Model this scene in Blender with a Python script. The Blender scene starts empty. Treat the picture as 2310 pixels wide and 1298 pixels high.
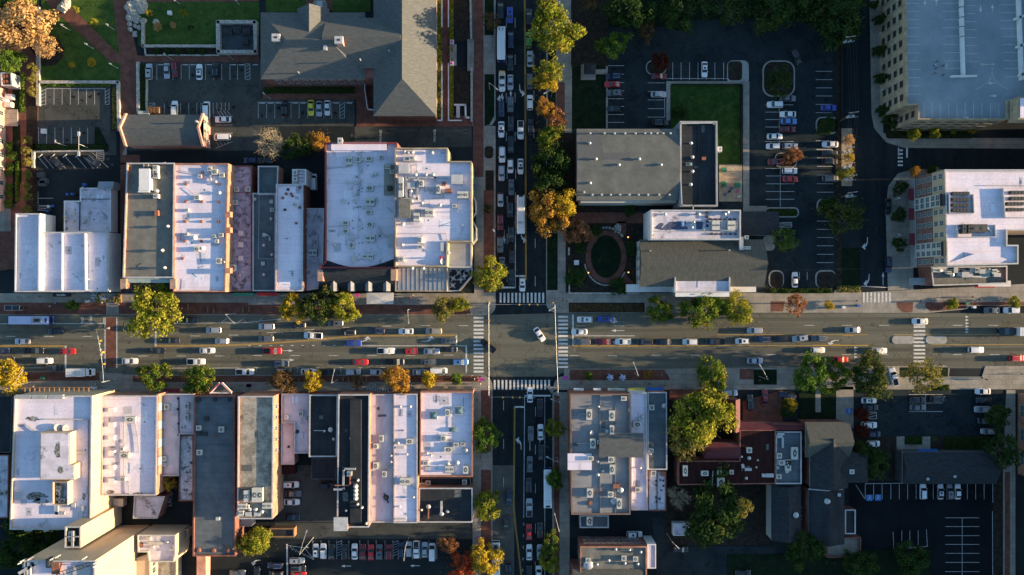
import bpy, bmesh, math, random
from mathutils import Vector, Matrix, Euler
sc = bpy.context.scene
random.seed(7)
R = math.radians

# ---------------------------------------------------------------- camera, sky, sun, exposure
S, H = 7.2, 230.0            # photo pixels per metre on the ground, flying height of the camera in metres
cam_d = bpy.data.cameras.new('camera'); cam = bpy.data.objects.new('camera', cam_d)
sc.collection.objects.link(cam); cam.location = (0, 0, H); sc.camera = cam
cam_d.sensor_width = 36; cam_d.lens = 18.0 / (2310 / 2 / S / H); cam_d.clip_start = 1; cam_d.clip_end = 6000
SUN_EL, SUN_AZ = R(9.0), R(1.2)      # azimuth anticlockwise from +x
sun_d = bpy.data.lights.new('sun', 'SUN'); sun_d.energy = 5.0; sun_d.angle = R(0.5); sun_d.color = (1.0, 0.745, 0.46)
sun = bpy.data.objects.new('sun', sun_d); sc.collection.objects.link(sun)
sdir = Vector((math.cos(SUN_EL) * math.cos(SUN_AZ), math.cos(SUN_EL) * math.sin(SUN_AZ), math.sin(SUN_EL)))
sun.rotation_euler = sdir.to_track_quat('Z', 'Y').to_euler(); sun.location = (300, 0, 120)
w = bpy.data.worlds.new('World'); sc.world = w; w.use_nodes = True
nt = w.node_tree; bg = nt.nodes['Background']; bg.inputs['Strength'].default_value = 0.125
sky = nt.nodes.new('ShaderNodeTexSky'); sky.sky_type = 'NISHITA'; sky.sun_disc = False
sky.sun_elevation = SUN_EL; sky.sun_rotation = R(90) - SUN_AZ
sky.ozone_density = 3.0
tint = nt.nodes.new('ShaderNodeMix'); tint.data_type = 'RGBA'; tint.blend_type = 'MULTIPLY'; tint.inputs[0].default_value = 1; tint.inputs[7].default_value = (.97, 1.0, .95, 1)
nt.links.new(sky.outputs[0], tint.inputs[6]); nt.links.new(tint.outputs[2], bg.inputs[0])
sc.view_settings.view_transform = 'Standard'; sc.view_settings.look = 'None'
sc.view_settings.exposure = 1.68; sc.view_settings.gamma = 1
sc.render.engine = 'CYCLES'
sc.cycles.max_bounces = 5; sc.cycles.diffuse_bounces = 3; sc.cycles.transparent_max_bounces = 4

# ---------------------------------------------------------------- helpers
C = sc.collection
TILE = dict(A=(0, 0, 3.817), B=(570, 0, 3.817), C=(1080, 0, 3.817), D=(1660, 0, 3.554),
            E=(0, 320, 3.817), F=(560, 310, 3.817), G=(1080, 320, 3.817), I=(1660, 320, 3.554),
            J=(0, 640, 3.915), K=(560, 640, 3.915), L=(1080, 640, 3.915), M=(1660, 640, 3.554),
            N=(0, 870, 3.032), P=(560, 870, 3.032), Q=(1080, 870, 3.032), V=(1660, 870, 3.032),
            X=(1640, 870, 3.416), T=(0, 1080, 5.022), O=(0, 0, 1.0), Y=(0, 150, 3.71))
def px(t, x, y):
    a, b, s = TILE[t]; return a + x / s, b + y / s
def g(x, y, h=0.0):          # point of the survey plan -> metres, for something at height h
    k = (H - h) / H / S; return Vector(((x - 1155) * k, (649 - y) * k, h))
def gt(t, x, y, h=0.0):
    return g(*px(t, x, y), h)

class MB:
    """collects faces, built as one mesh"""
    def __init__(s): s.v = []; s.f = []; s.m = []
    def add(s, vs, fs, m=0):
        n = len(s.v); s.v += [tuple(v) for v in vs]; s.f += [tuple(i + n for i in f) for f in fs]; s.m += [m] * len(fs)
        return s
    def box(s, cx, cy, z0, sx, sy, sz, rot=0, m=0, top=1.0):
        c, q = math.cos(rot), math.sin(rot); vs = []
        for z, k in ((z0, 1.0), (z0 + sz, top)):
            for a, b in ((-1, -1), (1, -1), (1, 1), (-1, 1)):
                x, y = a * sx / 2 * k, b * sy / 2 * k
                vs.append((cx + x * c - y * q, cy + x * q + y * c, z))
        return s.add(vs, [(3, 2, 1, 0), (4, 5, 6, 7), (0, 1, 5, 4), (1, 2, 6, 5), (2, 3, 7, 6), (3, 0, 4, 7)], m)
    def prism(s, poly, z0, z1, m=0, cap=True, bottom=False):
        n = len(poly); vs = [(p[0], p[1], z0) for p in poly] + [(p[0], p[1], z1) for p in poly]
        fs = [(i, (i + 1) % n, (i + 1) % n + n, i + n) for i in range(n)]
        if cap: fs.append(tuple(range(n, 2 * n)))
        if bottom: fs.append(tuple(range(n - 1, -1, -1)))
        return s.add(vs, fs, m)
    def sheet(s, poly, z, m=0):
        return s.add([(p[0], p[1], z) for p in poly], [tuple(range(len(poly)))], m)
    def tube(s, p0, p1, r0, r1=None, n=8, m=0, caps=True):
        r1 = r0 if r1 is None else r1; p0 = Vector(p0); p1 = Vector(p1); d = (p1 - p0)
        if d.length < 1e-6: return s
        d.normalize(); a = d.orthogonal().normalized(); b = d.cross(a); vs = []
        for p, r in ((p0, r0), (p1, r1)):
            for i in range(n):
                t = 2 * math.pi * i / n; vs.append(p + a * (r * math.cos(t)) + b * (r * math.sin(t)))
        fs = [(i, (i + 1) % n, (i + 1) % n + n, i + n) for i in range(n)]
        if caps: fs += [tuple(range(n - 1, -1, -1)), tuple(range(n, 2 * n))]
        return s.add(vs, fs, m)
    def cyl(s, cx, cy, z0, z1, r0, r1=None, n=14, m=0): return s.tube((cx, cy, z0), (cx, cy, z1), r0, r1, n, m)
    def ball(s, c, r, rz=None, n=10, k=6, m=0):
        rz = rz or r; vs = []; fs = []
        for j in range(k + 1):
            t = math.pi * j / k
            for i in range(n):
                u = 2 * math.pi * i / n
                vs.append((c[0] + r * math.sin(t) * math.cos(u), c[1] + r * math.sin(t) * math.sin(u), c[2] + rz * math.cos(t)))
        for j in range(k):
            for i in range(n): fs.append((j * n + i, (j + 1) * n + i, (j + 1) * n + (i + 1) % n, j * n + (i + 1) % n))
        return s.add(vs, fs, m)
    def mesh(s, name, mats, smooth=False):
        me = bpy.data.meshes.new(name); me.from_pydata(s.v, [], s.f)
        for m in (mats if isinstance(mats, (list, tuple)) else [mats]): me.materials.append(m)
        me.polygons.foreach_set('material_index', s.m)
        if smooth: me.polygons.foreach_set('use_smooth', [True] * len(s.f))
        me.update(); return me
    def build(s, name, mats, parent=None, smooth=False, loc=None):
        o = bpy.data.objects.new(name, s.mesh(name, mats, smooth)); C.objects.link(o)
        if loc: o.location = loc
        if parent: attach(o, parent)
        return o

def attach(o, p):            # o keeps its place in the world (p has no rotation)
    o.parent = p
    wl = Vector(p.location); q = p
    while q.parent: q = q.parent
    if q is p: o.matrix_parent_inverse = Matrix.Translation(-wl)
def inst(name, me, parent, loc=(0, 0, 0), rot=0.0, scl=None, mats=None):
    o = bpy.data.objects.new(name, me); C.objects.link(o); o.location = loc; o.rotation_euler = (0, 0, rot)
    if scl: o.scale = scl
    if parent: o.parent = parent
    for i, m in (mats or {}).items():
        o.material_slots[i].link = 'OBJECT'; o.material_slots[i].material = m
    return o
def tag(o, label, cat, group=None):
    o['label'] = label; o['category'] = cat
    if group: o['group'] = group
    if not 4 <= len(label.split()) <= 16: print('LABEL LENGTH', len(label.split()), label)
    return o
def thing(name, loc, label, cat, group=None, rot=0.0):
    o = bpy.data.objects.new(name, None); C.objects.link(o); o.location = loc; o.rotation_euler = (0, 0, rot)
    o.empty_display_size = 0.3
    return tag(o, label, cat, group)
def struct(name, mb, mat, kind='structure'):
    o = mb.build(name, mat); o['kind'] = kind; return o
def P(t, *pts):              # list of plan points from one tile
    return [px(t, *p) for p in pts]
def W(pts, h=0.0): return ccw([g(x, y, h).to_2d() for x, y in pts])
def ccw(p):
    a = sum(p[i][0] * p[(i + 1) % len(p)][1] - p[(i + 1) % len(p)][0] * p[i][1] for i in range(len(p)))
    return list(p) if a > 0 else list(reversed(p))
def rect(x0, y0, x1, y1): return [(x0, y0), (x1, y0), (x1, y1), (x0, y1)]
def rrect(x0, y0, x1, y1, r, n=5):
    out = []
    for cx, cy, a in ((x1 - r, y1 - r, 0), (x0 + r, y1 - r, 90), (x0 + r, y0 + r, 180), (x1 - r, y0 + r, 270)):
        for i in range(n + 1):
            t = R(a + 90 * i / n); out.append((cx + r * math.cos(t), cy + r * math.sin(t)))
    return out
def arc(cx, cy, r, a0, a1, n=7):
    return [(cx + r * math.cos(R(a0 + (a1 - a0) * i / n)), cy + r * math.sin(R(a0 + (a1 - a0) * i / n))) for i in range(n + 1)]
def inset(poly, d):
    n = len(poly); out = []
    for i in range(n):
        a, b, c = Vector(poly[i - 1]), Vector(poly[i]), Vector(poly[(i + 1) % n])
        e0 = (b - a).normalized(); e1 = (c - b).normalized()
        n0 = Vector((-e0.y, e0.x)); n1 = Vector((-e1.y, e1.x)); k = 1 + n0.dot(n1)
        out.append(b + (n0 + n1) * (d / max(k, 0.35)))
    return out

# ---------------------------------------------------------------- materials
def _n(nt, t, **kw):
    n = nt.nodes.new(t)
    for k, v in kw.items(): setattr(n, k, v)
    return n
def mat(name, c1, c2=None, scale=0.25, rough=0.85, lo=0.38, hi=0.66, stretch=None, spot=None, spots=0.62, spot_scale=0.25,
        metal=0.0, coat=0.0, fine=0.25, fscale=6.0, bump=0.0, spec=0.3, seam=None, crack=None):
    m = bpy.data.materials.new(name); m.use_nodes = True; nt = m.node_tree; b = nt.nodes['Principled BSDF']; L = nt.links.new
    b.inputs['Roughness'].default_value = rough; b.inputs['Metallic'].default_value = metal
    b.inputs['Coat Weight'].default_value = coat; b.inputs['Specular IOR Level'].default_value = spec
    if c2 is None:
        b.inputs['Base Color'].default_value = (*c1, 1); return m
    tc = _n(nt, 'ShaderNodeTexCoord'); mp = _n(nt, 'ShaderNodeMapping'); L(tc.outputs['Object'], mp.inputs[0])
    if stretch: mp.inputs['Scale'].default_value = stretch
    n1 = _n(nt, 'ShaderNodeTexNoise'); n1.inputs['Scale'].default_value = scale; n1.inputs['Detail'].default_value = 8; n1.inputs['Roughness'].default_value = 0.62
    L(mp.outputs[0], n1.inputs['Vector'])
    r = _n(nt, 'ShaderNodeValToRGB'); L(n1.outputs['Fac'], r.inputs[0])
    r.color_ramp.elements[0].position = lo; r.color_ramp.elements[1].position = hi
    r.color_ramp.elements[0].color = (*c1, 1); r.color_ramp.elements[1].color = (*c2, 1)
    n2 = _n(nt, 'ShaderNodeTexNoise'); n2.inputs['Scale'].default_value = fscale; n2.inputs['Detail'].default_value = 3
    L(tc.outputs['Object'], n2.inputs['Vector'])
    mr = _n(nt, 'ShaderNodeMapRange'); L(n2.outputs['Fac'], mr.inputs[0])
    mr.inputs[1].default_value = 0.3; mr.inputs[2].default_value = 0.7; mr.inputs[3].default_value = 1 - fine; mr.inputs[4].default_value = 1 + fine
    mx = _n(nt, 'ShaderNodeMix', data_type='RGBA', blend_type='MULTIPLY'); mx.inputs[0].default_value = 1
    L(r.outputs[0], mx.inputs[6]); L(mr.outputs[0], mx.inputs[7]); out = mx.outputs[2]
    if spot:
        n3 = _n(nt, 'ShaderNodeTexNoise'); n3.inputs['Scale'].default_value = spot_scale; n3.inputs['Detail'].default_value = 9; n3.inputs['Roughness'].default_value = 0.7
        n3.inputs['Distortion'].default_value = 0.15
        ad = _n(nt, 'ShaderNodeVectorMath', operation='ADD'); ad.inputs[1].default_value = (31, 17, 5)
        L(mp.outputs[0], ad.inputs[0]); L(ad.outputs[0], n3.inputs['Vector'])
        r3 = _n(nt, 'ShaderNodeMapRange'); L(n3.outputs['Fac'], r3.inputs[0]); r3.inputs[1].default_value = spots; r3.inputs[2].default_value = spots + 0.1
        m3 = _n(nt, 'ShaderNodeMix', data_type='RGBA'); L(r3.outputs[0], m3.inputs[0]); L(out, m3.inputs[6]); m3.inputs[7].default_value = (*spot, 1)
        out = m3.outputs[2]
    if crack:                # sealed cracks: scale, darkness
        vo = _n(nt, 'ShaderNodeTexVoronoi', feature='DISTANCE_TO_EDGE'); vo.inputs['Scale'].default_value = crack[0]
        wn = _n(nt, 'ShaderNodeTexNoise'); wn.inputs['Scale'].default_value = .5; wn.inputs['Detail'].default_value = 5;
        sc2 = _n(nt, 'ShaderNodeVectorMath', operation='SCALE'); sc2.inputs['Scale'].default_value = 6; L(tc.outputs['Object'], wn.inputs['Vector']); L(wn.outputs['Color'], sc2.inputs[0])
        ad2 = _n(nt, 'ShaderNodeVectorMath', operation='ADD'); L(tc.outputs['Object'], ad2.inputs[0]); L(sc2.outputs[0], ad2.inputs[1]); L(ad2.outputs[0], vo.inputs['Vector'])
        r5 = _n(nt, 'ShaderNodeMapRange'); L(vo.outputs['Distance'], r5.inputs[0]); r5.inputs[1].default_value = .006; r5.inputs[2].default_value = .022; r5.inputs[3].default_value = crack[1]; r5.inputs[4].default_value = 1
        m5 = _n(nt, 'ShaderNodeMix', data_type='RGBA', blend_type='MULTIPLY'); m5.inputs[0].default_value = 1; L(out, m5.inputs[6]); L(r5.outputs[0], m5.inputs[7]); out = m5.outputs[2]
    if seam:                 # joints between sheets or slabs: width, length, darkness
        bt = _n(nt, 'ShaderNodeTexBrick'); bt.offset = .37; bt.inputs['Scale'].default_value = 1; bt.inputs['Brick Width'].default_value = seam[0]; bt.inputs['Row Height'].default_value = seam[1]
        bt.inputs['Mortar Size'].default_value = .07; bt.inputs['Mortar Smooth'].default_value = .3; bt.inputs['Color1'].default_value = (1, 1, 1, 1); bt.inputs['Color2'].default_value = (.93, .93, .94, 1); bt.inputs['Mortar'].default_value = (seam[2],) * 3 + (1,)
        L(tc.outputs['Object'], bt.inputs['Vector']); m4 = _n(nt, 'ShaderNodeMix', data_type='RGBA', blend_type='MULTIPLY'); m4.inputs[0].default_value = 1
        L(out, m4.inputs[6]); L(bt.outputs[0], m4.inputs[7]); out = m4.outputs[2]
    L(out, b.inputs['Base Color'])
    if bump:
        bp = _n(nt, 'ShaderNodeBump'); bp.inputs['Strength'].default_value = bump; bp.inputs['Distance'].default_value = 0.05
        L(n2.outputs['Fac'], bp.inputs['Height']); L(bp.outputs[0], b.inputs['Normal'])
    return m
def brickmat(name, c1, c2, mortar, sc_=1.0, plan=False):
    m = bpy.data.materials.new(name); m.use_nodes = True; nt = m.node_tree; b = nt.nodes['Principled BSDF']; L = nt.links.new
    b.inputs['Roughness'].default_value = 0.9; b.inputs['Specular IOR Level'].default_value = 0.2
    tc = _n(nt, 'ShaderNodeTexCoord'); br = _n(nt, 'ShaderNodeTexBrick')
    if plan: L(tc.outputs['Object'], br.inputs['Vector'])
    else:
        sp = _n(nt, 'ShaderNodeSeparateXYZ'); ad = _n(nt, 'ShaderNodeMath', operation='ADD'); cb = _n(nt, 'ShaderNodeCombineXYZ')
        L(tc.outputs['Object'], sp.inputs[0]); L(sp.outputs[0], ad.inputs[0]); L(sp.outputs[1], ad.inputs[1]); L(ad.outputs[0], cb.inputs[0]); L(sp.outputs[2], cb.inputs[1])
        L(cb.outputs[0], br.inputs['Vector'])
    br.inputs['Color1'].default_value = (*c1, 1); br.inputs['Color2'].default_value = (*c2, 1); br.inputs['Mortar'].default_value = (*mortar, 1)
    br.inputs['Scale'].default_value = 1 / sc_; br.inputs['Brick Width'].default_value = 0.3; br.inputs['Row Height'].default_value = 0.12; br.inputs['Mortar Size'].default_value = 0.01
    n1 = _n(nt, 'ShaderNodeTexNoise'); n1.inputs['Scale'].default_value = 0.5; n1.inputs['Detail'].default_value = 7
    L(tc.outputs['Object'], n1.inputs['Vector'])
    mr = _n(nt, 'ShaderNodeMapRange'); L(n1.outputs['Fac'], mr.inputs[0]); mr.inputs[1].default_value = 0.3; mr.inputs[2].default_value = 0.7; mr.inputs[3].default_value = 0.7; mr.inputs[4].default_value = 1.25
    mx = _n(nt, 'ShaderNodeMix', data_type='RGBA', blend_type='MULTIPLY'); mx.inputs[0].default_value = 1
    L(br.outputs[0], mx.inputs[6]); L(mr.outputs[0], mx.inputs[7]); L(mx.outputs[2], b.inputs['Base Color'])
    return m
def leafmat(name, c1, c2, c3=None):
    m = bpy.data.materials.new(name); m.use_nodes = True; nt = m.node_tree; L = nt.links.new
    for n in list(nt.nodes): nt.nodes.remove(n)
    out = _n(nt, 'ShaderNodeOutputMaterial'); d = _n(nt, 'ShaderNodeBsdfDiffuse'); tr = _n(nt, 'ShaderNodeBsdfTranslucent'); ms = _n(nt, 'ShaderNodeMixShader')
    ms.inputs[0].default_value = 0.3
    tc = _n(nt, 'ShaderNodeTexCoord'); oi = _n(nt, 'ShaderNodeObjectInfo'); ad = _n(nt, 'ShaderNodeVectorMath', operation='ADD')
    L(tc.outputs['Object'], ad.inputs[0]); L(oi.outputs['Random'], ad.inputs[1])
    n1 = _n(nt, 'ShaderNodeTexNoise'); n1.inputs['Scale'].default_value = 1.7; n1.inputs['Detail'].default_value = 5; n1.inputs['Roughness'].default_value = 0.75
    L(ad.outputs[0], n1.inputs['Vector'])
    r = _n(nt, 'ShaderNodeValToRGB'); L(n1.outputs['Fac'], r.inputs[0]); e = r.color_ramp.elements
    e[0].position = 0.40; e[1].position = 0.56; e[0].color = (*c1, 1); e[1].color = (*c2, 1)
    if c3: k = e.new(0.66); k.color = (*c3, 1)
    n2 = _n(nt, 'ShaderNodeTexNoise'); n2.inputs['Scale'].default_value = 22; L(tc.outputs['Object'], n2.inputs['Vector'])
    mr = _n(nt, 'ShaderNodeMapRange'); L(n2.outputs['Fac'], mr.inputs[0]); mr.inputs[1].default_value = 0.3; mr.inputs[2].default_value = 0.7; mr.inputs[3].default_value = 0.55; mr.inputs[4].default_value = 1.3
    mx = _n(nt, 'ShaderNodeMix', data_type='RGBA', blend_type='MULTIPLY'); mx.inputs[0].default_value = 1
    L(r.outputs[0], mx.inputs[6]); L(mr.outputs[0], mx.inputs[7])
    L(mx.outputs[2], d.inputs[0]); L(mx.outputs[2], tr.inputs[0]); L(d.outputs[0], ms.inputs[1]); L(tr.outputs[0], ms.inputs[2]); L(ms.outputs[0], out.inputs[0])
    return m
def glow(name, col, s):
    m = bpy.data.materials.new(name); m.use_nodes = True; b = m.node_tree.nodes['Principled BSDF']
    b.inputs['Emission Color'].default_value = (*col, 1); b.inputs['Emission Strength'].default_value = s; b.inputs['Base Color'].default_value = (*col, 1); return m

m_ground = mat('old_asphalt', (.013, .018, .020), (.028, .033, .034), .06, fine=.15, fscale=3, spot=(.03, .03, .03), spots=.66, spec=.06)  # dark teal base: shade over the ground is put into its colour
m_wear = mat('lane_wear', (.088, .085, .066), (.122, .117, .09), .5, stretch=(.06, 1, 1), fine=.15, spot=(.05, .05, .045), spots=.6, spot_scale=.5, spec=.06)
m_oil = mat('oil_stain', (.008, .009, .009), (.02, .022, .022), 2, spec=.1)
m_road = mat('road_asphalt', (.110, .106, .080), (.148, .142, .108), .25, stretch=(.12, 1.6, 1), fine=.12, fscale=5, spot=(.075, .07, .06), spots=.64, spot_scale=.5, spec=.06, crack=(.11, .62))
m_cross = mat('shaded_cross_road_asphalt', (.014, .019, .021), (.025, .030, .032), .25, stretch=(1.6, .12, 1), fine=.12, fscale=5, spot=(.045, .043, .04), spots=.66, spec=.06, crack=(.11, .6))  # shade of the side streets is put into this asphalt colour
m_lot = mat('shaded_car_park_asphalt', (.015, .023, .026), (.031, .039, .040), .12, fine=.14, fscale=4, spot=(.013, .016, .017), spots=.57, spec=.06, crack=(.1, .6))  # shaded copy: dark, red-poor asphalt with the shade of the lots in it
m_lit = mat('sunlit_car_park_asphalt', (.050, .053, .047), (.080, .083, .072), .12, fine=.12, fscale=4, spot=(.045, .045, .042), spots=.63, spec=.06, crack=(.1, .6))  # lit copy of the car park asphalt, paler for lots that catch sun
m_newlot = mat('fresh_asphalt', (.007, .009, .011), (.013, .015, .017), .1, fine=.1, fscale=4, spec=.06)
m_conc = mat('pavement_concrete', (.23, .205, .165), (.33, .295, .24), .3, fine=.12, fscale=3, spot=(.15, .135, .11), spots=.66, seam=(3.2, 1.6, .72))
m_kerb = mat('kerb_concrete', (.26, .245, .215), (.36, .34, .30), .6, fine=.12)
m_bpath = brickmat('brick_paving', (.13, .052, .036), (.175, .068, .046), (.125, .068, .05), 1.6, True)
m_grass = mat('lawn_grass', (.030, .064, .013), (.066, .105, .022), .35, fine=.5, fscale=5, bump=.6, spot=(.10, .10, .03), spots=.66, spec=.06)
m_dgrass = mat('shaded_lawn_grass', (.006, .014, .007), (.014, .025, .010), .4, fine=.5, fscale=5, bump=.6, spot=(.07, .06, .03), spots=.62, spec=.06)  # darker copy of the lawn green with shade put into its colour
m_ygrass = mat('yard_grass', (.017, .040, .009), (.036, .068, .013), .4, fine=.5, fscale=5, bump=.6, spot=(.08, .075, .03), spots=.58, spot_scale=.5, spec=.06)
m_mulch = mat('mulch', (.020, .017, .014), (.044, .034, .024), .8, fine=.5, fscale=7, spot=(.04, .06, .02), spots=.6, spec=.06)
m_dirt = mat('sandy_soil', (.30, .22, .14), (.42, .33, .23), .6, fine=.2)
m_white = mat('white_road_paint', (.50, .48, .44), (.66, .64, .60), 1.5, fine=.25, rough=.7, spot=(.16, .16, .14), spots=.55, spot_scale=2.2)
m_yell = mat('yellow_road_paint', (.46, .26, .03), (.58, .34, .05), 1.5, fine=.12, rough=.7)
m_blue = mat('blue_road_paint', (.05, .16, .42), (.07, .22, .5), 1)
r_white = mat('white_roof_membrane', (.66, .58, .625), (.80, .71, .76), .16, rough=.6, stretch=(1, .5, 1), fine=.09, fscale=2, spot=(.40, .37, .37), spots=.60, spot_scale=.3, seam=(40, 2.6, .8))
r_dirty = mat('stained_white_roof', (.50, .455, .485), (.69, .62, .66), .3, rough=.7, seam=(30, 2.2, .85), fine=.08, spot=(.13, .11, .11), spots=.56, spot_scale=.22)
r_lilac = mat('weathered_lilac_roof', (.27, .25, .31), (.40, .37, .44), .6, fine=.15, spot=(.10, .085, .10), spots=.5, spot_scale=.7)
r_pink = mat('pinkish_roof_membrane', (.50, .44, .45), (.64, .57, .58), .25, rough=.7, fine=.07, spot=(.36, .29, .29), spots=.62, spot_scale=.25)
r_grey = mat('grey_roof_felt', (.19, .185, .185), (.26, .255, .25), .25, seam=(4, 30, .8), stretch=(.5, 1, 1), fine=.1, spot=(.13, .13, .125), spots=.63)
r_grav = mat('gravel_roof', (.13, .125, .105), (.19, .18, .15), .35, fine=.25, fscale=5, spot=(.08, .08, .07), spots=.62)
r_tan = mat('tan_gravel_roof', (.20, .18, .14), (.38, .34, .27), .35, fine=.35, fscale=4, lo=.42, hi=.6, spot=(.09, .085, .075), spots=.55, spot_scale=.12)
r_slate = mat('grey_blue_roof', (.095, .11, .12), (.135, .155, .165), .3, seam=(30, 1.6, .8), fine=.1, spot=(.085, .095, .10), spots=.6, spec=.06)
r_black = mat('black_roof_felt', (.026, .029, .032), (.044, .047, .050), .3, seam=(30, 1.4, .75), stretch=(1, .35, 1), fine=.15, spot=(.07, .07, .065), spots=.68, spec=.06)
r_shin = mat('grey_shingles', (.088, .092, .088), (.125, .127, .120), .9, stretch=(.8, 3, 1), fine=.22, fscale=9, spec=.06)
r_dshin = mat('dark_shingles', (.026, .030, .033), (.044, .048, .050), .8, stretch=(.8, 3, 1), fine=.25, fscale=9, spec=.06)
r_mshin = mat('olive_shingles', (.078, .077, .064), (.112, .109, .09), .8, stretch=(3, .8, 1), fine=.22, fscale=9, spec=.06)
r_metal = mat('standing_seam_metal', (.30, .31, .32), (.38, .385, .395), .4, rough=.45, metal=.4, fine=.05)
r_red = mat('red_standing_seam', (.075, .015, .02), (.115, .024, .03), .5, rough=.6, fine=.1)
r_rust = mat('rusty_brown_roof', (.024, .010, .010), (.042, .016, .014), .5, stretch=(2, .4, 1), fine=.2, spec=.06)
r_deck = mat('car_deck_concrete', (.20, .235, .25), (.28, .31, .325), .12, fine=.1, fscale=3, spot=(.15, .175, .19), spots=.62, spot_scale=.15)
b_red = brickmat('red_brick', (.19, .072, .052), (.25, .098, .07), (.21, .13, .105))
b_brown = brickmat('brown_brick', (.17, .085, .065), (.22, .115, .09), (.2, .14, .12))
b_orange = brickmat('orange_brick', (.34, .15, .09), (.42, .19, .12), (.36, .23, .17))
b_pink = brickmat('pale_pink_brick', (.48, .24, .17), (.56, .29, .21), (.5, .33, .27))
b_tan = brickmat('tan_brick', (.30, .235, .15), (.36, .285, .19), (.32, .27, .2))
p_cream = mat('cream_stucco', (.41, .315, .215), (.48, .37, .255), .3, fine=.05, stretch=(1, 1, .3))
p_white = mat('white_painted_wall', (.60, .57, .53), (.72, .69, .65), .4, fine=.06)
p_grey = mat('grey_painted_wall', (.27, .27, .265), (.35, .35, .34), .4, fine=.08)
p_teal = mat('pale_green_cornice', (.25, .33, .31), (.33, .41, .38), .6, fine=.08)
p_dark = mat('dark_painted_wall', (.05, .05, .052), (.08, .08, .08), .4, fine=.1)
p_siding = mat('pale_siding', (.42, .40, .35), (.50, .48, .42), .5, stretch=(.2, .2, 9), fine=.06)
m_stone = mat('field_stone', (.28, .25, .21), (.48, .43, .36), 1.8, fine=.3, fscale=4, bump=.7, lo=.42, hi=.6)
m_coping = mat('white_metal_coping', (.36, .35, .34), (.5, .485, .47), .8, rough=.5, fine=.05)
m_steel = mat('galvanised_steel', (.38, .38, .37), (.52, .515, .50), 1.2, rough=.5, metal=.5, fine=.1)
m_ac = mat('beige_metal_casing', (.46, .44, .38), (.56, .54, .47), 1.5, rough=.55, fine=.1, spot=(.25, .21, .16), spots=.66, spot_scale=1)
m_grille = mat('fan_grille', (.07, .07, .068), (.12, .12, .115), 3)
m_dark = mat('dark_metal', (.02, .021, .022), (.035, .035, .036), 2, rough=.55, fine=.2)
m_rusty = mat('rusty_metal', (.20, .08, .045), (.32, .13, .08), 2, fine=.25)
m_glass = mat('window_glass', (.014, .02, .024), rough=.08, spec=.6)
m_bluegl = mat('teal_window_glass', (.06, .12, .13), rough=.08, spec=.6)
m_tyre = mat('tyre_rubber', (.015, .015, .015), rough=.9)
m_rim = mat('wheel_rim', (.4, .4, .4), rough=.35, metal=.8)
m_lamp = mat('headlamp_glass', (.7, .7, .68), rough=.15, spec=.7)
m_tail = mat('tail_lamp_red', (.45, .02, .015), rough=.25)
m_wood = mat('weathered_wood', (.20, .11, .055), (.32, .18, .09), 1.2, stretch=(.3, 3, 1), fine=.25)
m_pbark = mat('sunlit_bark', (.26, .21, .13), (.38, .31, .2), 2.5, fine=.3)  # bark with yellowish sunlight put into its colour, for the bare trees
m_bark = mat('tree_bark', (.10, .075, .055), (.19, .15, .11), 2.5, fine=.3, stretch=(1, 1, .3))
m_pole = mat('grey_painted_pole', (.36, .36, .34), (.46, .455, .44), 1, rough=.5, metal=.3, fine=.08)
m_sig = mat('signal_yellow', (.62, .34, .02), (.72, .42, .03), 2, rough=.5, fine=.08)
m_canvas = {k: mat(k + '_canvas', tuple(x * .85 for x in c), c, 1.5, fine=.1) for k, c in dict(
    red=(.5, .03, .03), green=(.04, .2, .12), blue=(.03, .13, .4), maroon=(.25, .04, .05), magenta=(.6, .06, .35), yellow=(.5, .42, .08), black=(.03, .03, .035), white=(.7, .69, .67)).items()}
# ---------------------------------------------------------------- ground, roads, pavements, lawns
def flat(name, polys, m, z, h=None):
    """polys of plan points; h: thickness of a raised slab (with kerb faces), else a sheet"""
    b = MB()
    for p in polys:
        q = W(p)
        if h: b.prism(q, z - h, z)
        else: b.sheet(q, z)
    return struct(name, b, m)
flat('ground', [rect(-8000, -8000, 10300, 9300)], m_ground, -0.03)
flat('car_park', [rect(86, 186, 262, 350), rect(320, 135, 592, 262), rect(592, 220, 800, 285), rect(286, 262, 592, 340), rect(800, 286, 1064, 332), rect(620, 1180, 1066, 1216), rect(620, 1050, 760, 1178)], m_lit, -0.02)
flat('gravel_pad', [rect(498, 56, 578, 119)], mat('dark_gravel_pad', (.05, .055, .06), (.09, .095, .1), 1.5), .125)
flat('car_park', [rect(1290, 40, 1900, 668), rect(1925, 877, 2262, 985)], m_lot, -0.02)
flat('side_street', [[(1916, -60), (1962, -60), (1966, 255), (1990, 318), (2040, 335), (2330, 338), (2330, 382), (2060, 382), (2012, 410), (1996, 450), (2002, 660), (1942, 660), (1938, 420), (1922, 330)]], m_cross, -0.015)
flat('car_park', [rect(1915, 1085, 2255, 1310)], m_newlot, -0.016)
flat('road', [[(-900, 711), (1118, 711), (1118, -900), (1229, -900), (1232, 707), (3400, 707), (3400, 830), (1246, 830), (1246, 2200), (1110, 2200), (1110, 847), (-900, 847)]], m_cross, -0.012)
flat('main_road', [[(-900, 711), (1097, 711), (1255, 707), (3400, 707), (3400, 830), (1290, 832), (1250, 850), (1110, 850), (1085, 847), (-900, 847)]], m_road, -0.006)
flat('road_patch', [rect(1575, 790, 1840, 826), rect(1100, 1050, 1160, 1300)], mat('patched_asphalt', (.075, .07, .058), (.105, .10, .085), .4, fine=.12), -0.002)
flat('crossing', [rect(238, 718, 262, 830)], m_bpath, 0.0)

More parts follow.
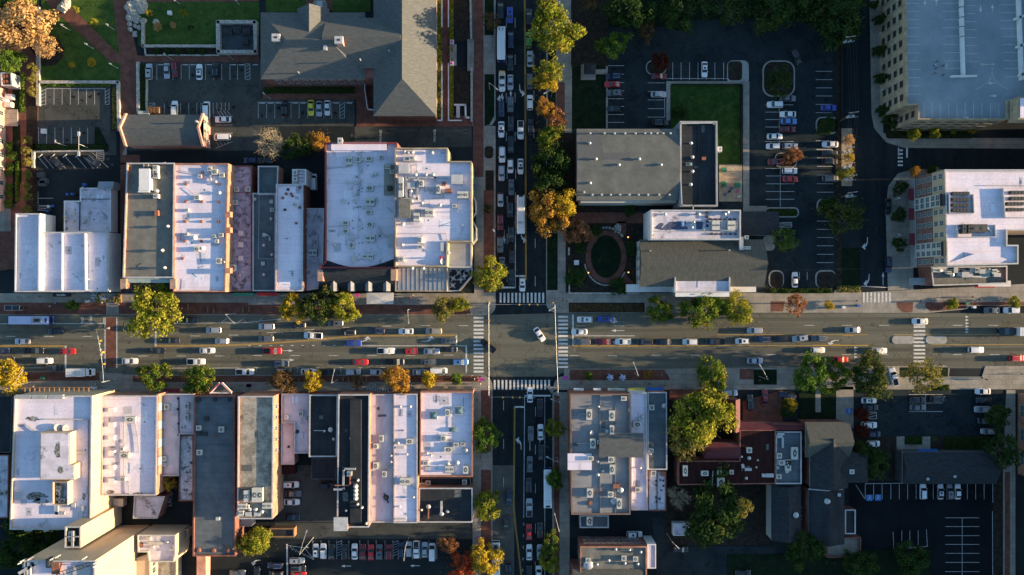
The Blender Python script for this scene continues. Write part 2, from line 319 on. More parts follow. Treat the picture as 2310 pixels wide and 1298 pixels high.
# raised pavements (0.12 m kerbs)
zk = 0.12
conc = [
    [(-900, 662), (1070, 662), (1070, 285), (1118, 285), (1118, 690)] + arc(1097, 690, 21, 0, 90) + [(-900, 711)],
    [(1066, -300), (1118, -300), (1118, 270), (1110, 283), (1066, 285)],
    [(-900, 838), (228, 838), (240, 842), (262, 842), (300, 846), (1085, 846)] + arc(1085, 872, 26, 270, 360) + [(1111, 1310), (1066, 1310), (1066, 890), (-900, 890)],
    [(1232, -300), (1290, -300), (1290, 662), (1943, 660), (1943, 706), (1258, 706)] + arc(1255, 683, 23, 90, 180) + [(1232, 660)],
    [(1232, 872)] + arc(1272, 872, 23, 180, 270) + [(1272, 832), (1500, 832), (1690, 830), (2030, 826), (2130, 824), (2142, 832), (2140, 850), (2215, 850), (2222, 826), (3300, 826), (3300, 877), (1250, 880), (1246, 890)],
    [(1246, 885), (1285, 885), (1285, 1320), (1246, 1320)],
    [(1958, -200), (1990, -200), (1992, 300), (2020, 312), (2330, 312), (2330, 336), (2040, 334)] + [(2000, 322), (1972, 290), (1966, 258)],
    [(2003, 656), (1998, 470), (2004, 420), (2025, 392), (2060, 382), (2330, 384), (2330, 400), (2060, 400), (2060, 653)],
    [(1943.5, 660), (2330, 640), (2330, 690), (2190, 690), (2180, 698), (2090, 706.5), (1943.5, 706)],
    [(272, 250), (286, 250), (286, 380), (272, 380)],
    [(1886, 873), (1925, 873), (1925, 992), (1886, 992)],
    [(2270, 880), (2290, 880), (2290, 1310), (2250, 1310), (2262, 1060)]]
flat('pavement', conc, m_conc, zk, .15)
br = [rect(-300, 683, 240, 709.5), rect(268, 683, 560, 709.5), rect(560, 688, 1060, 710), rect(1091, 430, 1114, 660), rect(1067, -200, 1091, 400),
      rect(-300, 840, 225, 859), rect(300, 848, 1085, 862), rect(1085, 880, 1108, 1020), rect(1085, 1060, 1108, 1310),
      [(1285, 834), (1498, 834), (1510, 852), (1510, 858), (1285, 858)], [(1668, 832), (1700, 832), (1707, 842), (1700, 856), (1668, 856)],
      [(2022, 682), (2060, 682), (2058, 705), (2036, 705), (2024, 694)], [(2088, 682), (2185, 682), (2178, 696), (2098, 703), (2086, 692)], [(2187, 682), (2330, 681), (2330, 689), (2184, 689)],
      [(1738, 680), (1770, 680), (1766, 703), (1738, 703)], rect(1255, 186, 1274, 300), rect(1250, 892, 1262, 1310),
      rect(2266, 1065, 2278, 1310), rect(1510, 878, 1640, 902), [(1675, 905), (1765, 880), (1765, 968), (1675, 968)]]
flat('brick_pavement', br, m_bpath, zk + .006, .05)
# campus court, upper left corner
flat('lawn', [[(96, -200), (250, -200), (272, 141), (272, 188), (92, 188)], rect(312, 5, 585, 103), rect(600, -100, 690, 27), rect(750, -100, 836, 27), [(92, 188), (250, 188), (250, 196), (92, 196)]], m_grass, .10, .15)
flat('brick_path', [[(-60, 60), (62, 100), (88, 140), (80, 600), (-60, 620)], [(98, -20), (125, -20), (271, 126), (271, 144), (250, 140), (108, 10)], [(248, -60), (585, -60), (585, 4), (286, 6), (310, 126), (585, 126), (585, 141), (312, 141), (314, 250), (276, 350), (316, 350), (316, 368), (272, 372), (272, 141)],
                    rect(593, 176, 845, 225), rect(804, 225, 1066, 286), rect(690, -100, 750, 24), rect(998, -200, 1012, 225), rect(272, 368, 286, 662)], m_bpath, .13, .16)
flat('mulch_bed', [rect(1024, -200, 1062, 95), rect(1024, 152, 1062, 262), rect(985, -200, 998, 275), rect(1012, -200, 1024, 275), rect(250, 196, 272, 296), rect(316, 145, 334, 260),
                   [(92, 75), (115, 78), (135, 92), (145, 110), (143, 130), (125, 148), (92, 150)], rect(60, 210, 85, 600), rect(325, 108, 495, 125),
                   rect(1095, 385, 1114, 430), rrect(1093, 330, 1113, 358, 8), rect(1259, 300, 1298, 460), rect(1276, 460, 1290, 660), rect(75, 325, 245, 342)], m_mulch, .14, .17)
flat('grass_verge', [rect(1093, -200, 1114, 80), [(1093, 168), (1115, 168), (1115, 262), (1104, 282), (1093, 284)], rect(29, 165, 57, 255), [(29, 280), (46, 282), (50, 400), (38, 460), (29, 460)], [(214, 288), (222, 287), (244, 330), (243, 337), (214, 330)],
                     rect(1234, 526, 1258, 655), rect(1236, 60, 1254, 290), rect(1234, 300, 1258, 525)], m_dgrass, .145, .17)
# north-east gardens and yards
flat('garden_bed', [rect(1290, 460, 1440, 660), rect(1283, 683, 1454, 705), rect(1288, 0, 1372, 150)], m_mulch, .13, .16)
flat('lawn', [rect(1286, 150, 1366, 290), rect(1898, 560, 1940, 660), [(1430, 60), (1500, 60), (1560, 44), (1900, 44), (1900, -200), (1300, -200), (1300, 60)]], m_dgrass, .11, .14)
flat('lawn', [rect(1513, 190, 1670, 372)], m_ygrass, .115)
flat('path', [[(1503, 184), (1690, 184), (1690, 465), (1676, 465), (1676, 192), (1512, 192), (1512, 272), (1503, 272)], rect(1676, 465, 1730, 482), [(1367, 150), (1371, 150), (1371, 290), (1367, 290)], rect(1259, 460, 1275, 662), rect(1344, 157, 1367, 168)], m_conc, .14, .17)
flat('play_yard', [rect(1622, 372, 1674, 455)], m_dirt, .12, .15)
def ring(cx, cy, a, b, n=40): return [(cx + a * math.cos(2 * math.pi * i / n), cy + b * math.sin(2 * math.pi * i / n)) for i in range(n)]
flat('brick_path', [rect(1292, 480, 1450, 504), ring(1367, 580, 46, 60), [(1395, 630), (1410, 618), (1445, 655), (1425, 662)], rect(1392, 500, 1412, 530)], m_bpath, .15, .18)
flat('lawn', [ring(1367, 579, 34, 48)], m_dgrass, .17, .2)
flat('traffic_island', [rrect(1457, 137, 1503, 169, 14), rrect(1720, 137, 1793, 219, 22), rrect(1640, 137, 1689, 190, 12), rrect(1840, 264, 1890, 303, 14), rrect(1842, 448, 1884, 482, 14), rrect(1725, 468, 1802, 491, 10),
                        rrect(1734, 610, 1768, 650, 14), rrect(1839, 610, 1886, 650, 14), rrect(1748, 345, 1798, 378, 12), rrect(2012, 758, 2062, 776, 8), rrect(2088, 758, 2136, 776, 8), rrect(1722, 530, 1748, 566, 10)], m_kerb, .13, .16)
flat('mulch_bed', [rrect(1459, 139, 1501, 167, 13), rrect(1723, 140, 1790, 216, 20), rrect(1642, 139, 1674, 182, 8), rrect(1843, 267, 1888, 300, 12), rrect(1845, 451, 1883, 479, 12), rrect(1728, 471, 1799, 488, 8),
                   rrect(1737, 613, 1766, 650, 12), rrect(1842, 613, 1885, 650, 12), rrect(1750, 347, 1796, 376, 10), rect(1884, 60, 1898, 655), rrect(1998, 283, 2195, 313, 6), rect(1725, 650, 1880, 662)], m_mulch, .15, .1)
flat('verge', [rect(1898, 290, 1922, 420), rect(1882, 655, 1942, 662)], m_dirt, .13, .1)
# south-east
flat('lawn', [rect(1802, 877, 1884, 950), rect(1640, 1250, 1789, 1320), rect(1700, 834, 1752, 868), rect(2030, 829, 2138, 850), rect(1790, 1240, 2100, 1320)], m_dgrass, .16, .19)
flat('path', [rect(1839, 877, 1851, 930), [(2022, 985), (2040, 985), (2040, 1003), (2080, 1003), (2080, 985), (2098, 985), (2098, 1018), (2022, 1018)]], m_conc, .17, .2)
flat('garden_bed', [rect(2040, 984, 2080, 1003), rect(2098, 984, 2245, 1020), rect(1925, 985, 2022, 1085), rect(2240, 985, 2262, 1310), [(1500, 1060), (1740, 1090), (1740, 1230), (1500, 1230)]], m_mulch, .14, .17)
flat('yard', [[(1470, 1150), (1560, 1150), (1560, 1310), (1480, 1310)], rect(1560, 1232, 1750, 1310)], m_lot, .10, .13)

# ---------------------------------------------------------------- painted markings (one sheet per colour)
MW, MY = MB(), MB()
def seg(b, x0, y0, x1, y1, wd, z=0.008, h=0.0):
    p, q = g(x0, y0, h), g(x1, y1, h); d = (q - p); d.z = 0
    if d.length < 1e-4: return
    n = Vector((-d.y, d.x, 0)).normalized() * wd / 2
    b.add([(v.x, v.y, h + z) for v in (p + n, p - n, q - n, q + n)], [(0, 1, 2, 3)])
def tl(t, pts, wd=.14, b=None, z=.008):          # polyline in tile units
    q = P(t, *pts)
    for a, c in zip(q, q[1:]): seg(b or MW, *a, *c, wd, z)
def dash(t, y, xs, L=85, wd=.13):
    for x in xs: tl(t, [(x, y), (x + L, y)], wd)
def vdash(t, x, ys, L=85, wd=.13):
    for y in ys: tl(t, [(x, y), (x, y + L)], wd)
def arrow(t, X, Y, ang, L=4.2, kind='s', z=.008):   # ang in degrees, anticlockwise seen from above
    c = gt(t, X, Y); a = R(ang)
    def tr(u, v): return (c.x + u * math.cos(a) - v * math.sin(a), c.y + u * math.sin(a) + v * math.cos(a), z)
    def poly(pts): MW.add([tr(*p) for p in pts], [tuple(range(len(pts)))])
    if 's' in kind:
        poly([(-L / 2, -.09), (L * .15, -.09), (L * .15, .09), (-L / 2, .09)]); poly([(L * .15, -.42), (L / 2, 0), (L * .15, .42)])
    for k, s in (('l', 1), ('r', -1)):
        if k in kind:
            pts = [(-L * .45, -.1 * s), (-L * .45, .1 * s), (-L * .1, .15 * s), (L * .12, .55 * s), (L * .2, .9 * s), (L * .34, .78 * s), (L * .24, .3 * s), (0, -.05 * s)]
            poly(pts if s > 0 else pts[::-1])
            q = [(L * .02, .85 * s), (L * .55, .65 * s), (L * .33, 1.75 * s)]
            poly(q if s > 0 else q[::-1])
dash('J', 467, (52, 389, 725)); dash('J', 463, (1385, 1683)); dash('J', 455, (2020,))
for x, y0, y1 in ((160, 435, 431), (497, 410, 404), (835, 390, 384), (1178, 376, 376), (1522, 371, 371), (1858, 372, 372)): tl('K', [(x, y0), (x + 86, y1)], .14)
dash('J', 640, (190, 1222, 1558, 1895)); dash('K', 636, (37, 373, 712, 1048, 1390)); dash('K', 632, (1730,))
for o in (-.14, .14):
    k = o * S
    for q in ([(0, 781), (147, 781)], [(353, 780.5), (487, 780), (545, 778), (590, 776), (703, 768), (760, 762), (815, 758), (1026, 756.5)], [(1295, 780.3), (1440, 780.3)],
              [(1186.5, 632), (1185.5, 300), (1183.5, -10)], [(1161, 918), (1159, 1144), (1163, 1190), (1167, 1220), (1176, 1300)]):
        vert = abs(q[0][0] - q[-1][0]) < abs(q[0][1] - q[-1][1])
        for a, c in zip(q, q[1:]): seg(MY, a[0] + k * vert, a[1] + k * (not vert), c[0] + k * vert, c[1] + k * (not vert), .13)
for q in ([(1440, 780.3), (1960, 780)], [(1618, 755.5), (1958, 755.5)], [(2015, 755.3), (2330, 755.3)], [(1833, 779), (1960, 779)], [(2100, 778), (2330, 778)], [(1900, 757.5), (1925, 757.5)], [(1875, 777.4), (1896, 777.4)]):
    seg(MY, *q[0], *q[1], .12)
for x0, y0, x1, y1, wd in ((148, 780, 148, 832, .55), (351, 737, 351, 782, .55), (237, 717, 237, 831, .3), (263.5, 717, 263.5, 831, .3), (1029.5, 756, 1029.5, 779, .5), (1052, 779, 1052, 841, .5), (808, 780.5, 1054, 780.5, .2),
                         (1292.5, 710, 1292.5, 780, .5), (1296, 758, 1432, 758, .2), (1163, 623, 1186, 623, .5), (1132, 649, 1162, 649, .5), (1162.5, 434, 1162.5, 649, .2),
                         (1161, 918.5, 1183, 918.5, .5), (1184, 893, 1242, 893, .5), (1183.5, 893, 1181.5, 1168, .17), (1229, 896, 1229, 1298, .14), (0, 731, 237, 730, .17), (234, 717, 234, 730, .2),
                         (395, 730, 550, 728.5, .14), (550, 728.5, 660, 717, .14), (312, 831, 540, 830.5, .14), (0, 830.5, 110, 830, .14), (1943, 646, 2003, 649, .2), (2027, 333, 2027, 352, .3), (2046, 333, 2046, 356, .5)):
    seg(MW, x0, y0, x1, y1, wd)
for x in range(560, 790, 24): seg(MW, x, 779.7, x + 6, 779.7, .2)
bars = [('K', 1990, 2078, y) for y in (303, 338, 372, 408, 440, 475, 510, 544, 579, 613, 646, 680, 714, 747, 778)]
bars += [('L', 702, 788, y) for y in (294, 328, 362, 396, 430, 464, 498, 532, 567, 601, 635, 669, 703, 737)]
for t, a, c, y in bars: tl(t, [(a, y), (c, y)], .62)
for y in (330, 349, 380, 410, 440, 470, 500, 532, 562, 593, 624): tl('M', [(1425, y), (1518, y)], .58)
for x in (193, 227, 262, 297, 330, 364, 398, 433, 467, 501, 535, 569): tl('L', [(x, 82), (x, 170)], .6)
for x in (141, 175, 210, 244, 279, 313, 347, 382, 416, 451, 485, 519, 553, 587, 621): tl('L', [(x, 852), (x, 936)], .6)
for x in (1024, 1053, 1083, 1113, 1144, 1174, 1204, 1234): tl('M', [(x, 72), (x, 152)], .55, z=zk + .012)
for y in (69, 99, 129, 159, 188): tl('I', [(1298, y), (1338, y)], .55)
dash('L', 374, (857, 1198)); dash('L', 636, (803, 1140)); dash('L', 632, (1528, 1866))
dash('M', 570, (245, 545, 850, 1150, 1740, 2040), 72); dash('M', 335, (548, 850, 1150, 1740, 2027), 78)
vdash('C', 237, (155, 475, 800, 1135)); vdash('C', 313, (155, 475, 800, 1135)); vdash('C', 475, (150, 468, 780, 1105)); vdash('G', 244, (235, 470, 795, 1125)); vdash('G', 318, (235,)); vdash('G', 486, (832, 1160))
vdash('Q', 388, (145, 405, 670, 945, 1205), 66); vdash('Q', 170, (103, 367, 628, 890, 1160), 66)
for y in range(1180, 1298, 26): seg(MW, 1181.5 - (y - 1180) * .02, y, 1181.3 - (y - 1180) * .02, y + 6, .15)
arrow('K', 340, 593, 0); arrow('K', 350, 675, 0); arrow('K', 1020, 512, 0, 4, 'l'); arrow('K', 1580, 512, 0, 4.2, 'l'); arrow('L', 1228, 416, 180); arrow('L', 1222, 340, 180, 4.4, 'sr')
arrow('L', 1240, 490, 180, 4, 'l'); arrow('C', 205, 815, 270, 4.4, 'sr'); arrow('C', 276, 780, 270); arrow('C', 352, 775, 270, 4, 'l'); arrow('G', 222, 820, 270, 4.4, 'sr'); arrow('G', 365, 815, 270, 4, 'l')
arrow('Q', 290, 400, 90, 4, 'l'); arrow('Q', 350, 400, 90); arrow('Q', 415, 380, 90, 4, 'sr'); arrow('M', 785, 455, 180, 3.6, 'l'); arrow('I', 1055, 812, 270, 4, 'r'); arrow('I', 1068, 1106, 270, 4, 'r'); arrow('I', 1180, 1098, 90)
arrow('P', 670, 1235, 180, 3); arrow('P', 1140, 1233, 180, 3); arrow('P', 55, 1195, 180, 3, 'l')
for y in (267, 293, 319, 345, 367, 390): c = gt('M', 1855, y); MW.add([(c.x - .5, c.y + .38, .008), (c.x - .5, c.y - .38, .008), (c.x + .5, c.y, .008)], [(0, 1, 2)])
for y in (515, 537, 562, 590): c = gt('M', 963, y); MW.add([(c.x - .5, c.y + .38, .008), (c.x - .5, c.y - .38, .008), (c.x + .5, c.y, .008)], [(0, 1, 2)])
# parking bays
MO = MB(); rno = random.Random(9)
def blot(t, X, Y):
    if rno.random() < .75:
        c = gt(t, X, Y); r_ = rno.uniform(.25, .75); MO.add([(c.x + rno.uniform(-.4, .4) + r_ * rno.uniform(.6, 1.1) * math.cos(i * .785), c.y + r_ * rno.uniform(.6, 1.1) * math.sin(i * .785), -.004 + .0001 * (len(MO.f) % 20)) for i in range(8)], [tuple(range(8))])
def bays(t, xs, y0, y1, wd=.11):
    for x in xs: tl(t, [(x, y0), (x, y1)], wd); blot(t, x + 33, y0 + (y1 - y0) * rno.uniform(.3, .8))
def hbays(t, ys, x0, x1, wd=.11):
    for y in ys: tl(t, [(x0, y), (x1, y)], wd); blot(t, x0 + (x1 - x0) * rno.uniform(.3, .8), y + 32)
def hatch(t, x0, y0, x1, y1, n):
    tl(t, [(x0, y0), (x1, y0), (x1, y1), (x0, y1), (x0, y0)], .11)
    for i in range(1, n + 1):
        y = y0 + (y1 - y0) * i / (n + .5); tl(t, [(x0, y), (x1, y - (y1 - y0) / (n + .5) * .8)], .11)
bays('A', (395, 465, 535, 605, 675, 745, 815), 765, 902); hatch('A', 906, 765, 940, 900, 4); tl('A', [(340, 765), (945, 765)], .11); hatch('A', 338, 765, 393, 903, 4)
bays('A', (402, 473, 544, 614, 685, 755, 820), 1100, 1240); hatch('A', 303, 1100, 332, 1240, 4); bays('A', (1350, 1420, 1490, 1560, 1630, 1770, 1840, 1910, 1980, 2045), 552, 690); hatch('A', 2110, 552, 2152, 684, 4)
bays('A', (1415, 1490, 1555, 1625, 1695, 1730, 1835), 888, 985); hatch('A', 1285, 890, 1333, 940, 1); bays('A', (1868, 1905, 1940, 1972), 885, 950)
for x in (1868, 1895, 1925, 1955): tl('A', [(x, 955), (x + 38, 1005)], .11)
tl('A', [(1835, 1005), (2003, 1005)], .11); tl('A', [(1855, 1078), (2003, 1078)], .11); tl('A', [(1855, 1148), (2003, 1148)], .11); tl('A', [(1858, 1278), (2005, 1220)], .11)
for x in (1862, 1890, 1920, 1950): tl('A', [(x, 1222), (x + 22, 1258 - (x - 1862) * .3)], .11)
bays('B', (48, 120, 190, 260, 330, 400, 472, 540, 612, 680), 885, 1020); hatch('B', 750, 882, 790, 1018, 4); tl('B', [(45, 882), (865, 882)], .11)
for x in (328, 378, 480, 565, 660, 720): tl('E', [(x, 130), (x + 85, 230)], .11)
hatch('E', 830, 90, 895, 160, 4); tl('E', [(790, 90), (935, 225)], .11); tl('E', [(328, 430), (328, 540)], .11); tl('E', [(325, 487), (458, 487)], .11); hatch('E', 320, 550, 425, 590, 2)
hbays('C', (567, 640, 712, 783, 852, 918, 988, 1055), 1105, 1252); hbays('C', (715, 788, 862, 937, 1010), 1455, 1600); tl('C', [(1600, 790), (1602, 1010)], .11); bays('C', (1670, 1742, 1815, 1888, 1962, 2033, 2108), 540, 690); tl('C', [(1620, 678), (2165, 678)], .11)
hbays('D', (573, 640, 706, 771, 838, 905, 1130, 1198), 640, 772); hbays('D', (842, 900, 960, 1020, 1136), 235, 462); tl('D', [(348, 800), (348, 1150)], .11)
hbays('I', (215, 275, 338, 400, 462), 240, 470); tl('I', [(356, 200), (356, 520)], .11); hbays('I', (65, 130, 198, 267, 337, 405, 637, 703, 768, 835, 903, 970), 650, 782); bays('I', (510, 572), 1045, 1110)
hatch('I', 345, 648, 448, 686, 3)
bays('V', (885, 942, 1000, 1060, 1118, 1175, 1233, 1292, 1350, 1408, 1467, 1525, 1583, 1640, 1698), 675, 778); tl('V', [(820, 680), (885, 778)], .11); hbays('V', (905, 965, 1027, 1087, 1148, 1210, 1273), 1432, 1665); tl('V', [(1548, 903), (1548, 1320)], .11)
bays('V', (1135, 1190, 1247), 992, 1105); tl('V', [(1075, 1000), (1080, 1114)], .11); tl('V', [(1303, 985), (1310, 1100)], .11); tl('V', [(868, 1143), (1310, 1100)], .14); tl('V', [(885, 672), (1140, 668)], .13); tl('V', [(1757, 660), (1757, 800)], .14); tl('V', [(1755, 860), (1757, 1320)], .14)
hbays('V', (62, 120, 178), 1183, 1415); tl('V', [(1298, 62), (1298, 178)], .11); hatch('V', 1043, 430, 1097, 545, 4); hbays('V', (105, 238, 370), 760, 805, .11); hatch('V', 905, 182, 962, 228, 2)
bays('P', (443, 497, 552, 605, 640, 688, 763, 820, 875, 935, 990, 1025, 1072, 1125, 1180, 1235, 1290), 1060, 1188); 
for i in range(6): tl('P', [(606, 1075 + i * 18), (640, 1062 + i * 18)], .1); tl('P', [(992, 1075 + i * 18), (1025, 1062 + i * 18)], .1)
for i in range(8): tl('P', [(285 + i * 20, 1098 + i * 11), (305 + i * 20, 1128 + i * 9)], .1)
tl('P', [(272, 1095), (385, 1110), (450, 1192)], .12); tl('P', [(265, 1085), (268, 1320)], .5)
for x in (70, 250, 437, 615, 817, 990, 1190): tl('K', [(x - 18, 742), (x + 18, 742)], .11); tl('K', [(x, 742), (x, 785)], .11)
for x in (1950, 2100, 2265): tl('J', [(x, 345), (x + 55, 305)], .1)
struct('road_oil_stains', MO, m_oil)
MT = MB()
for q in ([(-10, 748), (540, 744), (700, 732), (1060, 722)], [(-10, 769), (353, 769), (540, 766), (720, 757), (1060, 746)], [(-10, 791), (1050, 791)], [(-10, 816), (1050, 816)], [(1300, 722), (2310, 719)], [(1300, 747), (1700, 744), (2310, 745)], [(1300, 771), (1900, 769)], [(1300, 791), (2310, 789)], [(1300, 814), (2310, 812)]):
    for a, c in zip(q, q[1:]): seg(MT, *a, *c, 1.1, -.003)
struct('road_lane_wear', MT, m_wear)
struct('white_road_markings', MW, m_white); struct('yellow_road_markings', MY, m_yell)
def lettering(name, body, t, X, Y, size, rot, m, z=.012, h=0.0, parent=None, ext=0.0, tilt=None):
    cu = bpy.data.curves.new('lettering', 'FONT'); cu.body = body; cu.size = size; cu.align_x = 'CENTER'; cu.align_y = 'CENTER'; cu.offset = .012; cu.extrude = ext
    o = bpy.data.objects.new('lettering', cu); C.objects.link(o)
    dg = bpy.context.evaluated_depsgraph_get(); me = bpy.data.meshes.new_from_object(o.evaluated_get(dg)); bpy.data.objects.remove(o)
    me.materials.clear(); me.materials.append(m)
    o = bpy.data.objects.new(name, me); C.objects.link(o); o.rotation_euler = tilt or (0, 0, R(rot))
    if t: o.location = gt(t, X, Y, h) + Vector((0, 0, z))
    if parent: o.parent = parent
    return o
for body, t, X, Y, s_ in (('FIRE', 'B', 1102, 1202, 1.0), ('LANE', 'B', 1102, 1155, 1.0), ('FIRE', 'B', 1568, 1197, 1.0), ('LANE', 'B', 1568, 1150, 1.0), ('BUS', 'J', 728, 325, 1.15), ('ZONE', 'J', 804, 325, 1.1)):
    lettering('road_lettering', body, t, X, Y, s_, 90, m_white)['kind'] = 'structure'
MBl = MB()
for X, Y in ((773, 176), (777, 303), (914, 768), (973, 767)):
    c = gt('V', X, Y); z_ = .012 if Y > 500 else zk + .02
    MBl.add([(c.x + a * .95, c.y + b * .95, z_) for a, b in ((-1, -1), (1, -1), (1, 1), (-1, 1))], [(0, 1, 2, 3)])
struct('blue_road_markings', MBl, m_blue)
MS = MB()
for X, Y in ((773, 176), (777, 303), (914, 768), (973, 767)):
    c = gt('V', X, Y); z_ = (.012 if Y > 500 else zk + .02) + .006
    MS.box(c.x, c.y + .3, z_, .16, .5, .002); MS.box(c.x + .2, c.y - .02, z_ + .003, .5, .14, .002); MS.box(c.x - .05, c.y - .3, z_ + .006, .6, .14, .002); MS.cyl(c.x, c.y + .68, z_, z_ + .004, .13)
struct('white_parking_symbols', MS, m_white)
m_iron = mat('cast_iron', (.05, .045, .04), (.08, .07, .06), 4)
MH = MB()
for t, X, Y in (('J', 1143, 521), ('B', 853, 1168), ('A', 1113, 937), ('E', 928, 150), ('E', 967, 198), ('J', 767, 327), ('Q', 470, 420), ('K', 105, 440), ('C', 40, 470)):
    c = gt(t, X, Y); zz = .14 if t in 'A' else .01
    MH.cyl(c.x, c.y, zz - .02, zz, .42)
struct('road_manhole_covers', MH, m_iron)
# ---------------------------------------------------------------- buildings
ALLB = []
def building(name, label, pts, h, wall, roof, par=.6, cop=None, cat='building', z0=0.0, th=.3, base=None):
    """pts: plan outline of the top of the walls (height h + par); straight walls down to the ground"""
    poly = W(pts, h + par); c = sum((Vector(p) for p in poly), Vector((0, 0))) / len(poly)
    root = thing(name, (c.x, c.y, z0), label, cat)
    b = MB(); n = len(poly); inn = inset(poly, th); top = h + par
    b.prism(poly, z0, top, cap=False)
    vs = [(p[0], p[1], top) for p in poly] + [(p[0], p[1], top) for p in inn] + [(p[0], p[1], h - .05) for p in inn]
    fs = []
    for i in range(n):
        j = (i + 1) % n; fs += [(i, j, j + n, i + n), (i + n, j + n, j + 2 * n, i + 2 * n)]
    b.add(vs, fs); wo = b.build('wall', wall, root)
    ro = MB().add([(p[0], p[1], h) for p in inn], [tuple(range(n))]).build('roof', roof, root)
    if cop:
        k = MB(); o2, i2 = inset(poly, -.05), inset(poly, th + .05)
        vs = [(p[0], p[1], z) for z in (top + .004, top + .08) for q in (o2, i2) for p in q]; fs = []
        for i in range(n):
            j = (i + 1) % n
            fs += [(2 * n + i, 2 * n + j, 3 * n + j, 3 * n + i), (i, j, 2 * n + j, 2 * n + i), (n + j, n + i, 3 * n + i, 3 * n + j)]
        k.add(vs, fs).build('coping', cop, wo)
    D = dict(root=root, wall=wo, roof=ro, poly=poly, h=h, par=par); a_ = abs(sum(poly[i][0] * poly[(i + 1) % n][1] - poly[(i + 1) % n][0] * poly[i][1] for i in range(n)) / 2)
    if a_ > 60 and roof not in (r_metal, r_deck): ALLB.append((D, a_, roof))
    return D
def rslab(x0, y0, x1, y1, h, rise, axis, m, parent, name='roof', hip=(0, 0), over=.4, trim=None, th=.22):
    """pitched roof over a world rectangle; axis = ridge direction; hip = run-in of the ridge at each end in metres"""
    x0, x1 = min(x0, x1) - over, max(x0, x1) + over; y0, y1 = min(y0, y1) - over, max(y0, y1) + over
    if axis == 'x': r0, r1 = (x0 + hip[0], (y0 + y1) / 2), (x1 - hip[1], (y0 + y1) / 2)
    else: r0, r1 = ((x0 + x1) / 2, y0 + hip[0]), ((x0 + x1) / 2, y1 - hip[1])
    e = [(x0, y0), (x1, y0), (x1, y1), (x0, y1)]
    vs = [(*p, h) for p in e] + [(*p, h - th) for p in e] + [(*r0, h + rise), (*r1, h + rise)]
    if axis == 'x': fs = [(0, 1, 9, 8), (2, 3, 8, 9), (3, 0, 8), (1, 2, 9)]
    else: fs = [(1, 2, 9, 8), (3, 0, 8, 9), (0, 1, 8), (2, 3, 9)]
    fs.append((7, 6, 5, 4)); ms = [0] * len(fs)
    b = MB(); b.add(vs, fs)
    b.add(vs, [(4, 5, 1, 0), (5, 6, 2, 1), (6, 7, 3, 2), (7, 4, 0, 3)], 1)
    return b.build(name, [m, trim or m_coping], parent)
_W = {}
def windows(B, side, zs, n, w, hh, pane=None, frame=None, m0=.06, m1=.06, depth=.1, names=('window', 'pane'), muntin=True, edge=None):
    poly = B['poly']; d = dict(W=(-1, 0), E=(1, 0), N=(0, 1), S=(0, -1))[side]; best = None
    for i in range(len(poly)):
        a, c = Vector(poly[i]), Vector(poly[(i + 1) % len(poly)]); e = c - a; nn = Vector((e.y, -e.x)).normalized()
        s_ = nn.dot(Vector(d)) * e.length if nn.dot(Vector(d)) > .8 else -1
        if edge is not None: s_ = 1 if i == edge else -1
        if best is None or s_ > best[0]: best = (s_, a, c, nn)
    _, a, c, nn = best; key = (round(w, 2), round(hh, 2), muntin)
    if key not in _W:
        f = MB(); t = .12
        f.box(0, 0, 0, w + .24, depth, t); f.box(0, 0, hh + t, w + .24, depth, t)
        for s_ in (-1, 1): f.box(s_ * (w + t) / 2, 0, t, t, depth, hh)
        if muntin: f.box(0, 0, t, .07, depth * .8, hh); f.box(0, .002, t + hh / 2, w, depth * .8, .07)
        p = MB().box(0, 0, t, w, depth * .5, hh); _W[key] = (f.mesh('window', m_coping), p.mesh('pane', m_glass))
    for z in zs:
        for i in range(n):
            t = m0 + (1 - m0 - m1) * (i + .5) / n; q = a + (c - a) * t + nn * .03
            fo = inst(names[0], _W[key][0], B['wall'], (q.x, q.y, z), math.atan2(nn.y, nn.x) + math.pi / 2, None, {0: frame} if frame else None)
            inst(names[1], _W[key][1], fo, mats={0: pane} if pane else None)
# roof fittings, shared meshes scaled to size
def _ac(n, w_=1.0):
    b = MB(); b.box(0, 0, .06, .94, .94, .90); b.box(0, 0, .96, 1, 1, .04); b.box(0, 0, 0, 1, 1, .06, m=1)
    for i in range(n):
        x = (i + .5) / n - .5; r = min(.34 / max(n, 1) * 1.3, .36)
        for k in range(1): b.tube((x, 0, .995), (x, 0, 1.04), r * .85, r * .8, 14, 2)
        b.tube((x, 0, 1.035), (x, 0, 1.06), r * .3, r * .3, 8, 0)
    for i in range(7): b.box(-.48 + .16 * i, -.475, .15, .03, .03, .7, m=1)
    return b.mesh('air_conditioner', [m_ac, m_dark, m_grille])
ITEM = {'ac1': ('air_conditioner', _ac(1)), 'ac2': ('air_conditioner', _ac(2)), 'ac4': ('air_conditioner', _ac(4))}
b = MB(); b.cyl(0, 0, 0, .45, .22); b.cyl(0, 0, .45, .55, .34, .5); b.cyl(0, 0, .55, .85, .5, .34); b.cyl(0, 0, .85, 1, .34, .1); ITEM['vent'] = ('roof_vent', b.mesh('roof_vent', m_steel))
b = MB(); b.cyl(0, 0, 0, .9, .16); b.cyl(0, 0, .9, 1, .26, .2); ITEM['pipe'] = ('vent_pipe', b.mesh('vent_pipe', m_steel))
b = MB(); b.box(0, 0, 0, .92, .92, .85); b.box(0, 0, .85, 1, 1, .15); ITEM['box'] = ('roof_hatch', b.mesh('roof_hatch', m_coping))
b = MB(); b.box(0, 0, 0, 1, 1, .5); b.add([(-.45, -.45, .5), (.45, -.45, .5), (.45, .45, .5), (-.45, .45, .5), (0, 0, 1)], [(0, 1, 4), (1, 2, 4), (2, 3, 4), (3, 0, 4)], 1); ITEM['sky'] = ('skylight', b.mesh('skylight', [m_coping, m_bluegl]))
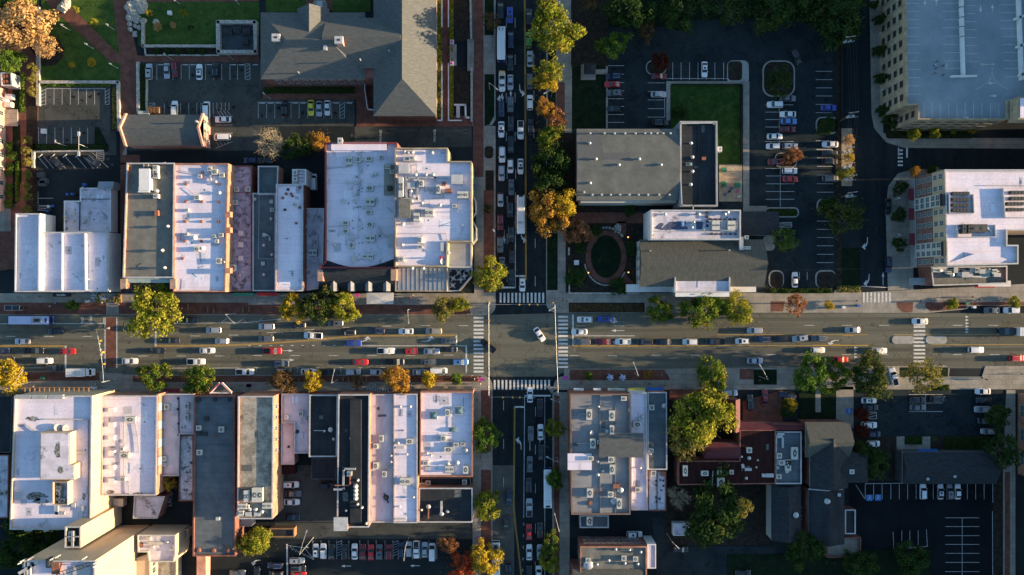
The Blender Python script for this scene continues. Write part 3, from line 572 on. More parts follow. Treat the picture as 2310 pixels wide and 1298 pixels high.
b = MB(); b.box(0, 0, 0, .8, .8, .8); b.box(0, 0, .8, 1, 1, .2, m=1); b.box(0, 0, 1.0, .34, .26, .02, m=2); ITEM['chim'] = ('chimney', b.mesh('chimney', [b_orange, m_coping, m_dark]))
b = MB(); b.cyl(0, 0, 0, .5, .06); b.tube((.0, 0, .5), (.12, 0, .62), .5, .5, 16); b.tube((.12, 0, .6), (.5, 0, .85), .03); ITEM['dish'] = ('satellite_dish', b.mesh('satellite_dish', m_coping))
b = MB(); b.cyl(0, 0, 0, .35, .5, .42); b.cyl(0, 0, .35, .5, .3); ITEM['drum'] = ('turbine_fan', b.mesh('turbine_fan', [m_rusty]))
def fit(B, kind, t, X, Y, w=1.2, l=None, h=None, rot=0, m=None):
    l = (l or w) * random.uniform(.92, 1.08); h = h or {'ac1': 1.0, 'ac2': 1.1, 'ac4': 1.6, 'vent': 1.0, 'pipe': 1.1, 'box': .6, 'sky': .9, 'chim': 1.3, 'dish': 1.0, 'drum': 1.15}[kind]
    p = gt(t, X, Y, B['h'] + h * .6); nm, me = ITEM[kind]
    return inst(nm, me, B['roof'], (p.x, p.y, B['h'] - .02), R(rot), (w, l, h), {0: m} if m else None)
def run(B, t, pts, wd=.35, hh=.35, z=.25, m=None, name='duct'):
    b = MB(); q = [gt(t, *p, B['h'] + z) for p in pts]
    for a, c in zip(q, q[1:]):
        d = (c - a); L = d.length; mid = (a + c) / 2; b.box(mid.x, mid.y, B['h'] + z, L + wd, wd, hh, math.atan2(d.y, d.x))
        for e in (a, c): b.box(e.x, e.y, B['h'] - .02, .12, .12, z + .03)
    return b.build(name, m or m_steel, B['roof'])
def patches(B, n, m=None, seed=1):      # repaired sheets, drains and loose cables on a flat roof
    rn = random.Random(seed); p = inset(B['poly'], .6); xs = [v[0] for v in p]; ys = [v[1] for v in p]; k = 0
    def inside(x, y):
        c = False
        for i in range(len(p)):
            (x0, y0), (x1, y1) = p[i - 1], p[i]
            if (y0 > y) != (y1 > y) and x < (x1 - x0) * (y - y0) / (y1 - y0) + x0: c = not c
        return c
    for _ in range(400):
        if k >= n: break
        w_, l_ = rn.uniform(.6, 3.4), rn.uniform(.5, 2.8); x, y = rn.uniform(min(xs), max(xs)), rn.uniform(min(ys), max(ys))
        if not all(inside(x + a * w_ / 2, y + c * l_ / 2) for a in (-1, 1) for c in (-1, 1)): continue
        MB().box(x, y, B['h'] + .002 * (k + 1), w_, l_, .004, rn.choice((0, 0, .06))).build('roof_patch', (m or RP)[k % 3], B['roof']); k += 1
        if k % 2: MB().box(x, y, B['h'] + .03, min(l_, w_) * 1.4, .07, .05, rn.choice((0, 1.57, 1.5, .3, 2.4))).build('cable', m_dark, B['roof'])
        elif k % 4 == 0: MB().cyl(x, y, B['h'], B['h'] + .05, .22).build('roof_drain', m_dark, B['roof'])
RP = [mat('roof_patch_' + str(i), c, tuple(x * 1.15 for x in c), 1.5, fine=.12, spot=tuple(x * .55 for x in c), spots=.57, spot_scale=1.3) for i, c in enumerate(((.55, .52, .56), (.40, .38, .41), (.66, .635, .68)))]
RD = [mat('dark_roof_patch_' + str(i), c, tuple(x * 1.2 for x in c), 1.5, fine=.15) for i, c in enumerate(((.11, .112, .105), (.09, .092, .088), (.13, .128, .12)))]
def ribs(B, step, axis='y', m=None, hh=.1):
    b = MB(); p = inset(B['poly'], .32); xs = [v.x for v in p]; ys = [v.y for v in p]; x0, x1, y0, y1 = min(xs), max(xs), min(ys), max(ys)
    k = x0 + step / 2 if axis == 'y' else y0 + step / 2
    while k < (x1 if axis == 'y' else y1):
        if axis == 'y': b.box(k, (y0 + y1) / 2, B['h'] - .01, .09, y1 - y0, hh)
        else: b.box((x0 + x1) / 2, k, B['h'] - .01, x1 - x0, .09, hh)
        k += step
    b.build('seam', m or r_metal, B['roof'])
def divider(B, t, x0, y0, x1, y1, hh=.7, th=.35, m=None):
    a, c = gt(t, x0, y0, B['h'] + hh), gt(t, x1, y1, B['h'] + hh); d = c - a; mid = (a + c) / 2
    MB().box(mid.x, mid.y, B['h'] - .01, d.length, th, hh, math.atan2(d.y, d.x)).build('parapet', m or B['wall'].data.materials[0], B['roof'])
def awning(B, t, x0, y0, x1, y1, z, m, drop=.7, name='awning', south=True):
    a, c = gt(t, x0, y0, z), gt(t, x1, y1, z - drop); hi, lo = (z, z - drop) if south else (z - drop, z)
    xs = sorted((a.x, c.x)); ys = sorted((a.y, c.y)); zt, zb = (z, z - drop) if south else (z - drop, z)
    vs = [(xs[0], ys[0], zb), (xs[1], ys[0], zb), (xs[1], ys[1], zt), (xs[0], ys[1], zt)]; vs += [(v[0], v[1], v[2] - .12) for v in vs]
    return MB().add(vs, [(0, 1, 2, 3), (7, 6, 5, 4), (0, 4, 5, 1), (1, 5, 6, 2), (2, 6, 7, 3), (3, 7, 4, 0)]).build(name, m, B['root'])
bd = building
# ---- north-west row, on the avenue
B = bd('white_warehouse', 'white flat warehouse with three low bays beside the dark gravel roof', [(35, 482), (90, 482), (90, 524), (243, 524), (243, 659), (33, 659)], 7.2, p_white, r_white, .5, m_coping)
divider(B, 'E', 338, 640, 332, 1282, 1.5, .5); divider(B, 'E', 728, 790, 736, 1278, 1.3, .4); divider(B, 'E', 532, 790, 530, 1280, .9, .3)
for x, y in ((410, 958), (408, 1000), (745, 1042), (728, 968)): fit(B, 'pipe', 'E', x, y, .7)
a = gt('J', 540, 100, 3.2); MB().box(a.x, a.y, 2.6, 5.6, 1.2, .25).build('awning', m_canvas['black'], B['root'])
o = lettering('sign_lettering', 'bevello', 'J', 540, 100, .95, 0, m_canvas['white'], .0, 2.9); attach(o, B['root'])
B = bd('white_annex', 'low white annex with grey tank roof behind the warehouse bays', [(144, 453), (180, 453), (180, 424), (250, 424), (250, 523), (144, 523)], 3.6, p_white, r_dirty, .35)
divider(B, 'E', 686, 510, 682, 770, .3, .2, m_dark); divider(B, 'E', 690, 494, 960, 494, .2, .15, m_dark)
for x, y, w_ in ((620, 622, 1.8), (745, 655, 1.5)): fit(B, 'box', 'E', x, y, w_, 1.1, 1.0)
for x, y in ((570, 580), (562, 640), (565, 670), (635, 680), (722, 690), (775, 450), (710, 402)): fit(B, 'vent', 'E', x, y, 1.1)
run(B, 'E', [(610, 720), (670, 740)], .25)
B2 = bd('metal_shed', 'small ribbed metal shed on the white annex edge by the alley', [(222, 410), (256, 410), (254, 426), (220, 426)], 4.2, p_grey, r_metal, .1, cat='shed'); ribs(B2, .6)
B = bd('brick_shop', 'dark gravel roofed shop with a green cornice and brick front piers', [(286, 368), (394, 368), (391, 627), (277, 627)], 8.6, b_orange, r_grav, .75, m_coping)
fit(B, 'box', 'E', 1255, 330, 3.2, 6.2, 2.2, m=p_white); fit(B, 'ac2', 'E', 1245, 415, 3.2, 1.8, 1.8, m=p_white)
for x, y, k in ((1345, 225, 'ac1'), (1345, 265, 'ac1'), (1348, 298, 'ac1'), (1348, 425, 'vent'), (1348, 470, 'ac1')): fit(B, k, 'E', x, y, 1.5, 1.4, 1.5)
fit(B, 'box', 'E', 1352, 615, 1.1, 1.6, 1.1, m=m_rusty)
for x, y in ((1445, 728), (1398, 936), (1418, 1085)): fit(B, 'vent', 'E', x, y, 1.1, 1.1, 2.0)
run(B, 'E', [(1360, 190), (1425, 180)], .2); run(B, 'E', [(1240, 185), (1240, 240)], .2); run(B, 'E', [(1280, 185), (1280, 245)], .2)
for x, y in ((1195, 1055), (1210, 1052), (1185, 1075), (1200, 1098), (1180, 1065)): fit(B, 'drum', 'E', x, y, .4, .4, .2, m=m_dark)
a, c = gt('E', 1075, 1172, 8.4), gt('E', 1490, 1215, 8.4)
MB().box((a.x + c.x) / 2, (a.y + c.y) / 2, 7.6, c.x - a.x, a.y - c.y, 1.0).build('cornice', p_teal, B['root'])
for X in (1060, 1488): a = gt('E', X, 1225, 9.6); MB().box(a.x, a.y, 0, 1.7, 3.0, 9.6).build('pier', b_orange, B['root'])
a = gt('E', 1275, 1250, 6); MB().box(a.x, a.y, 0, 13.6, 3.2, 6.0).build('front', p_dark, B['root'])
B = bd('white_roofed_shop', 'white roofed shop dotted with rows of small brown vents, brick side walls', [(393, 369), (515, 369), (508, 659), (391, 659)], 8.6, b_orange, r_white, .65, b_orange)
for x, y in ((1597, 363), (1878, 363), (1593, 515), (1735, 515), (1875, 516), (1592, 686), (1730, 686), (1872, 686), (1585, 855), (1728, 855), (1568, 1005), (1735, 262)): fit(B, 'drum', 'E', x, y, .95)
for x, y, k, w_ in ((1725, 300, 'chim', 1.2), (1870, 858, 'chim', 1.1), (1885, 440, 'vent', 1.3), (1915, 290, 'ac1', 1.5), (1700, 482, 'ac1', 1.6), (1612, 590, 'ac1', 1.0), (1608, 798, 'ac1', 1.0), (1907, 805, 'ac1', 1.3), (1848, 815, 'ac1', 1.0), (1680, 825, 'dish', 1.5), (1750, 918, 'dish', 1.3),
                  (1697, 925, 'ac1', 1.5), (1888, 1028, 'ac1', 1.7), (1808, 237, 'ac1', 1.3), (1850, 262, 'ac1', 1.8), (1855, 345, 'vent', 1.1), (1932, 1036, 'vent', .8)): fit(B, k, 'E', x, y, w_)
run(B, 'E', [(1815, 270), (1815, 345)], .5, .6); run(B, 'E', [(1545, 250), (1700, 280), (1800, 295)], .15, .15); run(B, 'E', [(1600, 395), (1690, 470)], .12, .1); run(B, 'E', [(1830, 205), (1880, 250)], .2)
for y in (625, 760, 1110): 
    a = gt('E', 1958, y, 10.6); MB().box(a.x, a.y, 8.55, 1.6, 1.6, 2.0).build('chimney', b_orange, B['roof'])
B = bd('lilac_roofed_shop', 'narrow shop with blotched purple roof and five square hatches', [(519, 374), (568, 374), (568, 658), (519, 658)], 4.0, b_red, r_lilac, .5)
for x, y in ((2040, 412), (2140, 412), (2028, 525)): fit(B, 'ac1', 'E', x, y, 1.4)
for y in (788, 888, 1005): fit(B, 'box', 'E', 2075, y, 1.5, 1.5, .5, m=r_pink)
fit(B, 'ac1', 'E', 2010, 1088, 1.9, 2.1, 1.5); divider(B, 'E', 1985, 435, 2165, 435, .25, .2); fit(B, 'drum', 'E', 2065, 1150, 1.2, m=m_steel)
awning(B, 'J', 2055, 82, 2240, 110, 3.2, m_canvas['green'])
B = bd('slate_roofed_shop', 'narrow shop with plain blue grey roof beside the blotched purple one', [(570, 436), (622, 436), (622, 657), (570, 657)], 4.8, p_grey, r_slate, .4, m_coping)
for x, y, k in ((200, 555, 'box'), (208, 625, 'ac1'), (198, 703, 'vent'), (135, 930, 'vent'), (205, 1010, 'vent'), (135, 1183, 'vent'), (55, 533, 'vent'), (128, 1088, 'box'), (140, 842, 'box')): fit(B, k, 'F', x, y, 1.1)
run(B, 'F', [(95, 500), (88, 1045), (215, 1048)], .1, .1); run(B, 'F', [(135, 840), (185, 845), (188, 885)], .45)
B = bd('teal_roofed_annex', 'dark teal roofed rear annex beside the bare tree', [(582, 375), (628, 375), (626, 440), (582, 440)], 5, b_orange, mat('teal_roof', (.05, .075, .08), (.08, .11, .115), .3), .4, m_coping)
fit(B, 'box', 'F', 292, 287, 1.0) if False else None
B = bd('long_white_shop', 'long narrow shop with smooth white roof and three dark soot spots', [(623, 416), (684, 416), (683, 657), (621, 657)], 8.0, b_red, r_white, .5, m_coping)
for x, y in ((337, 448), (322, 485), (365, 485), (377, 505), (292, 520), (437, 432), (400, 578), (312, 622), (437, 603), (408, 738)): fit(B, 'ac1' if y == 578 else 'drum', 'F', x, y, .9, m=m_dark if y in (622, 448) else None)
awning(B, 'K', 75, 80, 255, 108, 3.2, m_canvas['red'])
B2 = bd('roof_equipment_block', 'small white block topped with pipe racks behind the long white shop', [(659, 382), (690, 382), (690, 417), (659, 417)], 8, p_white, r_dirty, .3)
for y in (290, 320, 350, 378): run(B2, 'F', [(385, y), (470, y)], .12, .12, .5, m_dark)
fit(B2, 'ac1', 'F', 405, 305, 1.4); fit(B2, 'ac1', 'F', 405, 362, 1.4); run(B2, 'F', [(430, 285), (430, 395)], .12, .12, .7, m_dark)
B = bd('low_white_shop', 'low white roofed shop with scattered ducts and a torn black patch', [(684, 470), (731, 470), (728, 650), (684, 657)], 4.4, p_white, r_dirty, .3)
fit(B, 'ac2', 'F', 558, 995, 2.6, 2.0, 1.4); fit(B, 'ac1', 'F', 490, 770, 1.2)
for x, y in ((487, 880), (490, 830), (520, 670), (570, 895)): fit(B, 'vent', 'F', x, y, 1.0)
run(B, 'F', [(600, 840), (600, 965)], .15); run(B, 'F', [(555, 735), (600, 618)], .12)
B = bd('theatre_building', 'large pale roofed hall with curved roof edge and many air conditioners', [(733, 322), (896, 322), (891, 605), (720, 605), (733, 590)], 10, b_red, r_white, 1.1, m_canvas['maroon'])
for x, y, k, w_, l_ in ((867, 200, 'ac2', 1.8, 2.6), (948, 192, 'ac1', 1.4, 2.0), (1040, 187, 'ac1', 2.2, 1.4), (1145, 175, 'ac1', 1.2, 1.2), (1045, 440, 'ac1', 2.4, 1.5), (1050, 558, 'ac2', 2.8, 2.2), (1038, 648, 'ac1', 2, 1.3), (1047, 752, 'ac1', 2.2, 1.4), (838, 740, 'ac1', 2, 1.3), (838, 810, 'ac1', 2, 1.3),
                        (1052, 870, 'ac2', 2.8, 2.2), (1030, 1028, 'ac2', 3.4, 1.5), (890, 930, 'ac1', 1.4, 2.0), (1232, 895, 'box', 2.2, 3.8), (895, 862, 'box', 1.2, 2)): fit(B, k, 'F', x, y, w_, l_)
for x, y, w_ in ((853, 390, 1.2), (922, 392, 1.4), (888, 438, 1), (920, 497, 1.1), (912, 545, 1), (820, 552, 1.2), (977, 370, .9), (1070, 330, 1.1), (1100, 320, 1.1), (742, 925, 1), (958, 790, 1), (1098, 530, .9), (990, 608, .9)): fit(B, 'vent', 'F', x, y, w_)
for x, y in ((862, 570), (925, 570), (898, 718), (902, 783), (985, 783), (952, 712), (952, 910), (982, 908), (1035, 905), (952, 1010), (952, 1058), (975, 470), (978, 440), (985, 208), (952, 455)): fit(B, 'drum', 'F', x, y, .4, .4, .3, m=m_dark)
run(B, 'F', [(955, 110), (950, 870), (912, 885)], .12, .12); run(B, 'F', [(880, 255), (690, 265), (670, 290), (680, 560)], .2, .15); run(B, 'F', [(690, 770), (820, 765)], .12, .1); run(B, 'F', [(1085, 425), (1170, 420)], .12, .1); run(B, 'F', [(1125, 780), (1135, 850), (1200, 860)], .5, .5)
run(B, 'F', [(965, 240), (975, 300)], .7, .6); fit(B, 'dish', 'F', 908, 1050, 2.2, m=m_coping); fit(B, 'chim', 'F', 795, 35, 1.4, 2.0, 2.0)
a = gt('F', 960, 85, 9.5); MB().box(a.x, a.y, 9.98, 16.5, 2.4, .9).build('raised_roof', r_white, B['roof'])
a = gt('F', 1217, 370, 10); MB().box(a.x, a.y, 9.98, 3.2, 9.2, .5).build('platform', m_conc, B['roof']); fit(B, 'ac1', 'F', 1220, 440, 1.4, 1.4, 1.8, m=m_dark); fit(B, 'ac2', 'F', 1205, 260, 1.6, 1.2, 1.6); fit(B, 'ac1', 'F', 1240, 300, 1.2, 1.2, 1.6)
# curved front mansard with dormers
ar = [gt('F', 660 + (1258 - 660) * i / 14, 1050 + 72 * math.sin(math.pi * i / 14), 8.9).to_2d() for i in range(15)]
e0, e1 = g(720, 656, 4.6).to_2d(), g(891, 656, 4.6).to_2d(); r0_, r1_ = gt('F', 625, 1190, 8.2).to_2d(), gt('F', 1258, 1190, 8.2).to_2d(); b = MB(); n_ = 15
vs = [(p.x, p.y, 10.2) for p in ar] + [(*(r0_ + (r1_ - r0_) * i / 14), 9.9) for i in range(15)] + [(*(e0 + (e1 - e0) * i / 14), 5.4) for i in range(15)] + [(*(e0 + (e1 - e0) * i / 14), 0) for i in range(15)]
b.add(vs, [(r * 15 + i, (r + 1) * 15 + i, (r + 1) * 15 + i + 1, r * 15 + i + 1) for r in range(3) for i in range(14)]).build('front_roof', r_dshin, B['root'])
for X in (760, 912, 1068, 1225):
    a = gt('K', X, 30, 7.2); d_ = MB(); d_.prism([(a.x - .9, a.y - 1.2), (a.x + .9, a.y - 1.2), (a.x + .9, a.y + 2), (a.x - .9, a.y + 2)], 5.6, 7.4)
    d_.add([(a.x - 1.1, a.y - 1.3, 7.4), (a.x + 1.1, a.y - 1.3, 7.4), (a.x + 1.1, a.y + 2.6, 7.4), (a.x - 1.1, a.y + 2.6, 7.4), (a.x, a.y - 1.3, 8.3), (a.x, a.y + 2.6, 8.3)], [(1, 2, 5, 4), (3, 0, 4, 5), (0, 1, 4), (2, 3, 5)], 0)
    do = d_.build('dormer', r_grey, B['root'])
for X, Y in ((618, 1190), (1250, 1185)):
    a = gt('F', X, Y, 10.4); MB().box(a.x, a.y, 0, 1.6, 3.4, 10.2).build('pier', b_orange, B['root'])
a = gt('K', 1163, 130, 3.6); cn = MB(); cn.box(a.x, a.y, 3.3, 8.2, 3.5, .35)
cn.add([(a.x - 4.1, a.y - 1.75, 3.66), (a.x + 4.1, a.y - 1.75, 3.66), (a.x + 4.1, a.y + 1.75, 3.66), (a.x - 4.1, a.y + 1.75, 3.66), (a.x, a.y, 3.9)], [(0, 1, 4), (1, 2, 4), (2, 3, 4), (3, 0, 4)])
cn.build('entrance_canopy', mat('canopy_roof', (.42, .40, .37), (.52, .5, .46), .6), B['root'])
B = bd('corner_restaurant_block', 'white roofed corner block crowded with ducts, above the rooftop terrace', [(891, 334), (1010, 334), (1010, 364), (1064, 364), (1064, 546), (1010, 546), (1008, 602), (891, 602)], 13.8, b_tan, r_white, .9, b_tan)
for x, y, k, w_, l_, h_ in ((1342, 272, 'box', 3, 3.1, 1.6), (1800, 365, 'box', 3.4, 2.6, 1.6), (1350, 615, 'box', 3.4, 5.2, 2.2), (1318, 430, 'ac2', 1.3, 6, 2), (1850, 498, 'ac2', 3.2, 2, 1.8), (1560, 650, 'ac2', 2.4, 2.6, 1.5), (1452, 690, 'ac2', 1.8, 2.6, 1.5), (1492, 400, 'ac1', 1.4, 2.2, 1.6),
                            (1405, 420, 'box', 2.2, 2.0, 1.2), (1640, 450, 'ac1', 1.2, 2.6, 1.4), (1480, 885, 'ac1', 1.2, 2.2, 1.5), (1482, 945, 'ac1', 1.6, 1.2, 1.2), (1670, 945, 'box', .9, 2.4, .9), (1320, 1050, 'ac1', 1.6, 1.6, 1.3), (1778, 592, 'ac1', 1.5, 1.1, 1.1), (1668, 1070, 'dish', 1.8, 1.8, 1.2), (1412, 180, 'ac1', 1.6, 1.2, 1.2), (1365, 190, 'ac1', 1.8, 1, 1)): fit(B, k, 'F', x, y, w_, l_, h_, m=r_rust if False else (r_grav if (x, y) == (1350, 615) else None))
fit(B, 'box', 'F', 1685, 402, 1.1, 1.1, .9, m=m_rusty); fit(B, 'box', 'F', 1725, 462, 1.8, 1.3, 1, m=m_rusty)
for x, y in ((1345, 125), (1378, 132), (1412, 130), (1582, 132), (1440, 322), (1530, 322), (1590, 322), (1495, 565), (1500, 660), (1650, 585), (1400, 465), (1408, 550), (1328, 750), (1715, 465), (1325, 925), (1722, 995), (1410, 1128), (1505, 1128)): fit(B, 'vent', 'F', x, y, 1.2)
for pts, wd in (([(1375, 350), (1610, 350), (1612, 385)], .5), ([(1625, 345), (1715, 352)], .4), ([(1462, 350), (1455, 530), (1310, 535), (1315, 480)], .55), ([(1370, 350), (1368, 520)], .5), ([(1280, 205), (1500, 212)], .25), ([(1280, 828), (1700, 828), (1715, 885)], .12), ([(1400, 470), (1400, 510)], .6), ([(1580, 530), (1680, 522), (1680, 480)], .25), ([(1660, 1030), (1690, 1085)], .5), ([(1385, 240), (1450, 240), (1452, 330)], .2), ([(1560, 480), (1720, 480)], .3), ([(1560, 600), (1560, 530)], .12), ([(1420, 773), (1498, 773)], .12), ([(1410, 628), (1540, 628)], .2)): run(B, 'F', pts, wd, wd)
fit(B, 'pipe', 'F', 1845, 757, .9); fit(B, 'pipe', 'F', 1800, 640, .9); fit(B, 'pipe', 'F', 1660, 1035, 1.6, 1.6, 2.2, m=m_canvas['red'])
windows(B, 'E', (4.5, 7.2), 9, 1.4, 1.6, frame=m_coping)
B = bd('metal_roofed_storefront', 'storefront with ribbed silver metal roof south of the crowded corner block', [(891, 603), (1009, 603), (1009, 658), (891, 658)], 7.2, b_tan, r_metal, .15); ribs(B, 1.35)
B = bd('metal_roofed_bay', 'square bay with plain grey metal roof at the street corner', [(1011, 547), (1064, 547), (1064, 604), (1011, 604)], 7.8, b_tan, r_metal, .15, m_coping); ribs(B, 1.2, 'x')
B = bd('corner_terrace', 'dark rooftop terrace with white tables and a chamfered street corner', [(1011, 606), (1066, 606), (1064, 624), (1036, 657), (1011, 658)], 4.2, b_tan, m_dark, .9, m_coping)
for x, y in ((1055, 1175 - 0), (1812, 1165), (1765, 1215), (1860, 1195), (1760, 1275), (1830, 1225), (1745, 1130), (1890, 1145)):
    if x < 1100: continue
    p = gt('F', x, y, 5); b = MB(); b.cyl(0, 0, 0, .7, .06); b.cyl(0, 0, .7, .76, .55)
    for k in range(4):
        u = k * 1.57 + x; b.box(.85 * math.cos(u), .85 * math.sin(u), 0, .4, .4, .45, u); b.box(1.05 * math.cos(u), 1.05 * math.sin(u), .45, .06, .4, .45, u)
    o = b.build('terrace_table', m_coping, None, loc=(p.x, p.y, 4.2)); tag(o, 'white terrace table with four seats on the dark corner terrace', 'table', 'tables on the corner terrace')
sid = bd('bay_window_wall', 'zigzag glass bay front facing the side street under the white corner roof', [(1065, 440), (1075, 455), (1075, 480), (1066, 496), (1076, 515), (1076, 540), (1066, 552)], 7, b_tan, r_grav, .2, m_coping, cat='facade')
# ---- brick gabled house between the car parks
def gabled(name, label, pts, h, rise, axis, wall, roof, cat='house', over=.0, trim=None, hip=(0, 0)):
    B = dict(h=h, par=0); poly = W(pts, h); c = sum((Vector(p) for p in poly), Vector((0, 0))) / 4; B['poly'] = poly
    B['root'] = thing(name, (c.x, c.y, 0), label, cat); xs = [p[0] for p in poly]; ys = [p[1] for p in poly]
    x0, x1, y0, y1 = min(xs), max(xs), min(ys), max(ys); b = MB().prism(poly, 0, h - .1)
    k = .25
    if hip == (0, 0):
        if axis == 'x':
            for xa, xb in ((x0, x0 + k), (x1 - k, x1)): b.add([(x, y, z) for x in (xa, xb) for y, z in ((y0, h - .1), (y1, h - .1), ((y0 + y1) / 2, h + rise - .1))], [(0, 1, 2), (5, 4, 3), (0, 2, 5, 3), (1, 4, 5, 2)])
        else:
            for ya, yb in ((y0, y0 + k), (y1 - k, y1)): b.add([(x, y, z) for y in (ya, yb) for x, z in ((x0, h - .1), (x1, h - .1), ((x0 + x1) / 2, h + rise - .1))], [(0, 2, 1), (3, 4, 5), (0, 3, 5, 2), (1, 2, 5, 4)])
    B['wall'] = b.build('wall', wall, B['root']); B['roof'] = rslab(x0, y0, x1, y1, h, rise, axis, roof, B['root'], over=over, trim=trim, hip=hip); B['box'] = (x0, y0, x1, y1)
    return B
B = gabled('brick_gable_house', 'small brick gable house with plain grey roof between two car parks', [(285, 259), (459, 259), (459, 329), (285, 329)], 5.2, 3.4, 'x', b_pink, r_shin, trim=m_coping)
x0, y0, x1, y1 = B['box']
for xa in (x0, x1):
    b = MB(); ym = (y0 + y1) / 2
    for s_, ya in ((1, y0), (-1, y1)): b.add([(xa + d, y, z) for d in (-.3, .3) for y, z in ((ya - .3 * s_, 5.0), (ya - .3 * s_, 5.9), (ym, 9.4), (ym, 8.6))], [(0, 1, 2, 3), (7, 6, 5, 4), (1, 5, 6, 2), (0, 4, 5, 1)])
    b.build('gable_parapet', b_pink, B['wall'])
B['h'] = 7.4; fit(B, 'pipe', 'A', 1698, 1050, 1.6, 1.6, 2.4); B['h'] = 6.4; fit(B, 'box', 'A', 1685, 1085, .8)
a = gt('A', 1765, 1120, 3); MB().box(a.x, a.y, 2.7, 1.5, 1.6, .15).build('awning', p_teal, B['root'])
windows(B, 'E', (1.2, 3.4), 3, 1.0, 1.3)
# ---- large hip-roofed campus building
pts = [px('B', *p) for p in ((70, 108), (968, 108), (968, 160), (1042, 160), (1042, -500), (1580, -500), (1580, 1000), (1042, 1000), (1042, 682), (968, 682), (68, 682))]
poly = W(pts, 9.5); c = Vector(poly[0]); root = thing('campus_hall', (gt('B', 800, 400).x, gt('B', 800, 400).y, 0), 'large brick hall with grey hipped roofs and two chimneys in the campus court', 'building')
B = dict(root=root, poly=poly, h=9.5, par=0); B['wall'] = MB().prism(inset(poly, .5), 0, 9.3).build('wall', b_red, root); B['poly'] = inset(poly, .5)
def wr(t, X0, Y0, X1, Y1, h): a, c = gt(t, X0, Y0, h), gt(t, X1, Y1, h); return a.x, c.y, c.x, a.y
B['roof'] = rslab(*wr('B', 1040, -700, 1582, 1000, 9.5), 9.5, 5.8, 'y', r_shin, root, hip=(9.6, 9.6), over=0)
rw = rslab(*wr('B', 68, 108, 968, 682, 9.5), 9.5, 5.8, 'x', r_shin, root, hip=(9.4, 9.4), over=0)
x0, y0, x1, y1 = wr('B', 640, 160, 1300, 590, 9.8); rslab(x0, y0, x1, y1, 10.3, 5.6, 'x', r_shin, rw, 'connecting_roof', over=0)
x0, y0, x1, y1 = wr('B', 385, 78, 655, 330, 9.5); rslab(x0, y0, x1, y1, 9.6, 4.2, 'y', r_shin, rw, 'gable_roof', over=0); MB().add([(x0 + .3, y1 - .2, 9.3), (x1 - .3, y1 - .2, 9.3), ((x0 + x1) / 2, y1 - .2, 13.4), (x0 + .3, y1 - .5, 9.3), (x1 - .3, y1 - .5, 9.3), ((x0 + x1) / 2, y1 - .5, 13.4)], [(2, 1, 0), (3, 4, 5)]).build('gable', b_red, B['wall'])
for X, Y, z in ((205, 330, 12.2), (745, 352, 14.8)):
    a = gt('B', X, Y, z + 2); inst('chimney', ITEM['chim'][1], B['roof'], (a.x, a.y, z - 1.5), 0, (2.4, 2.2, 4.2), {0: b_pink})
B['h'] = 14.0; fit(B, 'box', 'B', 625, 413, 1.0, 1.4, .8)
for X, Y, z in ((393, 625, 10.4), (926, 515, 13.5), (1175, 440, 13.0)): B['h'] = z; fit(B, 'pipe', 'B', X, Y, .9, .9, 1.4)
B['h'] = 9.5
windows(B, 'S', (1.3, 4.4, 7.3), 10, 1.3, 1.7, m0=.07, m1=.03, edge=[i for i in range(len(B['poly'])) if abs(B['poly'][i][1] - B['poly'][(i + 1) % 11][1]) < .01 and abs(B['poly'][i][0] - B['poly'][(i + 1) % 11][0]) > 25][-1] if False else None)
windows(B, 'E', (1.3, 4.4), 12, 1.3, 1.7)
a = gt('B', 1003, 820, 2); b = MB()
for p, q in (((965, 690), (965, 770)), ((965, 770), (990, 940)), ((990, 940), (1040, 945))):
    u, v = gt('B', *p, 2), gt('B', *q, 2); b.tube((u.x, u.y, 2), (v.x, v.y, 2), .15, n=6); b.prism([(u.x - .12, u.y), (u.x + .12, u.y), (v.x + .12, v.y), (v.x - .12, v.y)], 0, 2)
b.build('stair_wall', p_white, root)
# ---- brick hall at the left edge
B = bd('brick_dormitory', 'pale pink brick hall with white windows beside the long brick walk', [(-200, 175), (-38, 175), (-38, 471), (-200, 471)], 9.5, b_pink, r_shin, .4, m_coping)
windows(B, 'E', (1.2, 4.2, 7.0), 8, 1.2, 1.9, frame=m_coping)
a = gt('Y', 85, 430, .6); MB().box(a.x, a.y, 0, 4.5, 5.2, .6).build('porch', m_conc, B['root'])
a = gt('Y', 40, 1260, .6); [MB().box(a.x - 1 - k * .4, a.y, 0, 5 - k * .8, 9, .15 + .15 * k).build('step', m_conc, B['root']) for k in range(3)]
B = bd('utility_enclosure', 'small grey roofed box with four rusty fans at the dormitory corner', [(1, 164), (25, 164), (28, 194), (3, 194)], 4, p_grey, m_dark, .3, m_coping, cat='plant enclosure')
for i in range(4): fit(B, 'drum', 'Y', 25 + 30 * (i % 2), 80 + 45 * (i // 2), 1.3, 1.3, .6)
for X, Y, w_, nm_, m_ in ((78, 255, 2.2, 'white roofed ground unit behind the grey fan box', p_white), (30, 280, 2.2, 'square white ground unit against the pink brick wall', p_white), (68, 322, 2.4, 'yellowish ground unit beside the two white ones', m_ac)):
    a = gt('Y', X, Y, 1.2); o = MB().box(0, 0, 0, w_, 1.6, 1.6).box(0, 0, 1.6, w_ * .9, 1.4, .12).build('ground_air_conditioner', m_, loc=(a.x, a.y, 0)); tag(o, nm_, 'air conditioner')
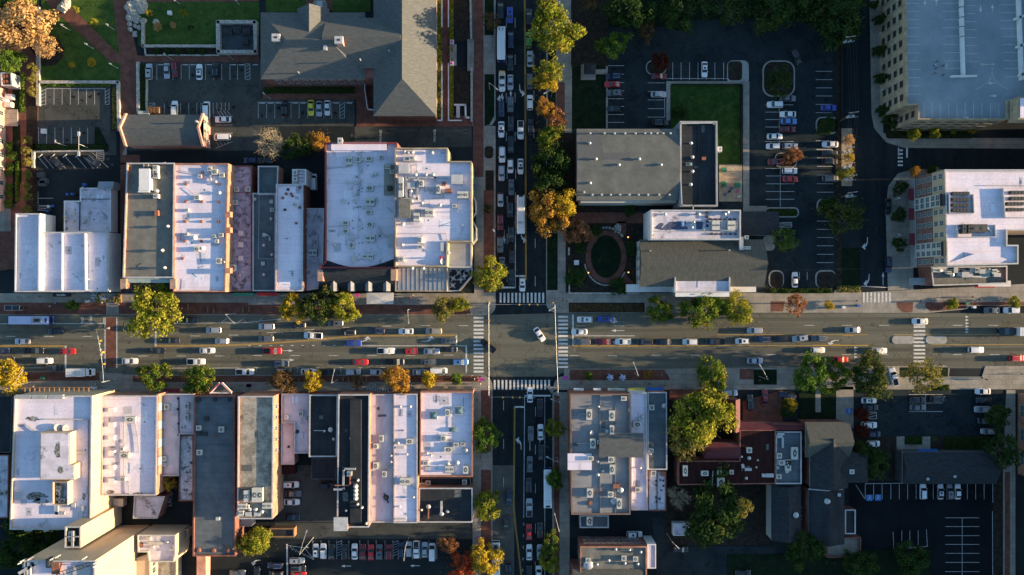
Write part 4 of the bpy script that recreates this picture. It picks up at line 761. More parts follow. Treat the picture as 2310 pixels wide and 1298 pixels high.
# ---- north-east quarter
B = dict(h=9.4, par=0)
pts = [(1301, 291), (1532, 291), (1532, 452), (1301, 452)]; poly = W(pts, 9.4); a = gt('G', 1280, 170)
root = thing('grey_low_gable_hall', (a.x, a.y, 0), 'wide hall with speckled grey low pitched roof and a row of eave vents', 'building')
B.update(root=root, poly=inset(poly, .6)); B['wall'] = MB().prism(inset(poly, .6), 0, 9.2).build('wall', p_siding, root); xs = [p[0] for p in poly]; ys = [p[1] for p in poly]
B['roof'] = rslab(min(xs), min(ys), max(xs), max(ys), 9.4, 1.9, 'x', mat('speckled_grey_roof', (.10, .102, .09), (.145, .145, .128), .3, fine=.2, spot=(.26, .24, .19), spots=.66, spot_scale=1.1), root, over=0, trim=p_teal)
for x in (958, 1080, 1168, 1258, 1348, 1430, 1480, 1535, 1587, 1648): fit(B, 'pipe', 'C', x, 1150, 1.3, 1.3, 1.0)
for x in (905, 977, 1057, 1134, 1214, 1295, 1375, 1455, 1551, 1640): fit(B, 'pipe', 'G', x, 457 if x > 910 else 435, 1.3, 1.3, 1.0)
for X, Y, z in ((1010, 148, 11), (1383, 148, 11), (1208, 198, 11), (1570, 198, 11), (960, 355, 10), (955, 12, 9.9)): B['h'] = z; fit(B, 'vent', 'G', X, Y, 1.0, 1.0, 1.0)
for q_ in (((845, 1125 - 1221), (1068, 1125 - 1221), (1068, 158), (848, 158)), ((1070, 95), (1300, 95), (1300, 158), (1070, 158))):
    vv = [gt('G', *p, 10.6) for p in q_]; yb = min(ys); MB().add([(v.x, v.y, 9.43 + 1.9 * (1 - abs(v.y - (max(ys) + yb) / 2) / ((max(ys) - yb) / 2))) for v in vv], [(3, 2, 1, 0)]).build('roof_patch', RD[1], B['roof'])
B['h'] = 9.4; windows(B, 'S', (1.5, 5.2), 9, 1.6, 1.8, frame=p_siding); a = gt('G', 1290, 505, 8); MB().box(a.x, a.y, 0, 29, 1.4, 7.8).build('side_aisle', p_siding, root)
B = bd('flat_roofed_hall', 'flat black roofed block with high pale parapets and bent white pipes', [(1534, 274), (1618, 274), (1619, 466), (1534, 466)], 9.2, p_grey, r_black, 1.0, p_grey, th=.4)
for pts_ in ([(1735, 1258 - 1221), (1737, -155), (2020, -160), (2025, -150)], [(1740, 350), (1748, 548), (1845, 550), (1845, 600)]): run(B, 'G', pts_, .3, .3, .9, m_coping, 'gas_pipe')
for x, y in ((1840, 132), (1840, 255), (1828, 12), (1825, 368)): fit(B, 'vent', 'G', x, y, 1.1, 1.1, 1.3)
fit(B, 'box', 'G', 1937, 146, 1.2, .9, 1.0, m=m_rusty); fit(B, 'sky', 'G', 1812, 193, 1.8, .8); divider(B, 'G', 1890, -140, 1900, 545, .25, .2, m_dark)
B = gabled('inn_wing', 'long inn with olive shingled gable roof facing the avenue garden', [(1445, 543), (1722, 543), (1722, 645), (1445, 645)], 8.0, 3.4, 'x', p_siding, r_mshin, 'building', over=.3)
windows(B, 'W', (1.5, 4.8), 4, 1.2, 1.8, pane=m_bluegl); windows(B, 'S', (1.5,), 12, 1.2, 1.8)
B['h'] = 9.6; [fit(B, 'pipe', 'G', x, y, 1.0, 1.0, 1.5) for x, y in ((1475, 940), (2155, 935))]; B['h'] = 9; fit(B, 'ac1', 'I', 85, 768, 1.2); fit(B, 'ac2', 'I', 85, 852, 2.4, 1.0, .8)
a = gt('I', 45, 815, 10); MB().box(a.x, a.y, 9, 1.2, 4, 1.0).build('duct', m_steel, B['roof'])
B2 = bd('inn_flat_wing', 'raised white stained flat roof with cooling units behind the inn gable', [(1468, 474), (1671, 474), (1671, 541), (1468, 541)], 11.5, p_white, r_dirty, .8, m_coping)
for x, y in ((2038, 722), (2172, 722)): fit(B2, 'ac4', 'G', x, y, 2.2, 2.6, 1.7); 
for i in range(6): fit(B2, 'box', 'G', 2000 + i * 42, 795, .9, .5, .4, m=m_dark); fit(B2, 'box', 'G', 1995 + i * 42, 668, .9, .5, .4, m=m_dark)
for i in range(4): fit(B2, 'box', 'G', 1967, 610 + i * 38, .7, .8, .5, m=m_dark)
for x, y in ((1605, 625), (1852, 693), (1938, 752), (1838, 738), (2120, 622), (2145, 607), (1895, 625)): fit(B2, 'vent', 'G', x, y, 1.1)
run(B2, 'G', [(2080, 760), (2215, 770), (2225, 700)], .4, .4); run(B2, 'G', [(2080, 690), (2100, 735)], .5, .5); divider(B2, 'G', 1500, 770, 2235, 775, .25, .2, m_coping)
sp = mat('ponded_water_stain', (.035, .045, .09), (.10, .11, .17), 1.2)
for q in ([(1640, 690), (1800, 685), (1800, 755), (1560, 762)], [(1870, 688), (1935, 690), (1925, 755), (1872, 755)], [(1505, 745), (1560, 700), (1590, 700), (1570, 760)]):
    MB().sheet([gt('G', *p, 11.5).to_2d() for p in q][::-1], 11.512).build('roof_stain', sp, B2['roof'])
B2 = bd('inn_portico', 'white portico with tall columns and blotchy white roof facing the avenue', [(1522, 617), (1647, 617), (1647, 660), (1522, 660)], 8.8, p_white, r_dirty, .5, m_coping)
for i in range(6): a = g(1530 + i * 21.5, 664, 6); MB().cyl(a.x, a.y, 0, 8.2, .4, .34, 12).build('column', p_white, B2['root'])
a = g(1584, 663, 8.6); MB().box(a.x, a.y - .2, 8.21, 16.2, 1.4, .6).build('entablature', p_white, B2['root'])
for x0_ in (1398, 1660): 
    a = gt('G' if x0_ < 1500 else 'G', (1530 if x0_ < 1500 else 2220), 1262, 4); MB().box(a.x, a.y, 0, 18 if x0_ < 1500 else 12, 2.4, 4).build('porch', p_white, B['root'])
B2 = gabled('inn_canopy', 'dark carport roof reaching from the inn towards the car park', [(1672, 479), (1755, 479), (1755, 530), (1672, 530)], 4.6, .8, 'x', p_grey, r_dshin, 'carport', over=.2)
B2 = bd('toilet_hut', 'tiny square hut against the black flat roofed block', [(1617, 331), (1629, 331), (1629, 342), (1617, 342)], 3, p_white, r_pink, .1, cat='hut')
B = gabled('gazebo', 'small garden gazebo with dark pyramid roof on a concrete pad', [(1317, 142), (1343, 142), (1343, 168), (1317, 168)], 2.6, 1.6, 'x', p_grey, r_dshin, 'gazebo', over=.0, hip=(1.72, 1.72))
a = gt('C', 942, 625); MB().box(a.x, a.y, .1, 4.6, 4.8, .12).build('plinth', m_conc, B['root'])
# multi-storey car park
pts = [(2036, -330), (2046, 237), (2072, 237), (2071, 270), (2275, 270), (2275, 228), (2560, 228), (2560, -330)]
B = bd('parking_structure', 'tan brick multistorey car park with painted bays on its open deck', pts, 14.6, b_tan, r_deck, 1.0, b_tan, cat='car park')
for e in range(len(B['poly'])):
    a_, c_ = Vector(B['poly'][e]), Vector(B['poly'][(e + 1) % len(B['poly'])]); L_ = (c_ - a_).length; d_ = (c_ - a_).normalized()
    if L_ < 4 or d_.y > .5 or (d_.x > .5 and a_.y < 20) or d_.x < -.5: continue
    if d_.y < -.5: windows(B, 'W', (2.0, 5.3, 8.6, 11.9), int(L_ / 3.9), 1.9, 1.9, pane=m_dark, frame=b_tan, m0=.01, m1=.01, edge=e, names=('opening', 'shade_panel'), muntin=False, depth=.3)  # dark panels stand for the shade inside the open storeys
    else: windows(B, 'S', (2.0, 5.3, 8.6, 11.9), int(L_ / 4.2), 2.4, 1.5, pane=m_dark, frame=b_tan, m0=.02, m1=.02, edge=e, names=('opening', 'shade_panel'), muntin=False, depth=.3)
dk = MB(); hh_ = 14.6
def dl(t, p, q, wd=.11): seg(dk, *px(t, *p), *px(t, *q), wd, .01, hh_)
for y in (28, 93, 160, 225, 292, 358, 425, 490, 558, 624, 690, 757): dl('D', (1355, y), (1470 + y * .02, y))
for y in (28, 93, 160, 225, 292, 358, 425, 490, 550): dl('D', (1655 + y * .02, y), (1795 + y * .02, y - 2))
for y in (47, 110, 175, 240, 303, 367, 432, 492): dl('D', (1842, y), (1912 + y * .07, y))
for y in (40, 103, 167, 230, 295, 358, 422, 487, 550, 617): dl('D', (2102 + y * .09, y), (2240 + y * .08, y))
for x in (1510, 1575, 1640, 1708, 1775, 1840, 1907, 1975, 2043, 2110): dl('D', (x - 3, 825), (x, 955))
for i in range(8):
    t0, t1 = i / 8, (i + 1) / 8
    for s_ in (-1, 1): dl('D', (2055 + s_ * (10 + 120 * t0 ** 1.6), 620 + 100 * t0), (2055 + s_ * (10 + 120 * t1 ** 1.6), 620 + 100 * t1))
dl('D', (2055, 540), (2055, 625))
def dtri(X, Y, a):
    c = gt('D', X, Y, hh_); a = R(a)
    for P_ in ([(-1.1, -.1), (.1, -.1), (.1, .1), (-1.1, .1)], [(.1, -.5), (1.2, 0), (.1, .5)]):
        dk.add([(c.x + u * math.cos(a) - v * math.sin(a), c.y + u * math.sin(a) + v * math.cos(a), hh_ + .012) for u, v in P_], [tuple(range(len(P_)))])
for q in ((1515, 15, 270), (1607, 15, 90), (1962, 70, 270), (2057, 70, 90), (2062, 770, 0), (2050, 668, 180)): dtri(*q)
dk.build('bay_line', m_white, B['roof'])
for i, (x0_, y0_, x1_, y1_) in enumerate(((1812, -300, 1815, 50), (1813, 60, 1818, 130), (1815, 142, 1819, 208), (1817, 218, 1820, 287), (1820, 297, 1828, 600), (1728, 612, 1935, 608))):
    p, q = gt('D', x0_, y0_, hh_ + .9), gt('D', x1_, y1_, hh_ + .9); d_ = q - p; m_ = (p + q) / 2; MB().box(m_.x, m_.y, hh_, d_.length, .9 if i < 5 else .5, .95, math.atan2(d_.y, d_.x)).build('barrier_wall', p_white, B['roof'])
for x0_, y0_, x1_, y1_ in ((2268, -200, 2300, 640), (2245, 150, 2310, 128), (2262, 375, 2312, 358), (2280, 605, 2312, 592)):
    p, q = gt('D', x0_, y0_, hh_ + 1.2), gt('D', x1_, y1_, hh_ + 1.2); d_ = q - p; m_ = (p + q) / 2; MB().box(m_.x, m_.y, hh_, d_.length, .7, 1.3, math.atan2(d_.y, d_.x)).build('ramp_wall', p_white, B['roof'])
fit(B, 'box', 'D', 1842, 945, 1.4, .6, .6, rot=10)
a = gt('D', 1935, 555, 15); lp_ = MB(); lp_.cyl(a.x, a.y, hh_, hh_ + 5, .1); lp_.tube((a.x - 1.5, a.y, hh_ + 5), (a.x + 1.5, a.y, hh_ + 5), .08)
[lp_.box(a.x + s_ * 1.5, a.y, hh_ + 4.95, .9, .4, .15) for s_ in (-1, 1)]; lp_.build('deck_lamp', m_pole, B['roof'])
a = gt('D', 2230, 880, 17.5); MB().box(a.x + 9, a.y, 14.7, 18, 6.5, 4.6).box(a.x + 9, a.y, 19.3, 17, 5.6, .1, m=1).build('stair_tower', [b_tan, r_white], B['root'])
# hotel
pts = [(2131, 383), (2700, 383), (2700, 556), (2283, 556), (2297, 556), (2297, 594), (2135, 600)]
pts = [(2131, 383), (2700, 383), (2700, 520), (2272, 520), (2272, 553), (2297, 553), (2297, 596), (2136, 600)]
B = bd('hotel', 'five storey hotel with brick and cream front and a bright white flat roof', pts, 18.2, p_cream, r_white, .6, m_coping)
wx = {}
fw = [Vector(g(2131, 383, 18.8).to_2d()), Vector(g(2136, 600, 18.8).to_2d())]; dn = (fw[1] - fw[0]); Lw = dn.length; dn.normalize(); nw = Vector((dn.y, -dn.x))
if nw.x > 0: nw = -nw
def facade(s0, s1, z0, z1, out, m, name):
    p, q = fw[0] + dn * s0, fw[0] + dn * s1; pp = [p + nw * .0, q, q + nw * out, p + nw * out]
    return MB().prism(ccw(pp), z0, z1, bottom=True).build(name, m, B['wall'])
facade(0.1, Lw - .1, 0, 3.6, .3, p_grey, 'base_course')
for s0, s1 in ((0, .24), (.38, .74), (.9, 1)): facade(Lw * s0, Lw * s1, 3.65, 12.2, .22, b_brown, 'brick_panel')
for s0, s1 in ((.24, .38), (.74, .9)):
    facade(Lw * s0 + .05, Lw * s1 - .05, 4.2, 17.6, .9, p_siding, 'bay'); facade(Lw * s0 + .2, Lw * s1 - .2, 17.65, 18.9, .9, m_dark, 'bay_cap')
def hw(s_, z, out, w_=1.3, h_=1.7):
    key = (w_, h_, True); q = fw[0] + dn * (Lw * s_) + nw * (out + .04)
    if key not in _W:
        f = MB(); t = .1; f.box(0, 0, 0, w_ + .2, .1, t); f.box(0, 0, h_ + t, w_ + .2, .1, t)
        for k in (-1, 1): f.box(k * (w_ + t) / 2, 0, t, t, .1, h_)
        f.box(0, 0, t, .07, .08, h_); f.box(0, .002, t + h_ / 2, w_, .08, .07); _W[key] = (f.mesh('window', m_coping), MB().box(0, 0, t, w_, .05, h_).mesh('pane', m_glass))
    fo = inst('window', _W[key][0], B['wall'], (q.x, q.y, z), math.atan2(nw.y, nw.x) + math.pi / 2); inst('pane', _W[key][1], fo, mats={0: m_bluegl})
for z in (4.6, 7.4, 10.2):
    for s_ in (.06, .18, .43, .55, .67, .945): hw(s_, z, .22)
for z in (13.0, 15.8):
    for s_ in (.06, .18, .43, .55, .67, .945): hw(s_, z, 0)
for z in (4.8, 7.6, 10.4, 13.2, 15.6):
    for s_ in (.28, .34, .78, .86): hw(s_, z, .9)
for s_ in (.12, .34, .62): facade(Lw * s_, Lw * s_ + 3.6, 2.7, 3.0, 1.9, m_canvas['maroon'], 'awning')
for y in (415, 463, 508, 550):
    for x in (1745, 1772, 1800, 1828, 1855): fit(B, 'ac1', 'I', x, y, .95, .95, 1.0, m=m_dark)
for y in (408, 455, 498, 545):
    for x in (2180, 2208, 2236, 2264, 2292): fit(B, 'ac1', 'I', x + (30 if y < 460 else 0), y, .95, .95, 1.0, m=m_dark)
for x0_, y0_, x1_, y1_ in ((1905, 420, 1912, 572), (1715, 572, 1912, 574), (1712, 420, 1715, 572), (2145, 372, 2162, 606), (2162, 606, 2400, 606), (1775, 668, 1785, 765), (1785, 765, 2085, 763), (2080, 665, 2085, 763), (2000, 350, 2400, 350)): divider(B, 'I', x0_, y0_, x1_, y1_, 1.0 if y0_ != 350 else .5, .2, m_coping)
for x, y, w_, l_ in ((1822, 678, 1.2, 1.2), (1868, 678, 1.2, 1.2), (1822, 720, 1.2, 1.2), (1868, 720, 1.2, 1.2), (1945, 695, 4.4, 2.2)): fit(B, 'ac2', 'I', x, y, w_, l_, 1.6, m=m_dark)
run(B, 'I', [(1790, 690), (1900, 700)], .5, .5); run(B, 'I', [(2010, 690), (2040, 720)], .5, .5)
ridge = MB(); pa = [gt('I', *p, 18.4) for p in ((1705, 972), (1965, 880), (2270, 970))]
ridge.add([(pa[0].x, pa[0].y, 18.22), (pa[2].x, pa[2].y, 18.22), (pa[1].x, pa[1].y, 19.0)], [(0, 1, 2)]).build('sloped_cricket', r_white, B['roof'])
for x0_, y0_, x1_, y1_ in ((1680, 230, 1765, 275), (2120, 915, 2200, 955), (1690, 990, 1860, 895)): pass
B2 = bd('hotel_podium', 'low stepped podium crowded with ducts and terraces in front of the hotel', [(2100, 603), (2272, 600), (2272, 640), (2105, 645)], 6.5, b_red, r_grav, .8, m_coping)
random.seed(3)
for i in range(16): fit(B2, random.choice(('ac1', 'ac2', 'box', 'vent', 'box')), 'I', 1600 + i * 33 + random.uniform(-8, 8), 1045 + random.uniform(-22, 25), random.uniform(.9, 2.4), random.uniform(.9, 1.8), random.uniform(.8, 1.6))
run(B2, 'I', [(1600, 1030), (1800, 1025), (1900, 1050), (2100, 1040)], .4, .4); run(B2, 'I', [(1830, 1040), (1830, 1080), (2000, 1085)], .5, .5)
fit(B2, 'box', 'I', 1995, 1055, 3.2, 2.2, .5, m=p_teal); a = gt('I', 2080, 1138, 4); MB().box(a.x, a.y, 3.4, 10, 1.8, .3).build('canopy', p_white, B2['root']); a = gt('I', 2010, 1158, 4); MB().box(a.x, a.y, 3.0, 6, 1.0, .25).build('sign_canopy', m_canvas['red'], B2['root'])
a = gt('I', 1555, 1120, 4); MB().box(a.x, a.y, 3.2, 12, 2.2, .3).build('front_canopy', p_grey, B2['root'])
bd('unseen_street_building', 'unseen low brick building that shades the east end of the side street', [(2405, 275), (2800, 275), (2800, 385), (2405, 385)], 9, b_red, r_grey, .4)  # unseen building, added for the shade it throws on the side street
# unseen building beyond the right edge, sized for its shade over the deck, and the office block on the right edge
bd('unseen_tower_block', 'unseen tall brick block that shades the car park deck from the east', [(2545, -450), (2950, -450), (2950, 205), (2545, 205)], 30, b_red, r_grey, .8)
pts = [(2355, 886), (2700, 886), (2700, 1010), (2350, 1010)]
B = bd('office_block', 'brick and teal glass office block at the right edge beside the car park', [(2380, 905), (2760, 905), (2760, 1100), (2380, 1100)], 15, b_orange, r_grey, .8, m_coping)
windows(B, 'W', (1.2, 5.2, 9.2, 13.2), 3, 3.6, 2.8, pane=m_bluegl, frame=p_siding); windows(B, 'N', (1.2, 5.2, 9.2, 13.2), 8, 3.2, 2.6, pane=m_bluegl, frame=p_siding)
bd('unseen_south_block', 'unseen tall brick block south of the office block, there for its shade', [(2500, 1025), (3000, 1025), (3000, 2000), (2500, 2000)], 25, b_orange, r_grey, .8)  # unseen block, height set by the shade over the south-east yards
# ---- south-west row
B = bd('cream_office', 'tall cream office with stained white roof and a boxy white penthouse', [(33, 893), (208, 893), (204, 1195), (22, 1195)], 13.5, p_cream, r_white, .8, m_coping)
ph = [gt('N', *p, 16.8).to_2d() for p in ((275, 322), (478, 322), (478, 540), (508, 540), (508, 645), (272, 645))]
MB().prism(ccw(ph), 13.48, 16.8).build('penthouse', [p_cream], B['roof']); MB().prism(inset(ccw(ph), .25), 16.8, 16.88).build('penthouse_roof', r_dirty, B['roof'])
eq = [gt('N', *p, 16) for p in ((362, 660), (462, 660), (462, 815), (362, 815))]
b = MB()
for p, q in zip(eq, eq[1:] + eq[:1]): d_ = q - p; m_ = (p + q) / 2; b.box(m_.x, m_.y, 13.5, d_.length, .2, 2.6, math.atan2(d_.y, d_.x))
b.build('equipment_screen', p_cream, B['roof'])
for x, y, w_, l_ in ((398, 735, 1.8, 2.0), (395, 765, 1.8, 1.5), (430, 785, 2.0, 1.2), (405, 700, 1.8, 1.2)): fit(B, 'ac1', 'N', x, y, w_, l_, 1.5)
for x, y in ((385, 288), (443, 295)): fit(B, 'dish', 'N', x, y, 2.2)
run(B, 'N', [(185, 270), (250, 315)], .25, .25); run(B, 'N', [(395, 830), (395, 870), (440, 870)], .8, .6); run(B, 'N', [(520, 455), (575, 455)], .5, .5); divider(B, 'N', 300, 232, 618, 232, .5, .3, m_coping); divider(B, 'N', 600, 232, 600, 900, .4, .25, m_coping)
for x, y, w_, l_ in ((125, 755, 1.8, 2.2), (195, 985, 2.2, 1), (318, 985, 1.6, 1.0), (570, 840, .9, 1.6), (505, 820, 1.2, 1.2)): fit(B, 'box', 'N', x, y, w_, l_, .6)
st = mat('algae_stain', (.06, .06, .045), (.36, .34, .31), 1.6, lo=.42, hi=.62, fine=.3)
for X, Y, rx, ry in ((225, 228, 50, 20), (255, 760, 75, 40), (285, 790, 60, 20), (445, 430, 22, 70), (465, 560, 25, 30), (575, 755, 14, 30)):
    q = [gt('N', X + rx * math.cos(i * .3925) * random.uniform(.6, 1.1), Y + ry * math.sin(i * .3925) * random.uniform(.6, 1.1), 13.5).to_2d() for i in range(16)]
    MB().sheet(ccw(q), 13.512 if X not in (445, 465) else 16.9).build('roof_stain', st, B['roof'])
a = gt('J', 460, 962, 8); b = MB()
for i in range(14): b.box(a.x - 10 + i * 1.5, a.y, 5.2, .25, 2.6, .3)
b.box(a.x, a.y + 1.2, 5.5, 21, .25, .3).box(a.x, a.y - 1.2, 5.5, 21, .25, .3).build('pergola', m_wood, B['root'])
for x in (228, 370, 515): a = gt('J', x, 995, 13); MB().box(a.x, a.y, 13.5, 4.3, 1.2, .9).build('sign_panel', p_grey, B['roof'])
a = gt('J', 690, 985, 5); MB().box(a.x, a.y, 4.6, 5.5, 1.5, .2).build('canopy', p_grey, B['root']); a = gt('J', 800, 975, 4); MB().box(a.x, a.y, 3.5, 1.6, 1.6, .2).build('red_canopy', m_canvas['red'], B['root'])
B = bd('white_gallery', 'white roofed block with a row of six curved vent hoods', [(229, 893), (355, 893), (352, 1118), (229, 1118)], 8.6, b_orange, r_white, .7, m_coping)
for y in (167, 268, 358, 462, 560, 652): fit(B, 'box', 'N', 765, y, 1.8, 1.5, 1.0, m=p_white)
for x, y, w_, l_ in ((895, 232, 3.2, 1.8), (855, 478, 2.8, 1.6), (845, 640, 1.5, 1.3), (840, 432, 1, 1.2)): fit(B, 'ac1', 'N', x, y, w_, l_, 1.3)
run(B, 'N', [(850, 255), (852, 460), (850, 620)], .25, .2); run(B, 'N', [(925, 260), (940, 340), (950, 460)], .18, .15); run(B, 'N', [(855, 620), (880, 660), (885, 740)], .18, .15)
for i in range(9): a = gt('N', 1072, 90 + i * 62, 9.4); MB().box(a.x, a.y, 0, .7, 2.6, 9.0).build('pilaster', p_grey if i % 2 else b_orange, B['root'])
for X, Y, rx, ry in ((755, 728, 28, 14), (945, 740, 35, 10)):
    MB().sheet(ccw([gt('N', X + rx * math.cos(i * .524), Y + ry * math.sin(i * .524), 8.6).to_2d() for i in range(12)]), 8.612).build('roof_stain', st, B['roof'])
B = bd('rear_annex', 'stained flat roofed brick annex in the alley behind the vent hood block', [(303, 1120), (372, 1120), (355, 1170), (300, 1170)], 5, b_red, r_dirty, .25, m_coping)
B = bd('lilac_white_shop', 'pale shop with two pairs of roof units beside the plain dark long roof', [(358, 889), (437, 889), (437, 980), (405, 980), (403, 1074), (358, 1074)], 5.6, b_orange, r_pink, .4, m_coping)
for x, y, w_, l_ in ((1142, 145, 1.4, 1.9), (1280, 140, 1.3, 2), (1280, 218, 1.2, 2.4), (1125, 500, .9, 1.6), (1125, 540, .9, .9), (1250, 285, 1.2, 1.0)): fit(B, 'ac1', 'N', x, y, w_, l_, 1.2)
for x, y in ((1100, 332), (1215, 340), (1212, 90), (1210, 165), (1215, 262)): fit(B, 'drum', 'N', x, y, .7, m=m_dark)
divider(B, 'N', 1222, 80, 1222, 330, .25, .2, m_dark)
B2 = bd('mossy_shop', 'narrow low roof with heavy black staining beside the plain dark long roof', [(405, 982), (436, 982), (436, 1131), (403, 1131)], 5, b_red, mat('mossy_white_roof', (.40, .38, .39), (.62, .60, .60), .5, spot=(.05, .048, .045), spots=.5, spot_scale=.55), .3)
a = gt('N', 1200, 45, 9); b = MB()
for s_ in (-1, 1): b.tube(gt('J', 1950 + s_ * 95, 965, 6.2), gt('J', 1950 + s_ * 10, 880, 7.0), .35, .35, 6)
b.tube(gt('J', 1855, 965, 6.2), gt('J', 2045, 965, 6.2), .25, n=6); b.build('sign_arch', m_canvas['white'], B['root']); 
b = MB()
for s_ in (-1, 1):
    p, q = gt('J', 1950 + s_ * 95, 962, 6.7), gt('J', 1950 + s_ * 12, 880, 7.5)
    for i in range(9): k = p.lerp(q, (i + .5) / 9); b.box(k.x, k.y, k.z, .35, .35, .2, .7)
b.build('arch_tile', m_canvas['red'], B['root'])
awning(B, 'J', 1435, 930, 1590, 968, 3.0, m_canvas['maroon'], .6, south=False)
B = bd('dark_long_shop', 'long plain dark blue grey roof between red brick parapets', [(438, 893), (529, 893), (531, 1255), (435, 1255)], 7.6, b_red, r_slate, .55, b_red)
for x, y, k, w_ in ((1360, 290, 'ac1', 1.4), (1515, 300, 'ac1', 1.6), (1412, 228, 'box', 1.4), (1405, 332, 'box', 1.2), (1368, 328, 'box', 1.0), (1365, 457, 'ac1', 1.6), (1360, 100, 'box', 1), (1470, 98, 'box', 1), (1568, 98, 'box', 1), (1355, 1132, 'drum', 1.3), (1458, 1132, 'drum', 1.3), (1560, 1132, 'drum', 1.3), (1490, 910, 'box', 1.1), (1465, 345, 'drum', .7)):
    fit(B, k, 'N', x, y, w_, None, None, m=m_dark if k == 'box' and y != 910 else None)
divider(B, 'N', 1330, 405, 1598, 405, .2, .2, r_slate); a = gt('N', 1380, 1240, 3); MB().box(a.x, a.y, 0, 2.8, 8, 3.4).build('rear_porch', b_pink, B['root'])
B = bd('gravel_roofed_shop', 'tall brick shop with patchy tan and dark gravel roof and bright orange east wall', [(537, 894), (617, 894), (615, 1171), (535, 1171)], 10.2, b_orange, r_tan, .7, m_coping)
windows(B, 'E', (1.4, 4.6, 7.4), 5, 1.1, 1.6, m0=.5, m1=.05)
dkg = mat('dark_gravel', (.06, .057, .05), (.12, .115, .10), .6, fine=.35)
for x, y, w_, l_, h_ in ((1765, 745, 3.2, 4.2, 1.8), (1690, 755, 1.6, 3.2, 1.6), (1660, 825, 2.6, 1.6, 1.3), (1690, 828, 1.4, 1.4, 1.2), (1652, 870, 1.5, 1.5, 1)): fit(B, 'ac2', 'N', x, y, w_, l_, h_)
fit(B, 'ac2', 'P', 132, 820, 2.8, 1.6, 1.2)
for x, y in ((92, 865), (12, 848), (48, 848)): fit(B, 'vent', 'P', x, y, 1.3)
for x in (1640, 1700, 1760): fit(B, 'box', 'N', x, 880, 1.8, 1.2, .7)
divider(B, 'N', 1630, 703, 1790, 703, .35, .25); divider(B, 'N', 1630, 800, 1790, 800, .35, .25)
a = gt('N', 1680, 935, 3); MB().box(a.x, a.y, 0, 4, 2.2, 3.8).build('rear_lobby', p_grey, B['root'])
B = bd('pink_flat_shop', 'small pinkish roofed shop with a lower rear wing by the rear yard', [(635, 889), (697, 889), (697, 1023), (664, 1023), (664, 955), (635, 955)], 5.8, b_red, r_pink, .35, m_coping)
B2 = bd('pink_rear_wing', 'low rear wing with plain pink roof beside the orange wall', [(634, 955), (663, 955), (664, 1048), (634, 1048)], 4.6, b_red, r_pink, .25, m_coping)
for x, y, w_ in ((360, 193, 1.6), (265, 215, 1.0), (395, 225, .9)): fit(B, 'ac1', 'P', x, y, w_)
fit(B2, 'drum', 'P', 272, 422, .8, m=m_dark); fit(B, 'drum', 'P', 330, 318, 1.2, m=m_dark); a = gt('P', 278, 570, 2); MB().box(a.x, a.y, 0, 4, 3.0, 2.6).build('rear_porch', r_rust, B2['root'])
B = bd('black_roofed_shop', 'black roofed shop with pale tile edging and two white vents', [(698, 891), (762, 891), (760, 1031), (697, 1031)], 7.2, b_red, r_black, .5, m_coping)
fit(B, 'vent', 'P', 562, 303, 1.5); fit(B, 'vent', 'P', 583, 367, .9); fit(B, 'vent', 'P', 520, 312, .8); run(B, 'P', [(452, 307), (520, 308)], .2)
B2 = bd('black_lower_annex', 'lower black roofed annex behind the pale edged black roof', [(703, 1034), (760, 1034), (758, 1082), (702, 1082)], 4.2, p_dark, r_black, .25)
B = bd('long_black_shop', 'very long black roof with a raised spine and silver kitchen ducts', [(763, 890), (834, 890), (832, 1190), (760, 1190)], 8.4, b_orange, r_black, .6, m_coping)
a, c = gt('P', 718, 90, 9.4), gt('P', 750, 955, 9.4); MB().box((a.x + c.x) / 2, (a.y + c.y) / 2, 8.38, 3.4, a.y - c.y, 1.1, top=.97).build('raised_spine', r_black, B['roof']); 
for pts_ in ([(730, 568), (655, 568), (652, 690), (655, 708), (592, 708)],): run(B, 'P', pts_, .55, .6, 1.0, m_steel)
run(B, 'P', [(697, 590), (697, 682), (595, 682)], .35, .35, 1.2, m_rusty); fit(B, 'ac1', 'P', 695, 600, 1.4, 1.4, 2.4, m=m_steel)
for x, y in ((735, 690), (735, 718), (735, 745), (735, 772)): fit(B, 'vent', 'P', x, y, 1.5, 1.5, 2.4)
for x, y in ((702, 362), (750, 648), (748, 812), (670, 856), (778, 835), (808, 943)): fit(B, 'vent', 'P', x, y, .9, .9, 2.0 if x > 715 else 1.0)
a = gt('P', 635, 945, 9.2); MB().box(a.x, a.y, 0, 3.9, 3.8, 9.6).box(a.x, a.y, 9.6, 4.2, 4.1, .15, m=1).build('stair_head', [b_orange, m_coping], B['root'])
B = bd('pink_long_shop', 'long pale pink roof with ripples and a fallen dark pipe coil', [(836, 890), (886, 890), (886, 1179), (836, 1179)], 6.4, b_orange, mat('rippled_pink_roof', (.44, .38, .39), (.60, .53, .54), .4, fine=.06, stretch=(1, .3, 1), spot=(.28, .2, .2), spots=.64), .35, m_coping)
for x, y, w_, l_ in ((912, 362, 1.2, 2.2), (873, 415, 1.3, 1.8), (873, 548, 1.4, 2.2), (933, 605, 1.4, 1.8)): fit(B, 'ac1', 'P', x, y, w_, l_)
fit(B, 'drum', 'P', 940, 770, 1.8, m=m_dark); run(B, 'P', [(930, 740), (958, 800)], .3, .3, .1, m_dark); run(B, 'P', [(890, 560), (975, 555)], .12); [fit(B, 'vent', 'P', 978, y, 1.1) for y in (480, 522)]
B2 = bd('clean_white_shop', 'long clean white roof with one double fan unit near its middle', [(888, 889), (942, 889), (942, 1180), (888, 1180)], 6.8, b_orange, r_white, .4, m_coping)
